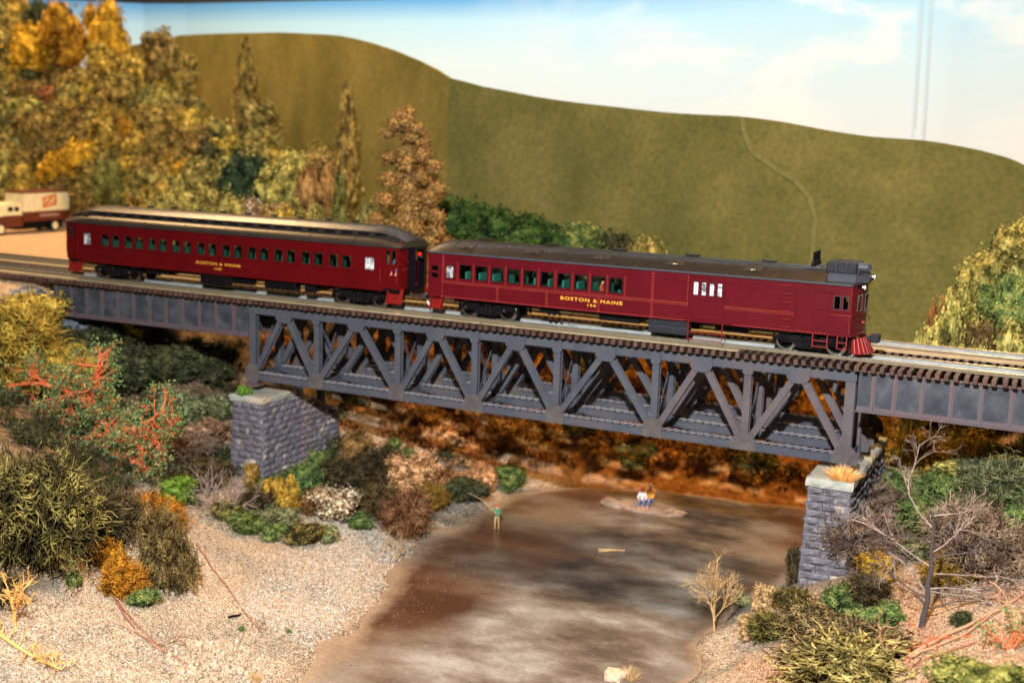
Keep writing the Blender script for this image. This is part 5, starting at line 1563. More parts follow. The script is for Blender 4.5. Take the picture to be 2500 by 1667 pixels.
# ------------------------------------------------------------------ delivery truck on the lot at the left
def delivery_truck():
    t = thing('delivery_truck', (-68.4, 23.4, -.78), 'cream and brown vintage delivery truck parked behind the tracks at the left', 'truck')
    # built with its right side toward +x; nose toward -y
    x1, x0 = -67.7, -70.1; zb = -.78
    g = G()
    g.prism([(22.7, zb + .95), (28.1, zb + .95), (28.1, zb + 1.75), (22.7, zb + 1.75)], x0, x1, 'x')
    g.build('cargo_body_lower', M['truck_brown'], t)
    g = G(); g.prism([(22.7, zb + 1.75), (28.1, zb + 1.75), (28.15, zb + 3.0), (27.9, zb + 3.2), (22.75, zb + 3.2)], x0, x1, 'x')
    g.build('cargo_body_upper', M['cream'], t)
    g = G(); g.bbox(x0 - .05, x1 + .05, 22.6, 28.1, zb + 3.2, zb + 3.38, .06); g.build('cargo_roof', M['truck_brown'], t)
    # cab
    g = G(); g.prism([(20.6, zb + 1.55), (22.6, zb + 1.55), (22.6, zb + 2.35), (22.3, zb + 2.5), (21.4, zb + 2.5), (20.95, zb + 2.3)], x0 + .25, x1 - .2, 'x'); g.build('cab_top', M['cream'], t)
    g = G(); g.prism([(18.7, zb + .6), (22.65, zb + .6), (22.65, zb + 1.5), (20.6, zb + 1.52), (19.0, zb + 1.35), (18.7, zb + 1.1)], x0 + .2, x1 - .12, 'x'); g.build('cab_body', M['truck_brown'], t)
    g = G(); g.prism([(18.75, zb + 1.36), (20.7, zb + 1.53), (22.62, zb + 1.51), (22.62, zb + 1.62), (20.6, zb + 1.64), (18.72, zb + 1.5)], x0 + .22, x1 - .10, 'x'); g.build('hood', M['cream'], t)
    for a, b in ((21.05, 21.62), (21.8, 22.3)):
        g = G(); g.box(x1 - .215, x1 - .19, a, b, zb + 1.82, zb + 2.18); g.build('window', M['black_gloss'], t)
    g = G(); g.prism([(21.6 + .7, zb + .3), (27.6, zb + .3), (27.6, zb + .93), (22.3, zb + .93)], x0 + .5, x1 - .5, 'x'); g.build('chassis', M['black'], t)
    g = G(); g.bbox(x0 + .1, x1 + .02, 18.5, 18.75, zb + .45, zb + .65, .04); g.build('bumper', M['truck_brown'], t)
    for y in (20.1, 26.4):
        for xx, o in ((x1 - .05, 1), (x0 + .05, -1)):
            g = G(); g.tube([(xx - o * .26, y, zb + .48), (xx, y, zb + .48)], .48, 20); w = g.build('wheel', M['tyre'], t)
            g = G(); g.tube([(xx + o * .001, y, zb + .48), (xx + o * .05, y, zb + .48)], [.33, .28], 18); g.build('hubcap', M['cream'], w)
        g = G()
        if y < 22: g.tube([(x1 - .1, y - .62, zb + .55), (x1 - .06, y - .42, zb + .98), (x1 - .06, y, zb + 1.10), (x1 - .06, y + .42, zb + .98), (x1 - .1, y + .62, zb + .5)], .09, 6); g.build('fender', M['truck_brown'], t)
    # faded square emblem with pale script strokes, and a blurred pale text band
    g = G(); g.add([(x1 + .012, 24.9, zb + 1.95), (x1 + .012, 26.6, zb + 2.20), (x1 + .012, 26.6, zb + 3.12), (x1 + .012, 24.9, zb + 2.85)], [(0, 1, 2, 3)])
    e = g.build('emblem', M['emblem'], t)
    g = G(); g.tube([(x1 + .02, 25.1, zb + 2.4), (x1 + .02, 25.5, zb + 2.75), (x1 + .02, 25.8, zb + 2.4), (x1 + .02, 26.3, zb + 2.8)], .11, 5); g.tube([(x1 + .02, 25.3, zb + 2.15), (x1 + .02, 26.2, zb + 2.45)], .07, 5); g.build('emblem_script', M['emblem_pale'], e)
    g = G()
    for k in range(9): g.box(x1 + .001, x1 + .012, 24.55 + .26 * k, 24.75 + .26 * k, zb + 1.30, zb + 1.50)
    g.build('painted_letters', M['truck_text'], t)
    t.scale = (1, 1, 1.14)
delivery_truck()
PLANTS = [
 ('lichen', 'olive', -18.06, -22.84, -8.71, 4.63, 6.16, 'largest olive green lichen bush at the left edge under the red-stemmed branch', 'bush'),
 ('lichen', 'gold', -36.62, -7.15, -5.06, 5.6, 5.16, 'yellow-green bush at the left edge in front of the ballast', 'bush'),
 ('lichen', 'gold', -34.14, -6.42, -6.26, 4.86, 3.35, 'golden brown lichen clump above the red-stemmed branch', 'bush'),
 ('lichen', 'dark', -19.14, -17.28, -9.62, 3.43, 3.5, 'dark brown-green lichen below the fallen red stem', 'bush'),
 ('lichen', 'orange', -15.43, -20.22, -10.45, 2.12, 2.44, 'bright orange lichen clump on the pale gravel', 'bush'),
 ('lichen', 'brownolive', -15.55, -17.22, -10.93, 2.61, 4.45, 'tall olive brown lichen bush right of the orange clumps', 'bush'),
 ('lichen', 'orange', -19.78, -13.61, -10.01, 3.04, 2.24, 'orange lichen behind the tall olive brown bush', 'bush'),
 ('foam', 'bright', -22.56, -8.67, -10.44, 2.66, 1.53, 'bright green tuft behind the orange lichen', 'bush'),
 ('foam', 'green', -16.66, -21.73, -9.66, 0.8, 0.88, 'small round green tuft alone on the left gravel', 'moss tuft'),
 ('foam', 'green', -14.63, -19.79, -10.77, 1.42, 1.14, 'green tuft touching the foot of the bright orange clump', 'moss tuft'),
 ('foam', 'green', -19.64, -17.97, -9.3, 1.7, 1.22, 'grey-green tuft between the olive bush and the brown lichen', 'moss tuft'),
 ('lichen', 'orange', -19.95, -22.3, -8.23, 1.23, 1.94, 'orange lichen sprig at the left edge on the big olive bush', 'bush'),
 ('lichen', 'dark', -16.46, -25.34, -9.04, 1.46, 1.64, 'dark lichen behind the dry yellow weed', 'bush'),
 ('foam', 'green', -11.37, -17.31, -12.11, 0.36, 0.27, 'tiny green tuft in the gravel beside the long stick', 'moss tuft'),
 ('foam', 'green', -10.15, -15.53, -12.63, 0.3, 0.24, 'tiny green tuft near the left waterline', 'moss tuft'),
 ('foam', 'darkgreen', -36.44, -1.87, -5.26, 3.89, 2.63, 'dark green bush just below the grey stone abutment', 'bush'),
 ('foam', 'gold', -39.0, -3.37, -3.73, 4.38, 3.08, 'golden bush at the left below the ballast edge', 'bush'),
 ('foam', 'gold', -35.97, -3.19, -5.65, 2.81, 2.11, 'golden green bush in front of the dark bank', 'bush'),
 ('foam', 'darkgreen', -33.93, -0.62, -6.77, 4.95, 2.88, 'dark green bush behind the top of the red-stemmed branch', 'bush'),
 ('foam', 'darkgreen', -32.83, 2.68, -6.95, 4.84, 3.46, 'dark bush under the left girder span', 'bush'),
 ('foam', 'darkgreen', -31.16, 4.75, -7.4, 4.1, 3.27, 'dark bush between the girder span and the left pier', 'bush'),
 ('foam', 'greygreen', -28.98, -1.01, -9.09, 3.8, 2.8, 'grey-green bush at the foot of the dark bank', 'bush'),
 ('foam', 'darkgreen', -29.96, -1.36, -8.76, 3.04, 2.57, 'dark olive bush beside the red stem tip', 'bush'),
 ('foam', 'greygreen', -29.04, 2.57, -8.78, 2.91, 1.7, 'pale green low bush left of the left pier', 'bush'),
 ('foam', 'darkgreen', -35.87, 3.37, -5.19, 3.57, 2.27, 'dark bush high on the bank below the girder', 'bush'),
 ('foam', 'darkgreen', -36.97, 0.81, -4.65, 3.48, 1.97, 'dark bush beside the stone abutment', 'bush'),
 ('lichen', 'greybrown', -26.21, -4.55, -9.79, 3.59, 1.98, 'grey brown lichen drift left of the left pier', 'bush'),
 ('foam', 'tan', -27.61, -1.11, -9.52, 4.28, 1.39, 'tan low scrub behind the grey bare shrub', 'bush'),
 ('twig', 'grey', -20.2, -8.05, -11.06, 5.52, 3.86, 'leafless grey shrub in front of the left pier', 'shrub'),
 ('lichen', 'dark', -19.66, -5.02, -11.3, 2.98, 1.69, 'dark lichen at the foot of the left pier', 'bush'),
 ('foam', 'orangeol', -21.57, -3.59, -10.79, 1.18, 1.63, 'yellow green tuft against the left pier face', 'bush'),
 ('foam', 'orangeol', -18.06, -5.04, -11.55, 1.59, 2.82, 'mustard yellow bush right of the left pier corner', 'bush'),
 ('foam', 'green', -20.02, 1.04, -11.1, 1.36, 2.28, 'narrow green bush against the left pier side', 'bush'),
 ('foam', 'green', -19.65, -0.96, -11.29, 2.66, 1.78, 'green bush below the narrow one on the left pier', 'bush'),
 ('foam', 'greygreen', -17.24, -6.41, -11.67, 2.44, 1.43, 'pale green clump above the gravel fan', 'bush'),
 ('foam', 'olive', -15.34, -7.18, -11.9, 2.6, 1.2, 'olive green tuft on the edge of the gravel fan', 'moss tuft'),
 ('foam', 'green', -16.67, -8.06, -11.72, 1.62, 0.99, 'green tuft at the left of the gravel fan top', 'moss tuft'),
 ('foam', 'speckle', -16.43, -2.92, -11.94, 3.01, 2.45, 'brown and white speckled bush on the left bank', 'bush'),
 ('foam', 'brown', -19.12, 3.48, -11.18, 3.05, 2.8, 'brown autumn bush behind the left pier side', 'bush'),
 ('lichen', 'dark', -17.22, 2.38, -11.65, 3.23, 2.97, 'dark olive lichen beside the left pier', 'bush'),
 ('foam', 'green', -16.67, -0.48, -11.81, 1.43, 0.99, 'small green bush between the speckled bush and dark lichen', 'bush'),
 ('lichen', 'redbrown', -12.58, -1.47, -12.78, 2.77, 3.39, 'red brown lichen bush above the waterline', 'bush'),
 ('twig', 'tan', -11.36, -4.35, -12.97, 2.42, 2.23, 'thin tan bare sprig at the edge of the gravel fan', 'shrub'),
 ('foam', 'orangetan', -15.27, 3.71, -11.94, 3.74, 2.99, 'orange tan bush on the left bank under the truss', 'bush'),
 ('foam', 'green', -18.34, 6.69, -10.76, 1.57, 1.33, 'small dark green bush below the truss on the left', 'bush'),
 ('foam', 'darkgreen', -12.79, 5.97, -12.53, 3.54, 1.4, 'dark green low bush near the far left shore', 'bush'),
 ('foam', 'orangetan', -12.33, 8.14, -12.63, 1.94, 2.03, 'peach coloured mound near the far left shore', 'bush'),
 ('foam', 'green', -11.56, 10.12, -12.75, 2.38, 1.82, 'green bush at the head of the river', 'bush'),
 ('foam', 'darkgreen', -15.25, 9.38, -11.49, 2.13, 1.72, 'dark green bush up the bank from the peach mound', 'bush'),
 ('foam', 'green', -16.8, 6.27, -11.24, 1.55, 1.43, 'green bush beside the orange tan bush', 'bush'),
 ('foam', 'orangetan', -16.33, 9.66, -10.88, 3.22, 1.98, 'orange tan scrub high on the bank under the truss', 'bush'),
 ('lichen', 'olivetan', 14.18, -13.86, -9.31, 4.57, 2.1, 'big tangled olive lichen heap in front of the right pier', 'bush'),
 ('lichen', 'olivetan', 11.95, -8.99, -10.34, 3.25, 1.73, 'olive tan lichen at the left of the big heap', 'bush'),
 ('foam', 'green', 12.67, -7.71, -9.85, 2.08, 1.6, 'green clump between the right pier foot and lichen heap', 'bush'),
 ('lichen', 'olive', 10.15, -5.86, -10.95, 1.83, 1.52, 'dark olive lichen left of the right pier foot', 'bush'),
 ('lichen', 'dark', 9.41, -1.31, -11.18, 1.19, 2.37, 'dark lichen climbing the river side of the right pier', 'bush'),
 ('foam', 'tanfoam', 8.78, -5.02, -11.64, 1.32, 1.56, 'tan foam tuft beside the river below the right pier', 'bush'),
 ('foam', 'tanfoam', 8.83, -7.35, -11.84, 1.45, 1.33, 'lower tan foam tuft beside the river', 'bush'),
 ('foam', 'greygreen', 6.98, -1.66, -12.81, 1.21, 0.93, 'grey green sprig at the right waterline', 'bush'),
 ('foam', 'green', 10.53, -8.23, -11.03, 0.88, 0.81, 'small green tuft in front of the tan foam', 'moss tuft'),
 ('foam', 'darkgreen', 17.61, -11.49, -7.89, 0.92, 0.78, 'small round dark green tuft on bare soil', 'moss tuft'),
 ('lichen', 'yellowlichen', 14.58, -16.11, -9.15, 4.78, 1.73, 'yellow green lichen bush at the bottom edge', 'bush'),
 ('foam', 'yellowgreen', 18.98, -18.71, -7.27, 3.63, 1.19, 'yellow green moss mound in the bottom right corner', 'bush'),
 ('lichen', 'orangeol', 11.05, -1.57, -10.19, 1.36, 1.97, 'yellow orange lichen sprig growing on the right pier', 'bush'),
 ('foam', 'orangeol', 13.81, -5.2, -9.01, 1.97, 1.48, 'mustard green clump right of the right pier foot', 'bush'),
 ('lichen', 'greybrown', 13.08, -2.87, -9.14, 3.74, 2.93, 'brown tangle of dead lichen beside the right pier', 'bush'),
 ('lichen', 'greybrown', 12.68, 3.1, -8.99, 3.5, 2.46, 'upper brown tangle behind the dead tree', 'bush'),
 ('foam', 'green', 15.2, -0.7, -7.85, 3.42, 1.92, 'green bush behind the dark dead tree', 'bush'),
 ('foam', 'green', 13.16, 6.32, -8.38, 3.43, 1.77, 'green bush right behind the right pier coping', 'bush'),
 ('foam', 'greengold', 11.94, 10.3, -8.34, 2.51, 1.68, 'gold green bush next to the right pier coping', 'bush'),
 ('foam', 'green', 15.37, 2.09, -7.2, 2.96, 1.64, 'bright green bush in the middle of the right slope', 'bush'),
 ('foam', 'greengold', 15.73, 4.32, -6.48, 2.24, 1.12, 'yellow green bush below the orange bushes', 'bush'),
 ('lichen', 'greygreen', 17.64, 0.42, -6.37, 3.21, 2.78, 'grey green lichen bush on the right slope', 'bush'),
 ('lichen', 'greygreen', 16.37, 4.4, -6.19, 2.23, 1.68, 'grey green lichen just below the right girder', 'bush'),
 ('lichen', 'greybrown', 17.98, -6.81, -7.29, 4.51, 3.38, 'grey brown lichen at the right edge behind the dead tree', 'bush'),
 ('foam', 'green', 18.9, -2.58, -6.64, 1.6, 1.31, 'green bush at the right edge of the slope', 'bush'),
 ('lichen', 'dark', 18.2, -1.92, -6.76, 2.17, 1.5, 'dark lichen on the right slope', 'bush'),
 ('lichen', 'orangeol', 10.73, 18.57, -8.88, 2.81, 2.11, 'orange bush under the left end of the right girder', 'bush'),
 ('lichen', 'orangeol', 14.15, 8.63, -6.45, 3.06, 1.81, 'orange bush under the middle of the right girder', 'bush'),
 ('lichen', 'orangeol', 16.6, 5.62, -5.71, 3.08, 1.51, 'orange brown bush under the right girder', 'bush'),
 ('lichen', 'orangeol', 18.44, 3.03, -5.32, 2.34, 1.79, 'orange bush at the right edge under the girder', 'bush'),
 ('foam', 'greygreen', 14.6, -8.13, -8.93, 0.84, 0.47, 'tiny green scrap beside the lichen heap', 'moss tuft'),
 ('lichen', 'orange', -17.84, -18.81, -9.97, 2.03, 1.86, 'smaller orange lichen at the upper left of the bright orange clump', 'bush'),
 ('foam', 'green', -18.1, -8.47, -11.44, 1.95, 1.4, 'green clump above the stick on the left bank below the pier', 'bush'),
 ('foam', 'olive', -19.69, -7.83, -11.18, 1.99, 1.22, 'olive tuft at the top edge of the pale gravel', 'bush'),
 ('foam', 'brown', -17.41, -3.12, -11.69, 2.55, 1.71, 'russet ground shrub between the speckled bush and the pier', 'bush'),
 ('lichen', 'dark', -17.95, 0.59, -11.55, 2.93, 2.47, 'dark lichen behind the speckled bush', 'bush'),
 ('foam', 'orangeol', -19.47, -4.72, -11.36, 1.61, 1.9, 'mustard bush just left of the pier corner foot', 'bush'),
 ('foam', 'greygreen', -14.81, -5.68, -12.15, 1.77, 0.91, 'low grey green tuft below the speckled bush', 'moss tuft'),
 ('lichen', 'brownolive', -14.81, -0.52, -12.23, 2.84, 2.39, 'brown olive lichen between dark lichen and red brown bush', 'bush'),
 ('foam', 'green', -14.68, -2.66, -12.32, 1.61, 1.06, 'green tuft left of the red brown bush', 'moss tuft'),
 ('lichen', 'orangeol', -13.92, 3.37, -12.4, 2.72, 1.82, 'orange lichen below the orange tan bush', 'bush'),
 ('foam', 'darkgreen', -20.27, 3.61, -10.86, 2.82, 1.88, 'dark bush against the back of the left pier wing', 'bush'),
 ('foam', 'orangetan', -14.91, 9.87, -11.55, 3.21, 1.48, 'orange tan mound up the bank beside the dark green bush', 'bush'),
 ('lichen', 'dark', -23.55, -5.57, -10.59, 3.26, 1.93, 'dark lichen behind the grey bare shrub', 'bush'),
 ('foam', 'brown', -27.44, -4.2, -9.31, 2.9, 1.78, 'brown low bush beside the red stem tip', 'bush'),
 ('lichen', 'olive', 9.81, -8.09, -11.43, 2.31, 1.63, 'olive lichen between the tan foam and the big heap', 'bush'),
 ('foam', 'green', 14.62, -10.27, -9.02, 1.79, 1.2, 'green bush right of the big lichen heap', 'bush'),
 ('foam', 'darkgreen', 13.36, -11.03, -9.52, 1.46, 0.9, 'dark green clump inside the big lichen heap', 'bush'),
 ('lichen', 'dark', 13.46, -7.07, -9.36, 2.26, 1.76, 'dark lichen at the foot of the dead tree tangle', 'bush'),
 ('foam', 'greygreen', 14.82, -2.86, -8.43, 2.21, 1.19, 'grey green ground cover behind the dead tree', 'bush'),
 ('foam', 'green', 17.42, -2.22, -7.2, 2.18, 1.17, 'green bush above the twig cloud', 'bush'),
 ('lichen', 'orangeol', 16.96, -7.26, -7.69, 2.51, 0.92, 'low rust orange lichen under the twig cloud', 'bush'),
 ('leaf', 'redleaf', 19.44, -15.07, -7.08, 2.1, 1.93, 'red and green leafy sprig at the right edge', 'sprig'),
 ('foam', 'greengold', 13.0, 9.0, -7.58, 1.7, 8.86, 'pale green bush at the left tip of the right thicket', 'bush'),
 ('foam', 'greengold', 14.15, 10.0, -5.04, 3.43, 7.66, 'gold green bush at the left of the right thicket', 'bush'),
 ('foam', 'rust', 13.52, 11.0, -4.69, 1.45, 7.34, 'small rust coloured bush in the right thicket', 'bush'),
 ('lichen', 'brownolive', 16.03, 10.0, -3.1, 3.39, 4.44, 'tangled brown branches at the middle of the right thicket', 'bush'),
 ('foam', 'greengold', 14.27, 14.0, -2.34, 3.0, 5.59, 'yellow green bush above the tangled branches', 'bush'),
 ('foam', 'greengold', 15.25, 17.0, -0.66, 4.02, 4.8, 'yellow green bush on the upper slope of the thicket', 'bush'),
 ('foam', 'green', 16.35, 15.0, 0.02, 3.0, 2.7, 'green bush in the heart of the right thicket', 'bush'),
 ('foam', 'greengold', 16.54, 19.0, 1.51, 4.08, 4.14, 'gold green bush near the top of the right thicket', 'bush'),
 ('foam', 'greengold', 16.97, 21.0, 1.59, 3.08, 4.71, 'topmost gold green bush at the right edge', 'bush'),
 ('foam', 'green', 15.55, 19.0, 0.02, 1.89, 4.97, 'small dark green bush on the thicket skyline', 'bush'),
 ('foam', 'green', 17.32, 12.0, -0.19, 3.43, 3.78, 'green bush at the right edge of the thicket', 'bush'),
 ('foam', 'greengold', 17.52, 8.0, -3.49, 2.98, 5.07, 'gold green bush beside the far track at the right edge', 'bush'),
 ('foam', 'green', 18.19, 9.0, -2.06, 2.73, 4.22, 'green bush at the right edge by the far track', 'bush'),
 ('foam', 'greengold', 15.84, 8.0, -5.05, 1.65, 5.42, 'low gold bush against the far track', 'bush'),
 ('foam', 'deepgreen', -22.45, 22.0, -0.73, 5.76, 6.14, 'dark green bush left end of the hedge behind the rail cars', 'bush'),
 ('foam', 'deepgreen', -19.35, 22.0, -0.54, 5.68, 5.42, 'dark green bush second in the hedge', 'bush'),
 ('foam', 'deepgreen', -16.5, 22.0, -1.12, 5.6, 5.66, 'green bush in the middle of the hedge', 'bush'),
 ('foam', 'deepgreen', -14.37, 22.0, -1.28, 5.18, 5.79, 'dark green bush fourth in the hedge', 'bush'),
 ('foam', 'green', -12.01, 22.5, -1.44, 5.14, 5.58, 'mid green bush toward the right of the hedge', 'bush'),
 ('foam', 'darkgreen', -9.65, 22.5, -2.34, 4.36, 6.42, 'dark bush near the right end of the hedge', 'bush'),
 ('foam', 'greengold', -7.8, 22.5, -2.8, 3.24, 6.03, 'low olive bush at the right end of the hedge', 'bush'),
 ('foam', 'gold', -23.12, 21.0, -1.17, 3.05, 5.51, 'gold bush between the brown tree and the hedge', 'bush'),
 ('tree', 'yellowtree', -82.87, 38, 11.7, 6.0, 9.31, 'bright yellow tree high on the left hillside', 'tree'),
 ('tree', 'yellowtree', -79.09, 40, 11.69, 6.99, 11.83, 'golden tree at the top edge of the hillside', 'tree'),
 ('tree', 'yellowtree', -75.17, 41, 12.02, 5.45, 11.94, 'golden tree at the top beside the sky corner', 'tree'),
 ('tree', 'gold', -89.64, 42, 17.34, 7.84, 7.48, 'olive tree in the top left corner', 'tree'),
 ('tree', 'darkgreen', -85.75, 43, 13.51, 4.68, 10.33, 'dark green tree behind the golden ones', 'tree'),
 ('tree', 'olivebrown', -63.42, 36.5, 11.21, 4.16, 8.72, 'tall olive tree on the ridge against the painted hill', 'tree'),
 ('tree', 'olivebrown', -60.15, 36.5, 11.3, 2.75, 5.88, 'dark brown tree on the ridge beside the tall olive tree', 'tree'),
 ('tree', 'olivebrown', -52.83, 36, 7.52, 3.12, 9.79, 'slender brown tree standing out from the wooded ridge', 'tree'),
 ('tree', 'olivebrown', -37.52, 30, 1.5, 2.65, 11.52, 'slender olive tree in front of the painted hill', 'tree'),
 ('tree', 'darktree', -42.23, 22, 0.69, 4.62, 8.03, 'dark green oak with a bare trunk in front of the wood', 'tree'),
 ('tree', 'yellowgreen', -30.11, 18, -1.22, 2.18, 7.46, 'bright green conical tree near the coach roof', 'tree'),
 ('tree', 'yellowtree', -71.69, 30, 2.54, 5.55, 4.89, 'yellow-orange tree behind the delivery truck', 'tree'),
 ('tree', 'yellowtree', -67.9, 30, 2.33, 5.01, 6.48, 'taller yellow-orange tree behind the coach end', 'tree'),
 ('tree', 'yellowgreen', -62.08, 28, -0.45, 3.96, 7.84, 'yellow green tree above the coach left end', 'tree'),
 ('tree', 'greengold', -45.28, 20, 0.41, 4.97, 7.74, 'pale olive round tree left of the dark oak', 'tree'),
 ('tree', 'greengold', -37.08, 21, -0.17, 5.21, 9.28, 'pale olive round tree right of the dark oak', 'tree'),
 ('foam', 'greengold', -40.35, 18, -0.46, 4.05, 6.42, 'low pale green mound under the dark oak', 'bush'),
 ('foam', 'greengold', -44.41, 17, -0.33, 5.58, 5.34, 'low olive mound behind the coach roof', 'bush'),
 ('tree', 'darkgreen', -82.29, 38, 11.49, 4.51, 4.27, 'dark green tree in the middle of the hillside', 'tree'),
 ('foam', 'gold', -48.72, 19, 0.26, 3.47, 5.37, 'gold bush behind the coach roof left of the low mound', 'bush'),
 ('foam', 'speckle', -36.04, 17, -0.85, 4.29, 6.24, 'speckled low bushes behind the coach roof', 'bush'),
 ('foam', 'greengold', -32.65, 17, -1.27, 3.87, 6.51, 'olive bush near the bright green conical tree', 'bush'),
 ('foam', 'brown', -33.27, 20, -0.7, 3.99, 8.59, 'brown bush behind the conical tree', 'bush'),
 ('tree', 'olivebrown', -36.06, 24, 0.27, 4.56, 9.47, 'olive brown tree left of the big brown tree', 'tree'),
 ('foam', 'greengold', -26.24, 16, -2.54, 3.38, 7.56, 'olive bush at the foot of the big brown tree', 'bush'),
 ('foam', 'gold', -33.41, 16, -1.3, 4.2, 5.75, 'golden low bush behind the coach roof', 'bush'),
]
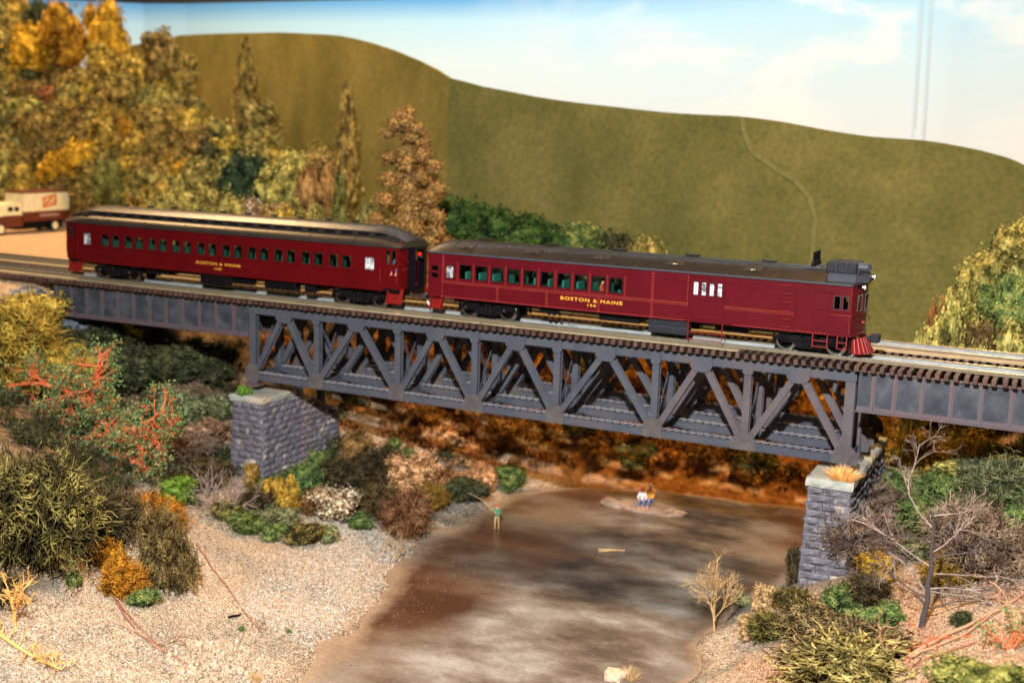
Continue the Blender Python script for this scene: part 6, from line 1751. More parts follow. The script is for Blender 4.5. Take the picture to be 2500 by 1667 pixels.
WOOD = [
 ('greengold', -90.6, 39.0, 17.9, 5.0, 5.8, 'pale olive', 'pale olive tree high on the slope, top left corner, leftmost of four'),
 ('olivebrown', -88.8, 39.2, 16.6, 4.9, 4.7, 'olive brown', 'olive brown tree high on the slope, top left corner, right of two'),
 ('greengold', -89.2, 42.9, 16.5, 5.5, 5.0, 'pale olive', 'pale olive tree high on the slope, top left corner, third of four'),
 ('olivebrown', -88.3, 37.6, 14.8, 5.1, 5.2, 'olive brown', 'olive brown tree high on the slope, top left corner, left of two'),
 ('greengold', -86.7, 39.1, 14.5, 4.9, 5.3, 'pale olive', 'pale olive tree high on the slope, top left corner, second of four'),
 ('greengold', -91.1, 47.3, 16.0, 4.4, 4.4, 'pale olive', 'pale olive tree high on the slope, top left corner, rightmost of four'),
 ('gold', -86.0, 37.2, 12.7, 4.1, 3.6, 'golden', 'golden tree on the upper slope, top left corner, leftmost of three'),
 ('gold', -84.2, 39.1, 12.7, 4.4, 4.7, 'golden', 'golden tree on the upper slope, top left corner, rightmost of three'),
 ('olivebrown', -87.2, 44.9, 13.9, 5.4, 5.5, 'olive brown', 'olive brown tree on the upper slope, top left corner, third of four'),
 ('olivebrown', -88.8, 47.9, 14.2, 5.5, 4.8, 'olive brown', 'olive brown tree on the upper slope, above the delivery truck, leftmost of three'),
 ('gold', -72.2, 37.4, 13.7, 4.3, 4.6, 'golden', 'golden tree on the upper slope, above the delivery truck, right of two'),
 ('greengold', -86.4, 35.8, 11.8, 4.5, 4.3, 'pale olive', 'pale olive tree on the upper slope, top left corner, left of two'),
 ('gold', -84.2, 37.3, 11.9, 4.2, 4.0, 'golden', 'golden tree on the upper slope, top left corner, middle of three'),
 ('olivebrown', -82.1, 37.1, 10.9, 3.7, 3.5, 'olive brown', 'olive brown tree on the upper slope, top left corner, second of four'),
 ('olivebrown', -81.3, 39.3, 11.6, 4.5, 5.1, 'olive brown', 'olive brown tree on the upper slope, top left corner, rightmost of four'),
 ('olivebrown', -73.7, 35.2, 11.4, 4.7, 4.1, 'olive brown', 'olive brown tree on the upper slope, above the delivery truck, middle of three'),
 ('olivebrown', -70.4, 35.6, 11.1, 3.8, 4.0, 'olive brown', 'olive brown tree on the upper slope, above the delivery truck, rightmost of three'),
 ('gold', -68.3, 36.2, 11.5, 5.1, 5.8, 'golden', 'golden tree on the upper slope, behind the coach left end, left of two'),
 ('gold', -66.1, 36.2, 11.6, 5.1, 5.6, 'golden', 'golden tree on the upper slope, behind the coach left end, right of two'),
 ('gold', -63.7, 37.0, 11.5, 3.8, 3.5, 'golden', 'golden tree on the upper slope, above the coach windows'),
 ('greengold', -83.3, 35.3, 9.8, 5.1, 4.5, 'pale olive', 'pale olive tree on the upper slope, top left corner, right of two'),
 ('olivebrown', -81.4, 35.9, 10.0, 4.5, 4.4, 'olive brown', 'olive brown tree on the upper slope, top left corner, leftmost of four'),
 ('rust', -76.9, 35.1, 10.4, 4.0, 3.4, 'rusty brown', 'rusty brown tree on the upper slope, top left corner'),
 ('greengold', -73.3, 34.1, 9.9, 4.4, 4.2, 'pale olive', 'pale olive tree on the upper slope, above the delivery truck'),
 ('gold', -70.8, 35.0, 10.5, 4.6, 4.5, 'golden', 'golden tree on the upper slope, above the delivery truck, left of two'),
 ('olivebrown', -69.0, 34.6, 9.6, 4.9, 5.1, 'olive brown', 'olive brown tree mid slope, behind the coach left end, leftmost of three'),
 ('olivebrown', -67.0, 35.4, 10.6, 5.0, 4.9, 'olive brown', 'olive brown tree on the upper slope, behind the coach left end'),
 ('greengold', -64.6, 35.4, 10.4, 3.5, 3.8, 'pale olive', 'pale olive tree on the upper slope, behind the coach left end'),
 ('greengold', -61.4, 34.7, 9.7, 3.3, 3.7, 'pale olive', 'pale olive tree mid slope, above the coach windows, leftmost of three'),
 ('greengold', -59.0, 35.6, 10.0, 3.3, 2.9, 'pale olive', 'pale olive tree mid slope, above the coach windows, rightmost of three'),
 ('olivebrown', -83.2, 33.1, 7.6, 4.6, 4.4, 'olive brown', 'olive brown tree mid slope, top left corner, leftmost of three'),
 ('greengold', -79.7, 33.3, 7.7, 4.7, 4.2, 'pale olive', 'pale olive tree mid slope, top left corner, middle of three'),
 ('greengold', -78.0, 33.3, 8.2, 4.9, 4.5, 'pale olive', 'pale olive tree mid slope, top left corner, rightmost of three'),
 ('olivebrown', -74.0, 33.1, 8.5, 3.7, 3.6, 'olive brown', 'olive brown tree mid slope, above the delivery truck, leftmost of four'),
 ('gold', -72.7, 33.5, 8.7, 3.9, 4.3, 'golden', 'golden tree mid slope, above the delivery truck'),
 ('olivebrown', -69.6, 34.1, 9.0, 3.4, 3.7, 'olive brown', 'olive brown tree mid slope, above the delivery truck, rightmost of four'),
 ('gold', -67.6, 33.8, 8.3, 3.9, 4.4, 'golden', 'golden tree mid slope, behind the coach left end, left of two'),
 ('olivebrown', -63.8, 33.7, 8.4, 3.4, 3.7, 'olive brown', 'olive brown tree mid slope, behind the coach left end, middle of three'),
 ('greengold', -60.7, 34.3, 9.1, 3.7, 3.9, 'pale olive', 'pale olive tree mid slope, above the coach windows, middle of three'),
 ('olivebrown', -59.7, 34.1, 8.7, 4.4, 3.9, 'olive brown', 'olive brown tree mid slope, above the coach windows, left of two'),
 ('greengold', -82.1, 32.8, 7.1, 3.9, 3.9, 'pale olive', 'pale olive tree mid slope, top left corner, leftmost of three'),
 ('olivebrown', -76.8, 32.1, 7.0, 4.5, 4.2, 'olive brown', 'olive brown tree mid slope, top left corner, middle of three'),
 ('olivebrown', -74.3, 31.5, 6.2, 4.6, 5.0, 'olive brown', 'olive brown tree mid slope, top left corner, rightmost of three'),
 ('olivebrown', -72.2, 32.0, 6.2, 4.2, 4.4, 'olive brown', 'olive brown tree mid slope, above the delivery truck, second of four'),
 ('olivebrown', -69.8, 32.6, 6.6, 4.9, 5.0, 'olive brown', 'olive brown tree mid slope, above the delivery truck, third of four'),
 ('greengold', -67.7, 32.9, 7.0, 4.7, 4.7, 'pale olive', 'pale olive tree mid slope, above the delivery truck, right of two'),
 ('yellowtree', -64.7, 33.0, 7.2, 3.4, 3.8, 'yellow', 'yellow tree mid slope, behind the coach left end'),
 ('olivebrown', -61.2, 33.1, 7.5, 4.2, 4.5, 'olive brown', 'olive brown tree mid slope, behind the coach left end, rightmost of three'),
 ('olivebrown', -57.8, 32.5, 6.7, 3.4, 3.4, 'olive brown', 'olive brown tree mid slope, above the coach windows, right of two'),
 ('gold', -56.6, 33.1, 7.1, 4.2, 4.8, 'golden', 'golden tree mid slope, above the coach windows'),
 ('greengold', -53.0, 32.7, 6.9, 4.7, 4.1, 'pale olive', 'pale olive tree mid slope, above the middle of the coach, left of two'),
 ('olivebrown', -52.4, 35.0, 7.7, 3.9, 4.4, 'olive brown', 'olive brown tree mid slope, above the middle of the coach'),
 ('greengold', -50.9, 35.6, 7.7, 4.7, 5.1, 'pale olive', 'pale olive tree mid slope, above the middle of the coach, right of two'),
 ('olivebrown', -81.7, 30.9, 5.0, 4.1, 3.8, 'olive brown', 'olive brown tree at the slope foot, top left corner, second of six'),
 ('greengold', -78.4, 31.0, 5.4, 4.6, 4.5, 'pale olive', 'pale olive tree at the slope foot, top left corner, second of four'),
 ('greengold', -74.5, 30.8, 5.1, 3.9, 3.9, 'pale olive', 'pale olive tree at the slope foot, top left corner, rightmost of four'),
 ('olivebrown', -71.7, 31.4, 4.9, 3.5, 3.5, 'olive brown', 'olive brown tree at the slope foot, above the delivery truck, leftmost of eight'),
 ('greengold', -70.8, 32.1, 5.8, 3.4, 3.1, 'pale olive', 'pale olive tree mid slope, above the delivery truck, left of two'),
 ('olivebrown', -66.8, 31.7, 5.2, 3.3, 3.0, 'olive brown', 'olive brown tree at the slope foot, above the delivery truck, seventh of eight'),
 ('gold', -66.1, 32.1, 5.9, 4.9, 5.5, 'golden', 'golden tree mid slope, behind the coach left end, right of two'),
 ('gold', -63.0, 32.1, 5.9, 4.2, 4.0, 'golden', 'golden tree at the slope foot, behind the coach left end, rightmost of three'),
 ('olivebrown', -59.7, 32.0, 6.0, 4.4, 4.4, 'olive brown', 'olive brown tree at the slope foot, above the coach windows, leftmost of four'),
 ('olivebrown', -56.4, 32.1, 6.3, 4.8, 4.3, 'olive brown', 'olive brown tree at the slope foot, above the coach windows, second of four'),
 ('olivebrown', -53.7, 31.0, 5.8, 4.7, 4.6, 'olive brown', 'olive brown tree at the slope foot, above the coach windows, rightmost of four'),
 ('gold', -51.0, 30.7, 5.6, 4.4, 3.9, 'golden', 'golden tree at the slope foot, above the middle of the coach, leftmost of three'),
 ('greengold', -49.7, 31.9, 6.1, 3.1, 2.9, 'pale olive', 'pale olive tree at the slope foot, above the middle of the coach, second of five'),
 ('greengold', -47.6, 32.3, 5.7, 4.0, 4.5, 'pale olive', 'pale olive tree at the slope foot, above the coach right half, leftmost of three'),
 ('olivebrown', -77.8, 29.4, 3.3, 5.0, 4.9, 'olive brown', 'olive brown tree at the slope foot, top left corner, third of six'),
 ('olivebrown', -75.3, 29.9, 3.9, 4.2, 3.9, 'olive brown', 'olive brown tree at the slope foot, top left corner, fourth of six'),
 ('olivebrown', -73.8, 30.1, 3.8, 3.7, 4.2, 'olive brown', 'olive brown tree at the slope foot, top left corner, fifth of six'),
 ('greengold', -70.4, 30.9, 3.6, 3.4, 3.0, 'pale olive', 'pale olive tree at the slope foot, above the delivery truck'),
 ('gold', -66.9, 30.6, 3.4, 4.6, 3.9, 'golden', 'golden tree at the slope foot, above the delivery truck, right of two'),
 ('olivebrown', -66.3, 31.2, 4.4, 3.9, 4.3, 'olive brown', 'olive brown tree at the slope foot, above the delivery truck, sixth of eight'),
 ('olivebrown', -63.1, 31.4, 4.5, 3.2, 2.7, 'olive brown', 'olive brown tree at the slope foot, behind the coach left end, leftmost of three'),
 ('olivebrown', -60.1, 30.9, 4.2, 3.8, 3.3, 'olive brown', 'olive brown tree at the slope foot, behind the coach left end, middle of three'),
 ('gold', -56.3, 30.0, 4.5, 3.9, 3.5, 'golden', 'golden tree at the slope foot, above the coach windows'),
 ('olivebrown', -54.5, 30.0, 4.9, 3.5, 4.0, 'olive brown', 'olive brown tree at the slope foot, above the coach windows, third of four'),
 ('darkgreen', -51.7, 29.9, 5.0, 4.2, 4.7, 'dark green', 'dark green tree at the slope foot, above the middle of the coach'),
 ('greengold', -49.3, 29.3, 4.4, 3.4, 3.4, 'pale olive', 'pale olive tree at the slope foot, above the middle of the coach, leftmost of five'),
 ('greengold', -47.4, 31.0, 5.1, 4.1, 4.5, 'pale olive', 'pale olive tree at the slope foot, above the middle of the coach, fourth of five'),
 ('gold', -45.8, 31.6, 4.8, 3.5, 3.7, 'golden', 'golden tree at the slope foot, above the coach right half, left of two'),
 ('gold', -59.9, 56.0, 4.1, 3.8, 3.8, 'golden', 'golden tree at the slope foot, above the coach right half, right of two'),
 ('olivebrown', -79.7, 28.6, 1.8, 3.8, 4.1, 'olive brown', 'olive brown tree at the slope foot, top left corner, leftmost of six'),
 ('greengold', -75.7, 29.0, 2.5, 4.7, 5.3, 'pale olive', 'pale olive tree at the slope foot, top left corner, third of four'),
 ('gold', -74.1, 28.8, 1.7, 4.5, 4.6, 'golden', 'golden tree at the slope foot, top left corner, right of two'),
 ('gold', -70.5, 30.1, 2.1, 4.4, 4.1, 'golden', 'golden tree at the slope foot, above the delivery truck, left of two'),
 ('olivebrown', -68.2, 30.4, 2.9, 4.4, 3.9, 'olive brown', 'olive brown tree at the slope foot, above the delivery truck, third of eight'),
 ('olivebrown', -65.4, 29.9, 2.3, 4.7, 4.6, 'olive brown', 'olive brown tree at the slope foot, above the delivery truck, fifth of eight'),
 ('greengold', -64.1, 30.3, 2.8, 3.2, 3.4, 'pale olive', 'pale olive tree at the slope foot, behind the coach left end, left of two'),
 ('gold', -61.9, 30.6, 3.2, 4.5, 4.2, 'golden', 'golden tree at the slope foot, behind the coach left end, middle of three'),
 ('olivebrown', -56.2, 27.8, 2.7, 3.4, 3.4, 'olive brown', 'olive brown tree at the slope foot, behind the coach left end, rightmost of three'),
 ('yellowtree', -53.1, 28.2, 3.7, 3.9, 3.5, 'yellow', 'yellow tree at the slope foot, above the coach windows'),
 ('greengold', -50.7, 28.1, 3.8, 3.9, 3.6, 'pale olive', 'pale olive tree at the slope foot, above the coach windows, middle of three'),
 ('gold', -47.6, 27.4, 3.3, 3.1, 2.7, 'golden', 'golden tree at the slope foot, above the middle of the coach, middle of three'),
 ('greengold', -46.8, 28.6, 3.8, 4.2, 4.7, 'pale olive', 'pale olive tree at the slope foot, above the middle of the coach, third of five'),
 ('greengold', -45.6, 29.0, 3.7, 3.5, 3.4, 'pale olive', 'pale olive tree at the slope foot, above the middle of the coach, rightmost of five'),
 ('olivebrown', -43.2, 29.7, 3.3, 3.4, 3.3, 'olive brown', 'olive brown tree at the slope foot, above the coach right half, right of two'),
 ('greengold', -42.4, 31.0, 3.5, 4.4, 4.8, 'pale olive', 'pale olive tree at the slope foot, above the coach right half, rightmost of three'),
 ('olivebrown', -55.2, 53.2, 2.5, 4.7, 4.0, 'olive brown', 'olive brown tree at the slope foot, beside the big brown tree'),
 ('greengold', -75.5, 27.6, 0.2, 4.5, 5.0, 'pale olive', 'pale olive tree at the slope foot, top left corner, leftmost of four'),
 ('gold', -74.2, 28.2, 0.7, 4.8, 4.3, 'golden', 'golden tree at the slope foot, top left corner, left of two'),
 ('olivebrown', -71.5, 28.8, 0.7, 3.9, 3.5, 'olive brown', 'olive brown tree at the slope foot, top left corner, rightmost of six'),
 ('olivebrown', -70.0, 29.7, 1.2, 4.3, 3.8, 'olive brown', 'olive brown tree at the slope foot, above the delivery truck, second of eight'),
 ('olivebrown', -65.2, 29.0, 1.0, 4.6, 4.1, 'olive brown', 'olive brown tree at the slope foot, above the delivery truck, fourth of eight'),
 ('olivebrown', -63.7, 28.8, 0.6, 4.4, 3.8, 'olive brown', 'olive brown tree at the slope foot, above the delivery truck, rightmost of eight'),
 ('gold', -60.9, 29.1, 1.1, 3.6, 3.7, 'golden', 'golden tree at the slope foot, behind the coach left end, leftmost of three'),
 ('greengold', -56.3, 27.0, 2.0, 4.6, 4.4, 'pale olive', 'pale olive tree at the slope foot, behind the coach left end, right of two'),
 ('greengold', -52.1, 25.4, 2.2, 3.7, 3.8, 'pale olive', 'pale olive tree at the slope foot, above the coach windows, leftmost of three'),
 ('darkgreen', -49.0, 24.4, 1.8, 4.1, 4.6, 'dark green', 'dark green tree at the slope foot, above the coach windows'),
 ('greengold', -47.4, 24.4, 1.9, 3.2, 2.9, 'pale olive', 'pale olive tree at the slope foot, above the coach windows, rightmost of three'),
 ('gold', -45.3, 25.7, 2.1, 3.7, 3.2, 'golden', 'golden tree at the slope foot, above the middle of the coach, rightmost of three'),
 ('olivebrown', -44.4, 26.6, 2.2, 3.1, 2.7, 'olive brown', 'olive brown tree at the slope foot, above the middle of the coach'),
 ('olivebrown', -42.3, 27.2, 2.1, 3.4, 3.5, 'olive brown', 'olive brown tree at the slope foot, above the coach right half, left of two'),
 ('greengold', -40.4, 28.0, 2.1, 4.2, 4.0, 'pale olive', 'pale olive tree at the slope foot, above the coach right half, middle of three'),
 ('darkgreen', -40.7, 30.3, 2.5, 4.3, 4.3, 'dark green', 'dark green tree at the slope foot, above the coach right half'),
 ('greengold', -51.3, 50.9, 1.2, 4.3, 4.3, 'pale olive', 'pale olive tree at the slope foot, beside the big brown tree'),
 ('farbrown', -5.0, 18.8, -9.8, 2.5, 1.3, 'far', 'dark brown shrub seen through the sixth truss panel, leftmost of six'),
 ('farorange', -10.9, 16.0, -10.0, 2.2, 1.6, 'far', 'orange shrub just below the fifth truss panel, left of two'),
 ('farorange', -23.1, 12.2, -5.6, 1.8, 1.2, 'far', 'orange shrub seen through the second truss panel, left of two'),
 ('farbrown', 4.9, 20.5, -10.0, 2.3, 1.4, 'far', 'dark brown shrub seen through the seventh truss panel, fourth of five'),
 ('farbrown', -7.8, 15.8, -11.4, 2.0, 1.4, 'far', 'dark brown shrub low on the bank under the fifth truss panel'),
 ('farorange', 0.7, 19.6, -10.4, 1.8, 0.9, 'far', 'orange shrub just below the sixth truss panel, right of two'),
 ('farbrown', -2.6, 19.6, -9.7, 1.8, 1.3, 'far', 'dark brown shrub seen through the sixth truss panel, fourth of six'),
 ('farbrown', -20.6, 10.0, -7.9, 2.8, 1.6, 'far', 'dark brown shrub just below the second truss panel'),
 ('farbrown', -13.0, 13.7, -11.0, 2.7, 1.8, 'far', 'dark brown shrub low on the bank under the fourth truss panel, right of two'),
 ('farbrown', -0.1, 23.1, -7.9, 3.0, 2.0, 'far', 'dark brown shrub seen through the sixth truss panel, rightmost of six'),
 ('farorange', -19.2, 13.4, -7.1, 2.4, 1.4, 'far', 'orange shrub seen through the third truss panel, right of two'),
 ('farbrown', 0.7, 24.8, -7.1, 2.7, 2.0, 'far', 'dark brown shrub seen through the seventh truss panel, second of five'),
 ('farbrown', 1.8, 23.0, -8.0, 2.4, 1.8, 'far', 'dark brown shrub seen through the seventh truss panel, third of five'),
 ('farorange', -22.1, 13.2, -5.4, 1.9, 1.2, 'far', 'orange shrub seen through the second truss panel, right of two'),
 ('farbrown', -18.0, 10.4, -9.6, 2.4, 1.4, 'far', 'dark brown shrub just below the third truss panel, left of two'),
 ('fargreen', -3.8, 24.0, -6.3, 2.7, 1.6, 'far', 'dull green shrub seen through the sixth truss panel'),
 ('farorange', -3.3, 17.5, -11.5, 1.8, 1.2, 'far', 'orange shrub just below the sixth truss panel, left of two'),
 ('farorange', 5.8, 22.9, -8.4, 2.8, 2.0, 'far', 'orange shrub seen through the seventh truss panel, rightmost of five'),
 ('farbrown', -16.0, 12.4, -10.2, 2.3, 1.7, 'far', 'dark brown shrub just below the third truss panel, right of two'),
 ('farorange', -13.5, 17.4, -7.8, 3.0, 2.3, 'far', 'orange shrub seen through the fourth truss panel, right of two'),
 ('farorange', -6.3, 17.3, -10.5, 2.5, 1.9, 'far', 'orange shrub just below the fifth truss panel, right of two'),
 ('farbrown', -16.8, 15.5, -7.2, 2.8, 1.8, 'far', 'dark brown shrub seen through the fourth truss panel, leftmost of three'),
 ('farorange', 0.2, 21.6, -8.9, 1.9, 1.2, 'far', 'orange shrub seen through the sixth truss panel, rightmost of three'),
 ('fargreen', -5.3, 16.3, -11.7, 2.6, 1.5, 'far', 'dull green shrub low on the bank under the fifth truss panel'),
 ('farbrown', -14.2, 12.8, -11.1, 2.0, 1.0, 'far', 'dark brown shrub low on the bank under the fourth truss panel, left of two'),
 ('farbrown', -1.3, 21.5, -8.6, 2.1, 1.4, 'far', 'dark brown shrub seen through the sixth truss panel, fifth of six'),
 ('farorange', -15.3, 15.2, -8.6, 2.0, 1.2, 'far', 'orange shrub seen through the fourth truss panel, left of two'),
 ('farorange', -16.6, 13.7, -8.9, 2.1, 1.5, 'far', 'orange shrub just below the third truss panel, right of two'),
 ('farorange', 1.7, 26.8, -6.2, 3.0, 2.1, 'far', 'orange shrub seen through the seventh truss panel, leftmost of five'),
 ('farbrown', -17.4, 16.8, -5.8, 2.4, 1.4, 'far', 'dark brown shrub seen through the fourth truss panel, middle of three'),
 ('farorange', -7.1, 20.0, -6.9, 2.9, 2.2, 'far', 'orange shrub seen through the fifth truss panel, left of two'),
 ('farbrown', -4.4, 22.7, -6.4, 2.9, 2.2, 'far', 'dark brown shrub seen through the sixth truss panel, second of six'),
 ('farorange', -2.3, 24.0, -6.9, 3.2, 1.7, 'far', 'orange shrub seen through the sixth truss panel, middle of three'),
 ('farorange', 6.2, 21.0, -9.7, 2.0, 1.5, 'far', 'orange shrub seen through the seventh truss panel, fourth of five'),
 ('fargreen', -10.0, 19.0, -6.6, 1.9, 1.5, 'far', 'dull green shrub seen through the fifth truss panel'),
 ('farbrown', -12.2, 19.0, -5.9, 2.0, 1.5, 'far', 'dark brown shrub seen through the fifth truss panel'),
 ('farbrown', -14.1, 18.9, -5.4, 2.5, 2.0, 'far', 'dark brown shrub seen through the fourth truss panel, rightmost of three'),
 ('fargreen', -23.5, 9.1, -7.3, 2.6, 2.0, 'far', 'dull green shrub seen through the second truss panel'),
 ('farorange', -5.6, 21.1, -6.7, 2.3, 1.8, 'far', 'orange shrub seen through the sixth truss panel, leftmost of three'),
 ('farbrown', 5.5, 26.1, -6.8, 2.3, 1.5, 'far', 'dark brown shrub seen through the seventh truss panel, rightmost of five'),
 ('fargreen', 2.2, 18.2, -11.6, 2.5, 1.8, 'far', 'dull green shrub just below the seventh truss panel'),
 ('farbrown', -0.4, 25.9, -6.5, 2.3, 1.2, 'far', 'dark brown shrub seen through the seventh truss panel, leftmost of five'),
 ('farorange', 3.4, 26.9, -6.3, 2.4, 1.9, 'far', 'orange shrub seen through the seventh truss panel, third of five'),
 ('fargreen', -9.5, 16.5, -10.0, 2.8, 1.9, 'far', 'dull green shrub just below the fifth truss panel'),
 ('farorange', 7.4, 19.5, -10.6, 1.6, 0.9, 'far', 'orange shrub just below the seventh truss panel'),
 ('farorange', -29.7, 9.7, -5.4, 2.0, 1.0, 'far', 'orange shrub seen through the first truss panel'),
 ('farorange', -20.8, 12.6, -6.4, 1.9, 1.1, 'far', 'orange shrub seen through the third truss panel, left of two'),
 ('farorange', 3.7, 23.6, -7.8, 1.7, 1.0, 'far', 'orange shrub seen through the seventh truss panel, second of five'),
 ('farorange', -6.7, 22.2, -4.6, 2.8, 1.9, 'far', 'orange shrub seen through the fifth truss panel, right of two'),
 ('fargreen', -15.9, 18.0, -5.6, 2.9, 2.1, 'far', 'dull green shrub seen through the fourth truss panel'),
 ('farbrown', -3.3, 21.1, -8.0, 2.3, 1.7, 'far', 'dark brown shrub seen through the sixth truss panel, third of six'),
 ('farbrown', -7.7, 17.1, -10.0, 2.0, 1.1, 'far', 'dark brown shrub just below the fifth truss panel'),
 ('fargreen', 2.4, 25.4, -6.9, 2.3, 1.3, 'far', 'dull green shrub seen through the seventh truss panel'),
 ('farorange', -18.0, 12.6, -8.5, 2.6, 1.8, 'far', 'orange shrub just below the third truss panel, left of two'),
 ('farbrown', -0.7, 18.3, -11.2, 2.9, 2.2, 'far', 'dark brown shrub just below the sixth truss panel'),
 ('farbrown', 4.6, 18.8, -11.4, 1.7, 0.9, 'far', 'dark brown shrub just below the seventh truss panel'),
]
# ------------------------------------------------------------------ foliage prototypes (unit size: about 1 wide, 1 high, base at z = 0)
def lichen_mesh(seed, n=520, r0=.016, segs=4, flat=1.0):
    r = np.random.RandomState(seed)
    V, F = [], []
    lobes = [(r.uniform(-.26, .26), r.uniform(-.26, .26), r.uniform(.10, .5), r.uniform(.20, .34)) for _ in range(7)] + [(0, 0, .3, .38)]
    cnt = 0
    for i in range(n):
        lx, ly, lz, lr = lobes[r.randint(len(lobes))]
        d = r.normal(size=3); d[2] = abs(d[2]) * .9 + .05 if r.rand() < .8 else d[2]; d /= np.linalg.norm(d)
        p = np.array([lx, ly, lz]) + d * lr * r.uniform(.45, .86)
        di = d + r.normal(size=3) * .55; di /= np.linalg.norm(di)
        L = r.uniform(.035, .075)
        rr = r0 * r.uniform(.7, 1.25)
        chain = [p.copy()]
        for s in range(segs):
            di = di + r.normal(size=3) * .55; di /= np.linalg.norm(di)
            p = p + di * L; chain.append(p.copy())
        def tube(ch, ra):
            nonlocal cnt
            for k, c in enumerate(ch):
                t = ch[min(k + 1, len(ch) - 1)] - ch[max(k - 1, 0)]; t = t / (np.linalg.norm(t) + 1e-9)
                a = np.cross(t, [.3, .2, .93]); a /= np.linalg.norm(a) + 1e-9; b = np.cross(t, a)
                q = ra * (1 - .42 * k / (len(ch) - 1))
                for g_ in range(3):
                    an = 2.094 * g_
                    V.append(c + (a * math.cos(an) + b * math.sin(an)) * q)
            for k in range(len(ch) - 1):
                o = cnt + k * 3
                for g_ in range(3):
                    F.append((o + g_, o + (g_ + 1) % 3, o + 3 + (g_ + 1) % 3, o + 3 + g_))
            cnt += 3 * len(ch)
        tube(chain, rr)
        if r.rand() < .6:
            m = len(chain) // 2; q = chain[m]; dd = r.normal(size=3); dd /= np.linalg.norm(dd)
            tube([q, q + dd * L * .8, q + (dd + r.normal(size=3) * .4) * L * 1.5], rr * .75)
    return np.array(V), F, lobes

def core(lobes, V, F, k=.74, n=10, m=6, seed=0):
    """dark irregular heart so the mass is not hollow"""
    off = Vector((seed * 3.1, 1.7, 4.4))
    V = list(V); F = list(F)
    for (lx, ly, lz, lr) in lobes:
        o = len(V)
        for i in range(m + 1):
            th = math.pi * i / m
            for j in range(n):
                a = 2 * math.pi * j / n
                d = Vector((math.sin(th) * math.cos(a), math.sin(th) * math.sin(a), math.cos(th)))
                f = lr * k * (1 + .45 * noise.noise(d * 2.2 + off + Vector((lx * 9, ly * 9, 0))))
                V.append((lx + d.x * f, ly + d.y * f, max(-.12, lz + d.z * f)))
        for i in range(m):
            for j in range(n):
                F.append((o + i * n + j, o + (i + 1) * n + j, o + (i + 1) * n + (j + 1) % n, o + i * n + (j + 1) % n))
    return V, F

def foam_mesh(seed, n=2400, leaf=.026, lob=17, tall=1.0, conical=False):
    r = np.random.RandomState(seed)
    lobes = []
    for k in range(lob):
        if conical:
            z = .10 + .80 * k / (lob - 1); w = (1 - z) * .36 + .07
            lobes.append((r.uniform(-.1, .1) * (1 - z), r.uniform(-.1, .1) * (1 - z), z, w))
        else:
            a = r.uniform(0, 6.28); d = r.uniform(.05, .30); z = r.uniform(.18, .62)
            lobes.append((d * math.cos(a) * 1.15, d * math.sin(a) * 1.15, z, r.uniform(.10, .20)))
    if not conical: lobes.append((0, 0, .34, .36))
    V, F = [], []
    # leaf clumps scattered over the lobes, more loosely outside
    li = r.randint(len(lobes), size=n)
    d = r.normal(size=(n, 3)); d /= np.linalg.norm(d, axis=1)[:, None]
    L = np.array(lobes)[li]
    sub = r.normal(size=(60, 3)); sub /= np.linalg.norm(sub, axis=1)[:, None]
    near = np.max(d @ sub.T, axis=1)
    rad = L[:, 3] * (.78 + .40 * r.rand(n) ** 1.5 + .20 * np.clip((near - .9) * 10, 0, 1))
    P = L[:, :3] + d * rad[:, None]
    keep = P[:, 2] > -.05
    P, d = P[keep], d[keep]
    m = len(P)
    nrm = d + r.normal(size=(m, 3)) * .7; nrm /= np.linalg.norm(nrm, axis=1)[:, None]
    a = np.cross(nrm, r.normal(size=(m, 3))); a /= np.linalg.norm(a, axis=1)[:, None]
    b = np.cross(nrm, a)
    s = leaf * r.uniform(.6, 1.5, size=(m, 1))
    c1 = P + a * s; c2 = P + b * s * .8 + nrm * s * .5; c3 = P - a * s; c4 = P - b * s * .8 - nrm * s * .2
    VV = np.stack([c1, c2, c3, c4], 1).reshape(-1, 3)
    V = [tuple(v) for v in VV]
    F = [(4 * i, 4 * i + 1, 4 * i + 2, 4 * i + 3) for i in range(m)]
    return core(lobes, V, F, .80, 9, 6, seed)

PROTO = {}
def to_mesh(name, V, F, mat='green'):
    me = bpy.data.meshes.new(name); me.from_pydata([tuple(v) for v in V], [], F); me.materials.append(M[mat]); me.update(); return me
def protos():
    L = []
    for k in range(4):
        V, F, lobes = lichen_mesh(100 + k, 1300, .0105); V, F = core(lobes, V, F, .50, 10, 6, k); L.append(to_mesh('lichen', V, F))
    PROTO['lichen'] = L
    L = []
    for k in range(2):
        V, F, lobes = lichen_mesh(120 + k, 2100, .0080, 5); V, F = core(lobes, V, F, .48, 10, 6, k); L.append(to_mesh('lichen_big', V, F))
    PROTO['lichenbig'] = L
    L = []
    for k in range(2):
        V, F, lobes = lichen_mesh(140 + k, 1100, .0135, 6); V, F = core(lobes, V, F, .50, 10, 6, k); L.append(to_mesh('lichen_thick', V, F))
    PROTO['thick'] = L
    PROTO['tangle'] = [to_mesh('tangle', *lichen_mesh(150 + k, 1500, .0058, 6)[:2]) for k in range(2)]
    for key in ('lichen', 'lichenbig', 'thick', 'tangle'):
        for me in PROTO[key]: me.polygons.foreach_set('use_smooth', [True] * len(me.polygons)); me.update()
    PROTO['foam'] = [to_mesh('foam', *foam_mesh(200 + k, 4400, .020)) for k in range(6)]
    PROTO['crown'] = [to_mesh('crown', *foam_mesh(230 + k, 3200, .026, 18)) for k in range(6)]
    PROTO['cone'] = [to_mesh('cone', *foam_mesh(260 + k, 2600, .026, 8, conical=True)) for k in range(2)]
protos()

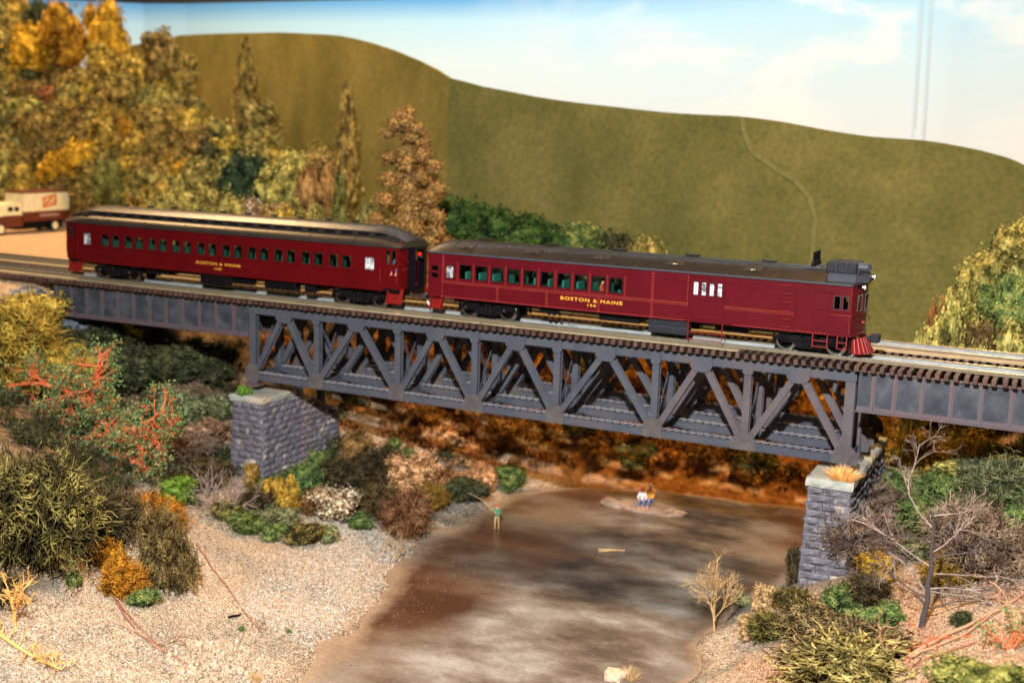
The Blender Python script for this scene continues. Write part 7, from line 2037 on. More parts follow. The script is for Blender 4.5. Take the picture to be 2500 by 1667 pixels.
def put(me, name, mat, loc, sx, sz, parent=None, rz=None):
    o = link(name, me, parent, loc, (0, 0, random.uniform(0, 6.28) if rz is None else rz), (sx, sx * random.uniform(.9, 1.1), sz))
    o.material_slots[0].link = 'OBJECT'
    o.material_slots[0].material = M[mat]
    return o

def trunk_mesh(h, r, seed):
    g = G(); rr = random.Random(seed)
    g.tube([(0, 0, -.3), (rr.uniform(-.05, .05) * h, 0, h * .35), (rr.uniform(-.07, .07) * h, rr.uniform(-.05, .05) * h, h * .75)], [r, r * .8, r * .45], 7)
    for k in range(4):
        a = rr.uniform(0, 6.28); g.tube([(0, 0, h * .4), (math.cos(a) * h * .10, math.sin(a) * h * .10, h * .58), (math.cos(a) * h * .14, math.sin(a) * h * .14, h * .72)], [r * .45, r * .3, r * .12], 5)
    return g

def tree(pal, x, y, z, w, h, label, group=None, crown_h=None, cone=False, cat='tree'):
    t = thing('tree', (x, y, z), label, cat, group)
    ch = max(crown_h or min(h, w * 1.25), h * .78) if (cone or h < w * 2.2) else w * 1.6
    g = trunk_mesh(h, max(.09, w * .035), int(x * 7))
    me = bpy.data.meshes.new('trunk'); me.from_pydata([tuple(v) for v in g.v], [], g.f); me.materials.append(M['trunk'])
    link('trunk', me, t)
    put(random.choice(PROTO['cone' if cone else 'crown']), 'crown', pal, (0, 0, h - ch * .96), w, ch, t)
    return t

def skeleton_branches(g, p, d, L, r, depth, rr, spread=.6, up=.1, ratio=.72, nseg=3, kids=(2, 4), tips=None):
    """recursive bare branching, collected in g"""
    pts = [Vector(p)]; dd = Vector(d).normalized()
    for k in range(nseg):
        dd = (dd + Vector((rr.gauss(0, 1), rr.gauss(0, 1), rr.gauss(0, 1) + up)) * .22).normalized()
        pts.append(pts[-1] + dd * L / nseg)
    g.tube(pts, [r * (1 - .35 * i / nseg) for i in range(nseg + 1)], 5 if r > .02 else 3, cap=False)
    if tips is not None and depth <= 1: tips.append(pts[-1]); tips.append(pts[-2])
    if depth <= 0: return
    for k in range(rr.randint(*kids)):
        t = rr.uniform(.35, 1.0); i = min(nseg - 1, int(t * nseg))
        q = pts[i].lerp(pts[i + 1], t * nseg - i if t * nseg - i <= 1 else 1)
        nd = (dd + Vector((rr.gauss(0, 1), rr.gauss(0, 1), rr.gauss(0, 1) + up)) * spread).normalized()
        skeleton_branches(g, q, nd, L * ratio * rr.uniform(.7, 1.15), r * .62, depth - 1, rr, spread, up, ratio, nseg, kids, tips)

def twig_shrub(x, y, z, w, h, mat, label, seed, n=9, depth=3, r=.035):
    rr = random.Random(seed); g = G()
    for k in range(n):
        a = rr.uniform(0, 6.28); d = Vector((math.cos(a) * w / h * .55, math.sin(a) * w / h * .4, 1.0))
        skeleton_branches(g, (x, y, z - .1), d, h * .55, r, depth, rr, .55, .25, .62, 3, (2, 4))
    o = g.build('bare_shrub', M[mat])
    tag(o, label, 'shrub')
    return o

def leaf_quads(g, pts, s, rr, n=1, sp=.1):
    for p in pts:
        for _ in range(n):
            c = Vector(p) + Vector((rr.gauss(0, sp), rr.gauss(0, sp), rr.gauss(0, sp)))
            a = Vector((rr.gauss(0, 1), rr.gauss(0, 1), rr.gauss(0, 1))).normalized() * s * rr.uniform(.6, 1.3)
            b = a.cross(Vector((rr.gauss(0, 1), rr.gauss(0, 1), rr.gauss(0, 1)))).normalized() * s * .6
            m = a.cross(b).normalized() * s * .15
            g.add([c - a, c - b * .9 + m, c + a, c + b * .9 + m, c], [(0, 1, 4), (1, 2, 4), (2, 3, 4), (3, 0, 4)])

GREYED = None
for (kind, pal, x, y, z, w, h, lab, cat) in PLANTS:
    z -= .06
    if kind == 'twig':
        twig_shrub(x, y, z, w, h, 'grey_twig' if pal == 'grey' else 'tan_twig', lab, int(x * 10), 12 if pal == 'grey' else 5, 3, .04 if pal == 'grey' else .022)
    elif kind == 'leaf':
        rr = random.Random(5); g = G(); tips = []
        for k in range(7):
            a = rr.uniform(0, 6.28); skeleton_branches(g, (x, y, z), (math.cos(a) * .6, math.sin(a) * .6, 1), h * .5, .03, 3, rr, .6, .15, .65, 3, (2, 3), tips)
        o = g.build('leafy_sprig', M['red_stem']); tag(o, lab, 'sprig')
        g = G(); leaf_quads(g, tips, .06, rr, 2, .08); g.build('leaves', M['leaf_green'], o, kind='stuff')
    elif kind == 'tree':
        tree(pal, x, y, z, w, h, lab, cone='conical' in lab or 'slender' in lab, crown_h=min(h, w * (1.9 if ('conical' in lab or 'slender' in lab) else 1.05)))
    elif kind == 'lichen':
        me = random.choice(PROTO['tangle' if pal == 'greybrown' else 'thick' if pal in ('olivetan', 'yellowlichen') else 'lichenbig' if w > 2.6 else 'lichen'])
        o = put(me, 'lichen_bush', pal, (x, y, z), w, max(h, w * .45)); tag(o, lab, cat)
    else:
        me = random.choice(PROTO['foam'])
        o = put(me, 'moss_tuft' if 'tuft' in cat else 'bush', pal, (x, y, z), w * 1.05, max(h, w * .4) * 1.15); tag(o, lab, cat)

for (pal, x, y, z, w, h, nm, lab) in WOOD:
    if nm == 'far':
        o = put(random.choice(PROTO['foam']), 'bush', pal, (x, y, z - .3), w * 1.25, h * 1.6)
        kindw = {'farorange': 'orange', 'farbrown': 'dark brown', 'fargreen': 'dull green'}[pal]
        tag(o, lab, 'bush', '%s shrubs on the far bank' % kindw)
    else:
        tree(pal, x, y, z - .2, w, h * 1.05, lab, '%s trees of the hillside wood' % nm)

# low scrub that fills the gaps of the wood and the far bank: nobody could count it
def scrub(name, region, n, pal, size, label, seed, cond=None):
    r = np.random.RandomState(seed)
    src = PROTO['foam'][seed % 6]
    cv = np.empty(len(src.vertices) * 3); src.vertices.foreach_get('co', cv); cv = cv.reshape(-1, 3)
    # thinned clump: every third leaf
    nl = (len(src.polygons)); q = []
    for p in src.polygons:
        q.append(tuple(p.vertices))
    q = [f for i, f in enumerate(q) if i % 9 == 0]
    Q = np.array([f for f in q if len(f) == 4])
    leafv = cv[Q].reshape(-1, 3)
    VV, FF = [], []; base = 0
    k = 0
    while k < n:
        x, y = r.uniform(region[0], region[1]), r.uniform(region[2], region[3])
        if cond and not cond(x, y): continue
        z = ground(x, y); s = size * r.uniform(.6, 1.4); a = r.uniform(0, 6.28)
        R = np.array([[math.cos(a), -math.sin(a), 0], [math.sin(a), math.cos(a), 0], [0, 0, 1]])
        v = (leafv - [0, 0, .1]) @ R.T * [s, s, s * .7] * 1.0 + [x, y, z]
        VV.append(v); FF.append(np.arange(len(v)).reshape(-1, 4) + base); base += len(v); k += 1
    o = link(name, mesh_np(name, np.concatenate(VV), np.concatenate(FF), M[pal]))
    tag(o, label, 'undergrowth', kind='stuff')
scrub('undergrowth', (-95, -26, 14.5, 38), 420, 'olivebrown', 2.4, 'olive brown undergrowth filling the wood on the left hillside', 3, lambda x, y: (y > 29 if x < -57 else y > 17) and y < 38)
scrub('undergrowth', (-95, -26, 14.5, 38), 200, 'gold', 2.0, 'golden undergrowth between the hillside trees', 4, lambda x, y: (y > 29 if x < -57 else y > 17) and y < 38)
scrub('undergrowth', (-24, 13, 13.5, 26.5), 260, 'farorange', 1.7, 'orange undergrowth on the far bank under the bridges', 5, lambda x, y: ground(x, y) > -12.2)
scrub('undergrowth', (-24, 16, 13.5, 26.5), 300, 'farbrown', 1.9, 'dark brown undergrowth on the far bank under the bridges', 6, lambda x, y: ground(x, y) > -12.2)
scrub('undergrowth', (-40, -22, -16, 13), 330, 'darkgreen', 1.5, 'dark green ground cover on the bank under the left girder span', 7, lambda x, y: ground(x, y) < -2)
scrub('undergrowth', (-22, -9.5, -2, 15), 70, 'orangetan', 1.5, 'tan and orange ground cover on the left bank below the truss', 9, lambda x, y: ground(x, y) > -12.4 and y > 3 - (x + 16) * .6)
scrub('undergrowth', (-22, -9.5, -2, 15), 90, 'brown', 1.4, 'brown ground cover on the left bank below the truss', 10, lambda x, y: ground(x, y) > -12.2 and y > 3 - (x + 16) * .6)
scrub('undergrowth', (12.5, 30, -3, 26), 520, 'green', 1.4, 'green ground cover on the slope right of the right pier', 8, lambda x, y: (x > 13.4 or y > 8) and y > 14 - x)
scrub('undergrowth', (13, 30, 7, 24), 260, 'greengold', 1.8, 'gold green undergrowth of the right thicket behind the far track', 11)
scrub('undergrowth', (11.5, 24, 6.5, 14), 130, 'orangeol', 1.5, 'orange undergrowth below the right girder span', 12, lambda x, y: ground(x, y) < -1.5)
scrub('undergrowth', (-24, -12, -7, 6), 130, 'green', 1.1, 'green ground cover around the left pier foot', 13, lambda x, y: -11.6 < ground(x, y) and abs(y + 2 + (x + 18) * .4) < 2.2)

# ---- big brown conifer-like tree behind the coach end: irregular tangled crown
def big_brown_tree():
    x, y = -22.6, 15.0
    z = ground(x, y)
    t = thing('tree', (x, y, z), 'large cone-shaped brown autumn tree behind the gap between the two cars', 'tree')
    H = 11.1 - z
    g = G(); g.tube([(0, 0, -.3), (0, 0, H * .9)], [.35, .06], 8)
    me = bpy.data.meshes.new('trunk'); me.from_pydata([tuple(v) for v in g.v], [], g.f); me.materials.append(M['trunk']); link('trunk', me, t)
    V, F = [], []; r = np.random.RandomState(77)
    clumps = []
    for k in range(64):
        f = (k + .5) / 64; zz = 3.0 + (H - 3.0) * f; R_ = 4.1 * (1 - f ** 2.0) + .45
        a = r.uniform(0, 6.28); d = R_ * r.uniform(.45, .95)
        clumps.append((d * math.cos(a), d * math.sin(a), zz, r.uniform(.55, .95) * (1.15 - .45 * f)))
    for k in range(14): clumps.append((r.uniform(-.5, .5), r.uniform(-.5, .5), 3.2 + (H - 3.5) * k / 14, 1.6 * (1 - k / 14) + .5))
    g2 = G()
    for (cx_, cy_, cz_, cr) in clumps:
        n = 170
        d = r.normal(size=(n, 3)); d /= np.linalg.norm(d, axis=1)[:, None]
        P = np.array([cx_, cy_, cz_]) + d * cr * (.60 + .55 * r.rand(n, 1)) * [1, 1, .75]
        a = r.normal(size=(n, 3)); a /= np.linalg.norm(a, axis=1)[:, None]; b = np.cross(a, d); s = r.uniform(.05, .12, size=(n, 1))
        o = len(V)
        for p, aa, bb, ss in zip(P, a, b, s):
            V += [p + aa * ss * 1.8, p + bb * ss, p - aa * ss * 1.8, p - bb * ss]; F.append((o, o + 1, o + 2, o + 3)); o += 4
    V2, F2 = core([(c[0], c[1], c[2], c[3]) for c in clumps], [], [], .62, 8, 5, 3)
    o = len(V)
    V = [tuple(v) for v in V] + list(V2); F = F + [tuple(o + i for i in f) for f in F2]
    V = [(v[0], v[1], v[2]) for v in V]
    me = bpy.data.meshes.new('crown'); me.from_pydata(V, [], F); me.materials.append(M['bigbrown']); me.update()
    link('crown', me, t)
big_brown_tree()

# ---- red-stemmed leafy branch leaning across the left bank
def red_branch():
    rr = random.Random(21)
    root = thing('fallen_branch', (-25.6, -8.3, -9.3), 'red-stemmed leafy branch leaning over the left bank', 'branch')
    A = [Vector(p) for p in [(-25.32, -8.3, -9.3), (-26.48, -8.5, -7.95), (-27.39, -8.7, -6.98), (-28.56, -8.9, -5.69), (-30.01, -9.1, -5.14), (-31.65, -9.3, -4.83), (-34.0, -9.5, -5.2)]]
    B = [Vector(p) for p in [(-27.06, -8.8, -7.15), (-27.87, -9.0, -6.17), (-27.93, -9.2, -4.98), (-27.48, -9.4, -3.86), (-26.72, -9.6, -3.18)]]
    C2 = [Vector(p) for p in [(-25.56, -8.4, -8.77), (-24.9, -8.6, -7.47), (-24.04, -8.8, -5.93), (-23.04, -9.0, -5.31)]]
    tips = []
    g = G(); g.tube(A, [.25, .23, .20, .17, .14, .11, .08], 8)
    g.build('main_stem', M['red_stem'], root)
    g = G(); g.tube(B, [.15, .13, .11, .09, .06], 7); g.build('side_stem', M['red_stem'], root)
    g = G(); g.tube(C2, [.07, .06, .05, .04], 7); g.build('side_stem', M['red_stem'], root)
    g = G()
    for path in (A, B, C2):
        for i in range(1, len(path)):
            for k in range(6):
                q = path[i - 1].lerp(path[i], rr.random())
                d = Vector((rr.gauss(0, .8), rr.gauss(0, .5) - .2, rr.gauss(0.1, .8)))
                skeleton_branches(g, q, d, rr.uniform(.8, 1.55), .048, 3, rr, .65, 0.0, .66, 3, (2, 3), tips)
    g.build('red_twigs', M['red_stem'], root, kind='stuff')
    g = G(); leaf_quads(g, tips[::2], .095, rr, 5, .17)
    g.build('leaves', M['leaf_green'], root, kind='stuff')
red_branch()
# ------------------------------------------------------------------ dead tree, sticks and dry weeds
def dead_tree():
    rr = random.Random(4)
    t = thing('dead_tree', (16.3, -11.1, -8.4), 'dark upright dead tree with bare branches spreading both ways, right foreground', 'tree')
    g = G(); g.tube([(16.22, -11.1, -8.6), (16.26, -11.1, -7.9), (16.36, -11.1, -7.3), (16.30, -11.1, -6.6), (16.39, -11.1, -6.0), (16.31, -11.1, -5.3), (16.34, -11.1, -4.6), (16.22, -11.1, -3.75)], [.13, .11, .10, .09, .085, .07, .06, .035], 8)
    g.build('trunk', M['dead_trunk'], t)
    specs = [(-7.2, (-1.6, -.3, .95), 2.5), (-7.0, (-1.4, .5, 1.2), 2.2), (-5.9, (-1.5, .2, 1.0), 2.6), (-5.0, (-1.2, .3, .8), 1.9), (-4.4, (-1.5, .2, .80), 2.4), (-3.9, (1.4, .4, .0), 1.4),
             (-7.6, (1.3, .3, .75), 2.2), (-6.9, (1.5, .2, .35), 2.4), (-6.8, (1.4, .6, .15), 2.2), (-5.6, (1.2, .4, .95), 2.2), (-5.4, (1.2, .5, .7), 1.8), (-6.2, (1.4, .7, .5), 2.4)]
    for i, (z, d, L) in enumerate(specs):
        g = G(); skeleton_branches(g, (16.3, -11.1, z), d, L * .95, .034, 5, rr, .55, -.10, .62, 3, (2, 4))
        g.build('branch', M['grey_twig' if i % 3 else 'dead_trunk'], t)
    return t
dead_tree()

def stick(name, pts, r, mat, label, cat='stick', n=6, forks=0, seed=1):
    g = G(); rr = random.Random(seed)
    P = [Vector(p) for p in pts]
    Q = []
    for a, b in zip(P[:-1], P[1:]):
        for k in range(4): Q.append(a.lerp(b, k / 4) + Vector((rr.uniform(-1, 1), rr.uniform(-1, 1), rr.uniform(-.4, .4))) * r * .8)
    Q.append(P[-1])
    for q in Q: q.z = max(q.z, ground(q.x, q.y) + r * .8)
    g.tube(Q, [r * (1 - .5 * i / len(Q)) for i in range(len(Q))], n)
    for k in range(forks):
        q = Q[rr.randint(2, len(Q) - 2)]
        skeleton_branches(g, q, (rr.gauss(0, 1), rr.gauss(0, 1), .5), rr.uniform(.6, 1.4), r * .45, 2, rr, .6, .1, .65, 3, (1, 3))
    o = g.build(name, M[mat]); tag(o, label, cat); return o
stick('stick', [(-17.86, -12.62, -10.75), (-15.9, -13.75, -11.3), (-14.01, -14.87, -11.58), (-12.0, -16.22, -11.9), (-10.57, -16.9, -12.25)], .045, 'red_stick', 'long thin straight brown stick lying down the gravel bank', forks=1)
stick('stick', [(-15.97, -20.37, -10.1), (-14.24, -21.46, -10.45), (-12.69, -22.19, -10.75), (-11.56, -22.02, -11.27), (-10.5, -21.67, -11.8)], .05, 'red_stick', 'longer curved brown stick below the orange lichen', forks=1, seed=3)
stick('stick', [(-13.9, -22.4, -10.35), (-13.12, -22.19, -10.6), (-12.37, -22.06, -10.92), (-11.56, -22.14, -11.27)], .05, 'pink_stick', 'short pinkish stick beside the longer curved one', seed=4)
stick('stick', [(-15.09, -20.93, -10.28), (-13.44, -21.61, -10.6), (-12.06, -21.94, -11.05)], .035, 'red_stick', 'thin brown stick lying between the two below the orange lichen', seed=5)
stick('stick', [(-12.3, -17.1, -11.8), (-12.14, -16.4, -11.88)], .07, 'black', 'small black stick crossing the long thin one', seed=6)
stick('stick', [(15.2, -15.9, -8.62), (16.33, -14.15, -8.22), (17.5, -12.22, -7.83), (18.89, -10.86, -7.15), (19.9, -9.48, -6.6)], .085, 'pink_stick', 'thick pinkish branch lying from the bottom toward the right edge', 'branch', 8, 2, 7)
stick('stick', [(15.43, -15.7, -8.66), (16.57, -13.95, -8.16), (17.83, -12.88, -7.7), (18.64, -11.12, -7.3)], .06, 'pink_stick', 'thinner pinkish branch beside the thick one', 'branch', 6, 3, 8)
stick('stick', [(15.27, -16.17, -8.78), (16.83, -14.93, -7.98), (18.31, -13.78, -7.48)], .045, 'red_stick', 'thin reddish branch nearest the bottom right corner', 'branch', 6, 3, 9)
stick('stick', [(15.89, -13.95, -8.42), (16.84, -12.64, -8.08), (18.11, -12.95, -7.6)], .035, 'red_stem', 'slim red twig behind the thick pinkish branch', 'branch', 5, 2, 10)
for k, (a, b) in enumerate([((-2.45, 2.70), (-1.1, 3.30)), ((-2.30, 2.40), (-1.25, 3.30))]):
    g = G(); g.tube([(a[0], a[1], WATER + .05), ((a[0] + b[0]) / 2, (a[1] + b[1]) / 2, WATER + .07), (b[0], b[1], WATER + .05)], [.05, .06, .035], 6)
    tag(g.build('driftwood', M['tan_twig']), ['upper yellow drift stick lying in the middle of the river', 'lower yellow drift stick crossing the other in the river'][k], 'driftwood')

# pale dry shrub by the river
def dry_shrub(name, base, h, w, mat, label, seed, n, lean=(0, 0), depth=4, r=.05):
    rr = random.Random(seed); g = G()
    g.tube([base, (base[0] - .1, base[1], base[2] + h * .25)], [r * 1.1, r], 6)
    for k in range(n):
        a = 6.28 * k / n + rr.uniform(-.3, .3)
        d = Vector((math.cos(a) * w / h + lean[0], math.sin(a) * w / h * .6, 1.1 + lean[1]))
        skeleton_branches(g, (base[0] - .05, base[1], base[2] + h * rr.uniform(.05, .25)), d, h * .45, r * .7, depth, rr, .50, .15, .62, 4, (3, 4))
    tag(g.build(name, M[mat]), label, 'shrub')
dry_shrub('dry_shrub', (6.6, -5.3, -13.0), 3.9, 1.2, 'tan_twig', 'pale tan leafless shrub standing beside the river left of the right pier', 12, 6, (-.35, 0), 4, .045)
dry_shrub('dry_weed', (-15.0, -26.3, -9.6), 2.7, .8, 'yellow_twig', 'yellow dry weed stem standing at the left edge', 31, 4, (-.1, .3), 3, .055)
rr = random.Random(8)
g = G(); P = [(-15.6, -27.3, -9.2), (-14.73, -27.28, -9.28), (-13.8, -27.19, -9.66), (-13.06, -26.92, -10.1), (-12.42, -26.56, -10.42)]
g.tube(P, [.07, .07, .06, .05, .03], 6)
for k in range(22):
    i = rr.randint(0, 3); q = Vector(P[i]).lerp(Vector(P[i + 1]), rr.random())
    skeleton_branches(g, q, (rr.gauss(0, .6), rr.gauss(0, .6), .8), rr.uniform(.35, .7), .025, 2, rr, .6, .1, .65, 3, (2, 3))
tag(g.build('dry_weed', M['yellow_twig']), 'yellow dry weed lying in the bottom left corner', 'shrub')

def grass(name, c, w, h, n, mat, label, seed, cat='grass tuft'):
    rr = random.Random(seed); g = G()
    for k in range(n):
        a = rr.uniform(0, 6.28); d = rr.uniform(0, 1) ** .6
        bx, by = c[0] + math.cos(a) * d * w * .3, c[1] + math.sin(a) * d * w * .25
        tx, ty = bx + math.cos(a) * d * w * .45 + rr.gauss(0, .05), by + math.sin(a) * d * w * .4
        hh = h * rr.uniform(.6, 1.1) * (1.1 - .5 * d); s = .012
        g.add([(bx - s, by, c[2]), (bx + s, by, c[2]), ((bx + tx) / 2 + s * .7, (by + ty) / 2, c[2] + hh * .6), ((bx + tx) / 2 - s * .7, (by + ty) / 2, c[2] + hh * .6), (tx, ty, c[2] + hh)],
              [(0, 1, 2, 3), (3, 2, 4)])
    tag(g.build(name, M[mat]), label, cat)
grass('grass_tuft', (11.45, -2.75, -5.40), 1.5, .75, 420, 'yellow_twig', 'dry golden grass tuft on the right pier coping', 2)
grass('grass_tuft', (4.75, -11.7, -12.98), .9, .7, 120, 'tan_twig', 'dry grass beside the pale rock at the bottom edge', 3)
grass('grass_tuft', (-8.6, -20.1, -12.75), .9, .5, 110, 'tan_twig', 'dry grass at the waterline by the cobbles', 5)
o = put(PROTO['foam'][1], 'moss_tuft', 'bright', (-22.95, -2.35, -5.74), .95, .75); tag(o, 'bright green moss tuft on the left pier coping', 'moss tuft')
o = put(PROTO['foam'][3], 'moss_tuft', 'green', (11.75, -2.55, -5.43), .45, .3); tag(o, 'small green moss spot beside the dry grass on the right pier', 'moss tuft')

# ------------------------------------------------------------------ stones and gravel
def one_rock(c, r, sc, mat, label, seed, name='rock'):
    g = G(); rock(g, c, r, sc, seed, 14, 10, .2); tag(g.build(name, mat, smooth=False), label, 'rock')
mr = mk('pale_rock', [(0.3, (0.45, 0.33, 0.22)), (0.7, (0.68, 0.55, 0.40))], 2, 0.8, bump=.5)
mg = mk('river_rock', [(0.3, (0.15, 0.10, 0.07)), (0.6, (0.33, 0.24, 0.18)), (0.8, (0.50, 0.34, 0.22))], 1.2, 0.7, bump=.6)
one_rock((4.15, -11.95, -12.85), .42, (1.2, 1, .75), mr, 'pale sandy rock at the bottom edge of the river', 1)
one_rock((-2.5, 11.2, -12.95), 1.3, (1.5, .7, .22), mg, 'flat rock in the river on which the two bathers sit', 2)
one_rock((-4.7, 10.9, -12.92), .8, (1.1, .7, .4), mg, 'tan rock in the river left of the two bathers', 3)
one_rock((-1.0, 11.3, -12.95), .7, (1.3, .7, .35), mg, 'grey rock in the river right of the two bathers', 4)

def gravel(name, n, region, smin, smax, mat, label, seed, cond, kind='stuff'):
    r = np.random.RandomState(seed)
    x = r.uniform(region[0], region[1], n * 4); y = r.uniform(region[2], region[3], n * 4)
    z = height(x, y)
    k = cond(x, y, z, r); x, y, z = x[k][:n], y[k][:n], z[k][:n]
    m = len(x)
    base = np.array([(1, 0, 0), (0, 1, 0), (-1, 0, 0), (0, -1, 0), (.1, .1, 1), (-.1, 0, -1), ], float)
    fc = np.array([(0, 1, 4), (1, 2, 4), (2, 3, 4), (3, 0, 4), (1, 0, 5), (2, 1, 5), (3, 2, 5), (0, 3, 5)])
    s = smin + (smax - smin) * r.rand(m) ** 2
    V = base[None] * (1 + r.uniform(-.35, .35, (m, 6, 3))) * s[:, None, None]
    V = V + r.uniform(-.25, .25, (m, 6, 3)) * s[:, None, None]
    a = r.uniform(0, 6.28, m); c, sn = np.cos(a)[:, None], np.sin(a)[:, None]
    X = V[:, :, 0] * c - V[:, :, 1] * sn; Y = V[:, :, 0] * sn + V[:, :, 1] * c
    V = np.stack([X + x[:, None], Y + y[:, None], V[:, :, 2] * .75 + z[:, None] + s[:, None] * .15], 2).reshape(-1, 3)
    F = (fc[None] + 6 * np.arange(m)[:, None, None]).reshape(-1, 3)
    o = link(name, mesh_np(name, V, F, mat)); tag(o, label, 'gravel', kind='stuff')
mp = mk('gravel_stone', [(0.25, (0.14, 0.09, 0.065)), (0.40, (0.36, 0.265, 0.175)), (0.56, (0.53, 0.41, 0.28)), (0.75, (0.76, 0.66, 0.52))], 5.5, 0.75, world=True, jitter=False)
mc = mk('cobble_stone', [(0.3, (0.26, 0.19, 0.13)), (0.5, (0.44, 0.35, 0.25)), (0.7, (0.60, 0.51, 0.39))], 2.2, 0.75, world=True, jitter=False, bump=.3)
mgr = mk('grey_gravel_stone', [(0.3, (0.24, 0.25, 0.24)), (0.5, (0.50, 0.52, 0.50)), (0.7, (0.74, 0.76, 0.74))], 5.5, 0.75, world=True, jitter=False)
mch = mk('bark_chip', [(0.3, (0.18, 0.08, 0.04)), (0.5, (0.38, 0.21, 0.12)), (0.7, (0.58, 0.37, 0.23))], 3.5, 0.75, world=True, jitter=False)
gravel('gravel', 62000, (-24, -6.5, -31, 2), .014, .062, mp, 'pale angular gravel covering the left bank', 1, lambda x, y, z, r: (z > -13.0) & (z < -9.4))
gravel('grey_gravel', 11000, (-17, -8.5, -16, 0), .015, .06, mgr, 'grey gravel fan running down to the river on the left bank', 2, lambda x, y, z, r: (z > -13.0) & (np.abs((x + 12.5) - (y + 8) * -.25) < 2.6 + r.normal(size=len(x)) * .5))
gravel('cobbles', 900, (-12.2, -8.0, -23.5, -18.2), .07, .17, mc, 'patch of larger pale cobbles at the bottom of the left bank', 3, lambda x, y, z, r: (z > -13.0) & (((x + 9.9) / 1.9) ** 2 + ((y + 20.4) / 2.2) ** 2 < 1 + r.normal(size=len(x)) * .12))
gravel('gravel', 9000, (9, 23, -22, -4), .018, .06, mp, 'fine tan gravel and soil on the right bank', 4, lambda x, y, z, r: (z > -12.9))
gravel('bark_litter', 5200, (9, 22, -22, -6), .04, .12, mch, 'reddish bark chips scattered on the right bank', 5, lambda x, y, z, r: (z > -12.7) & (np.sin(x * 1.7) + np.sin(y * 1.3 + x) > -.2))
gravel('river_pebbles', 300, (-9, 3, -22, -2), .018, .042, mg, 'scattered pebbles lying in the shallow river', 6, lambda x, y, z, r: (z < -13.0) & (z > -13.75))
o = bpy.data.objects['river_pebbles']; o.location.z = 0.0
# pebbles lie on the resin surface
me = o.data; co = np.empty(len(me.vertices) * 3); me.vertices.foreach_get('co', co); co = co.reshape(-1, 6, 3); co[:, :, 2] += (WATER + .01 - co[:, :, 2].mean(1))[:, None]; me.vertices.foreach_set('co', co.ravel()); me.update()
gravel('ballast', 8000, (-60, -39.5, -3.2, 8), .03, .08, mp, 'pale ballast around the tracks at the left', 7, lambda x, y, z, r: (z > -1.6))

# ------------------------------------------------------------------ people
def person(loc, rz, joints, rad, edges, regions, label, hair, scale=1.0, name='person'):
    """one continuous skinned body; regions = function(vertex world-local co) -> material slot"""
    root = thing(name, loc, label, 'person')
    me = bpy.data.meshes.new('body')
    keys = list(joints); idx = {k: i for i, k in enumerate(keys)}
    me.from_pydata([tuple(scale * c for c in joints[k]) for k in keys], [(idx[a], idx[b]) for a, b in edges], [])
    o = bpy.data.objects.new('body', me); COL.objects.link(o)
    sk = o.modifiers.new('skin', 'SKIN'); sk.use_smooth_shade = True
    for k in keys:
        v = me.skin_vertices[0].data[idx[k]]; rr_ = rad.get(k, .05) * scale; v.radius = (rr_, rr_)
    me.skin_vertices[0].data[idx['pelvis']].use_root = True
    sb = o.modifiers.new('sub', 'SUBSURF'); sb.levels = 2; sb.render_levels = 2
    dg = bpy.context.evaluated_depsgraph_get()
    me2 = bpy.data.meshes.new_from_object(o.evaluated_get(dg))
    bpy.data.objects.remove(o)
    me2.materials.clear()
    mats, fn = regions
    for m in mats: me2.materials.append(M[m])
    for p in me2.polygons:
        c = p.center / scale; p.material_index = fn(c); p.use_smooth = True
    b = bpy.data.objects.new('body', me2); COL.objects.link(b); b.parent = root
    g = G(); hx, hy, hz = [scale * c for c in joints['head']]
    g.ball((loc[0] + hx, loc[1] + hy + .015 * scale, loc[2] + hz + .05 * scale), .115 * scale, 10, 7, (.95, 1.02, .9))
    g.build('hair', M[hair], root)
    g = G(); g.ball((loc[0] + hx, loc[1] + hy - .105 * scale, loc[2] + hz - .01 * scale), .022 * scale, 6, 4)
    for s in (-1, 1): g.ball((loc[0] + hx + s * .105 * scale, loc[1] + hy, loc[2] + hz), .025 * scale, 6, 4)
    g.build('face_features', M['skin'], root)
    root.rotation_euler = (0, 0, rz)
    return root
SIT = dict(pelvis=(0, 0, .32), waist=(0, -.02, .50), chest=(0, -.05, .74), neck=(0, -.07, .92), head=(0, -.10, 1.06), crown=(0, -.10, 1.14),
           shl=(-.19, -.05, .84), ell=(-.26, -.16, .60), wrl=(-.14, -.36, .48), hal=(-.10, -.43, .46), shr=(.19, -.05, .84), elr=(.26, -.16, .60), wrr=(.14, -.36, .48), har=(.10, -.43, .46),
           hil=(-.12, -.04, .28), knl=(-.16, -.42, .42), anl=(-.14, -.50, .04), fol=(-.14, -.66, .02), hir=(.12, -.04, .28), knr=(.16, -.42, .42), anr=(.16, -.50, .04), forr=(.16, -.66, .02))
RAD = dict(pelvis=.155, waist=.125, chest=.155, neck=.055, head=.105, crown=.075, shl=.07, ell=.048, wrl=.034, hal=.032, shr=.07, elr=.048, wrr=.034, har=.032,
           hil=.10, knl=.068, anl=.045, fol=.034, hir=.10, knr=.068, anr=.045, forr=.034)
ED = [('pelvis', 'waist'), ('waist', 'chest'), ('chest', 'neck'), ('neck', 'head'), ('head', 'crown'), ('chest', 'shl'), ('shl', 'ell'), ('ell', 'wrl'), ('wrl', 'hal'), ('chest', 'shr'), ('shr', 'elr'), ('elr', 'wrr'), ('wrr', 'har'),
      ('pelvis', 'hil'), ('hil', 'knl'), ('knl', 'anl'), ('anl', 'fol'), ('pelvis', 'hir'), ('hir', 'knr'), ('knr', 'anr'), ('anr', 'forr')]
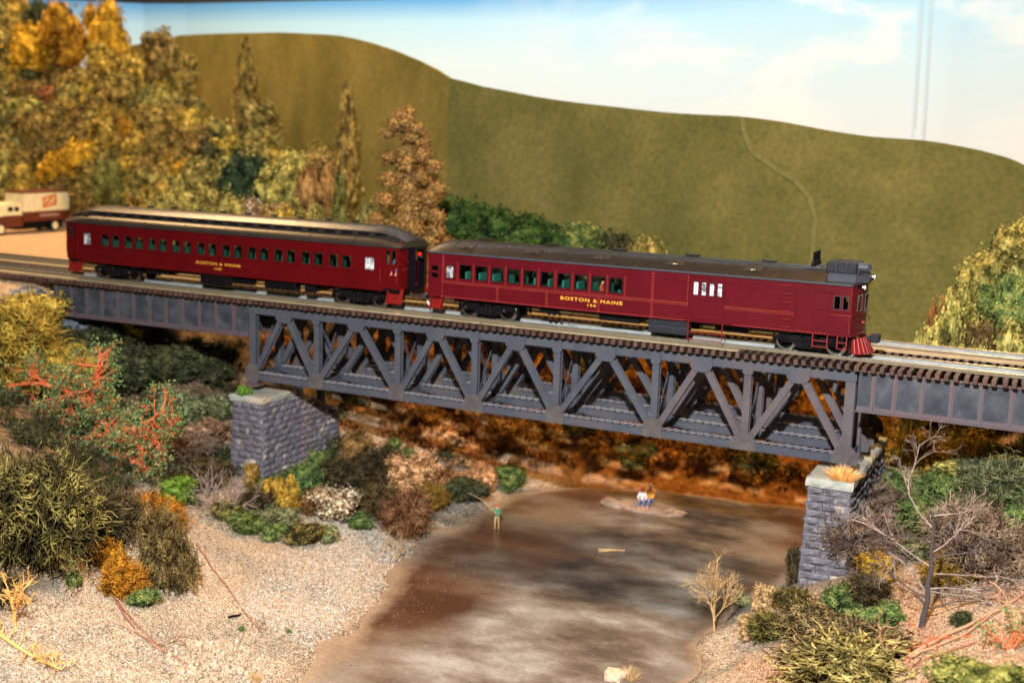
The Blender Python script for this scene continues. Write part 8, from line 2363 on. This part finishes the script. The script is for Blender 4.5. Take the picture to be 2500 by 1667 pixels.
def sit_reg(c):
    if c.z > .90: return 0
    if c.y < -.33 and c.z > .40 and c.z < .58 and abs(c.x) < .17 and c.z > .44: return 0
    if c.z > .44 and c.y > -.30: return 1
    if c.z < .16: return 0
    return 2
person((-2.83, 10.95, -12.80), .15, SIT, RAD, ED, (['skin', 'white_cloth', 'jeans'], sit_reg), 'person in a white top and blue jeans sitting on a flat rock in the river', 'hair_red', 1.05)
person((-2.36, 11.12, -12.74), -.25, SIT, RAD, ED, (['skin', 'orange_cloth', 'jeans'], sit_reg), 'person in an orange top sitting beside the one in white on the river rock', 'hair_grey', 1.22)
STD = dict(pelvis=(0, 0, .92), waist=(0, 0, 1.08), chest=(0, 0, 1.30), neck=(0, 0, 1.50), head=(0, -.02, 1.64), crown=(0, -.02, 1.72),
           shl=(-.18, 0, 1.42), ell=(-.24, -.16, 1.20), wrl=(-.14, -.38, 1.22), hal=(-.10, -.45, 1.24), shr=(.18, 0, 1.42), elr=(.24, -.10, 1.16), wrr=(.10, -.30, 1.12), har=(.04, -.36, 1.14),
           hil=(-.10, 0, .86), knl=(-.12, -.03, .48), anl=(-.13, .02, .07), fol=(-.13, -.12, .03), hir=(.10, 0, .86), knr=(.12, -.03, .48), anr=(.13, .02, .07), forr=(.13, -.12, .03))
def std_reg(c):
    if c.z > 1.47: return 0
    if c.y < -.22: return 0
    if c.z > .92: return 1
    return 2
an = person((-9.0, 3.1, -13.02), .6, STD, RAD, ED, (['skin', 'green_cloth', 'tan_twig'], std_reg), 'person in a green top fishing at the left waterline', 'hair_red', .85)
g = G(); g.tube([(-9.0 + .1, 3.1 - .35, -11.95), (-9.9, 2.8, -11.3), (-10.7, 2.5, -10.9)], [.026, .020, .012], 6); o = g.build('fishing_rod', M['tan_twig'])
tag(o, 'pale fishing rod held by the person in the green top', 'fishing rod')
PAS = {k: (v[0], v[1], v[2]) for k, v in SIT.items()}
for (x, y, z, rz, top_, lab) in [(-27.0 + .18, -.95, 1.55, math.pi / 2, 'orange_cloth', 'passenger in an orange top behind the ninth window of the coach'),
                             (-13.42, -1.05, 1.95, 0, 'jeans', 'person in blue standing at the coach vestibule door window'),
                             (-1.55, -.85, 1.55, math.pi / 2, 'hair_red', 'passenger in a dark red top behind the ninth window of the rail car')]:
    person((x, y, z), rz, PAS, RAD, ED, (['skin', top_, 'jeans'], sit_reg), lab, 'black', .95)
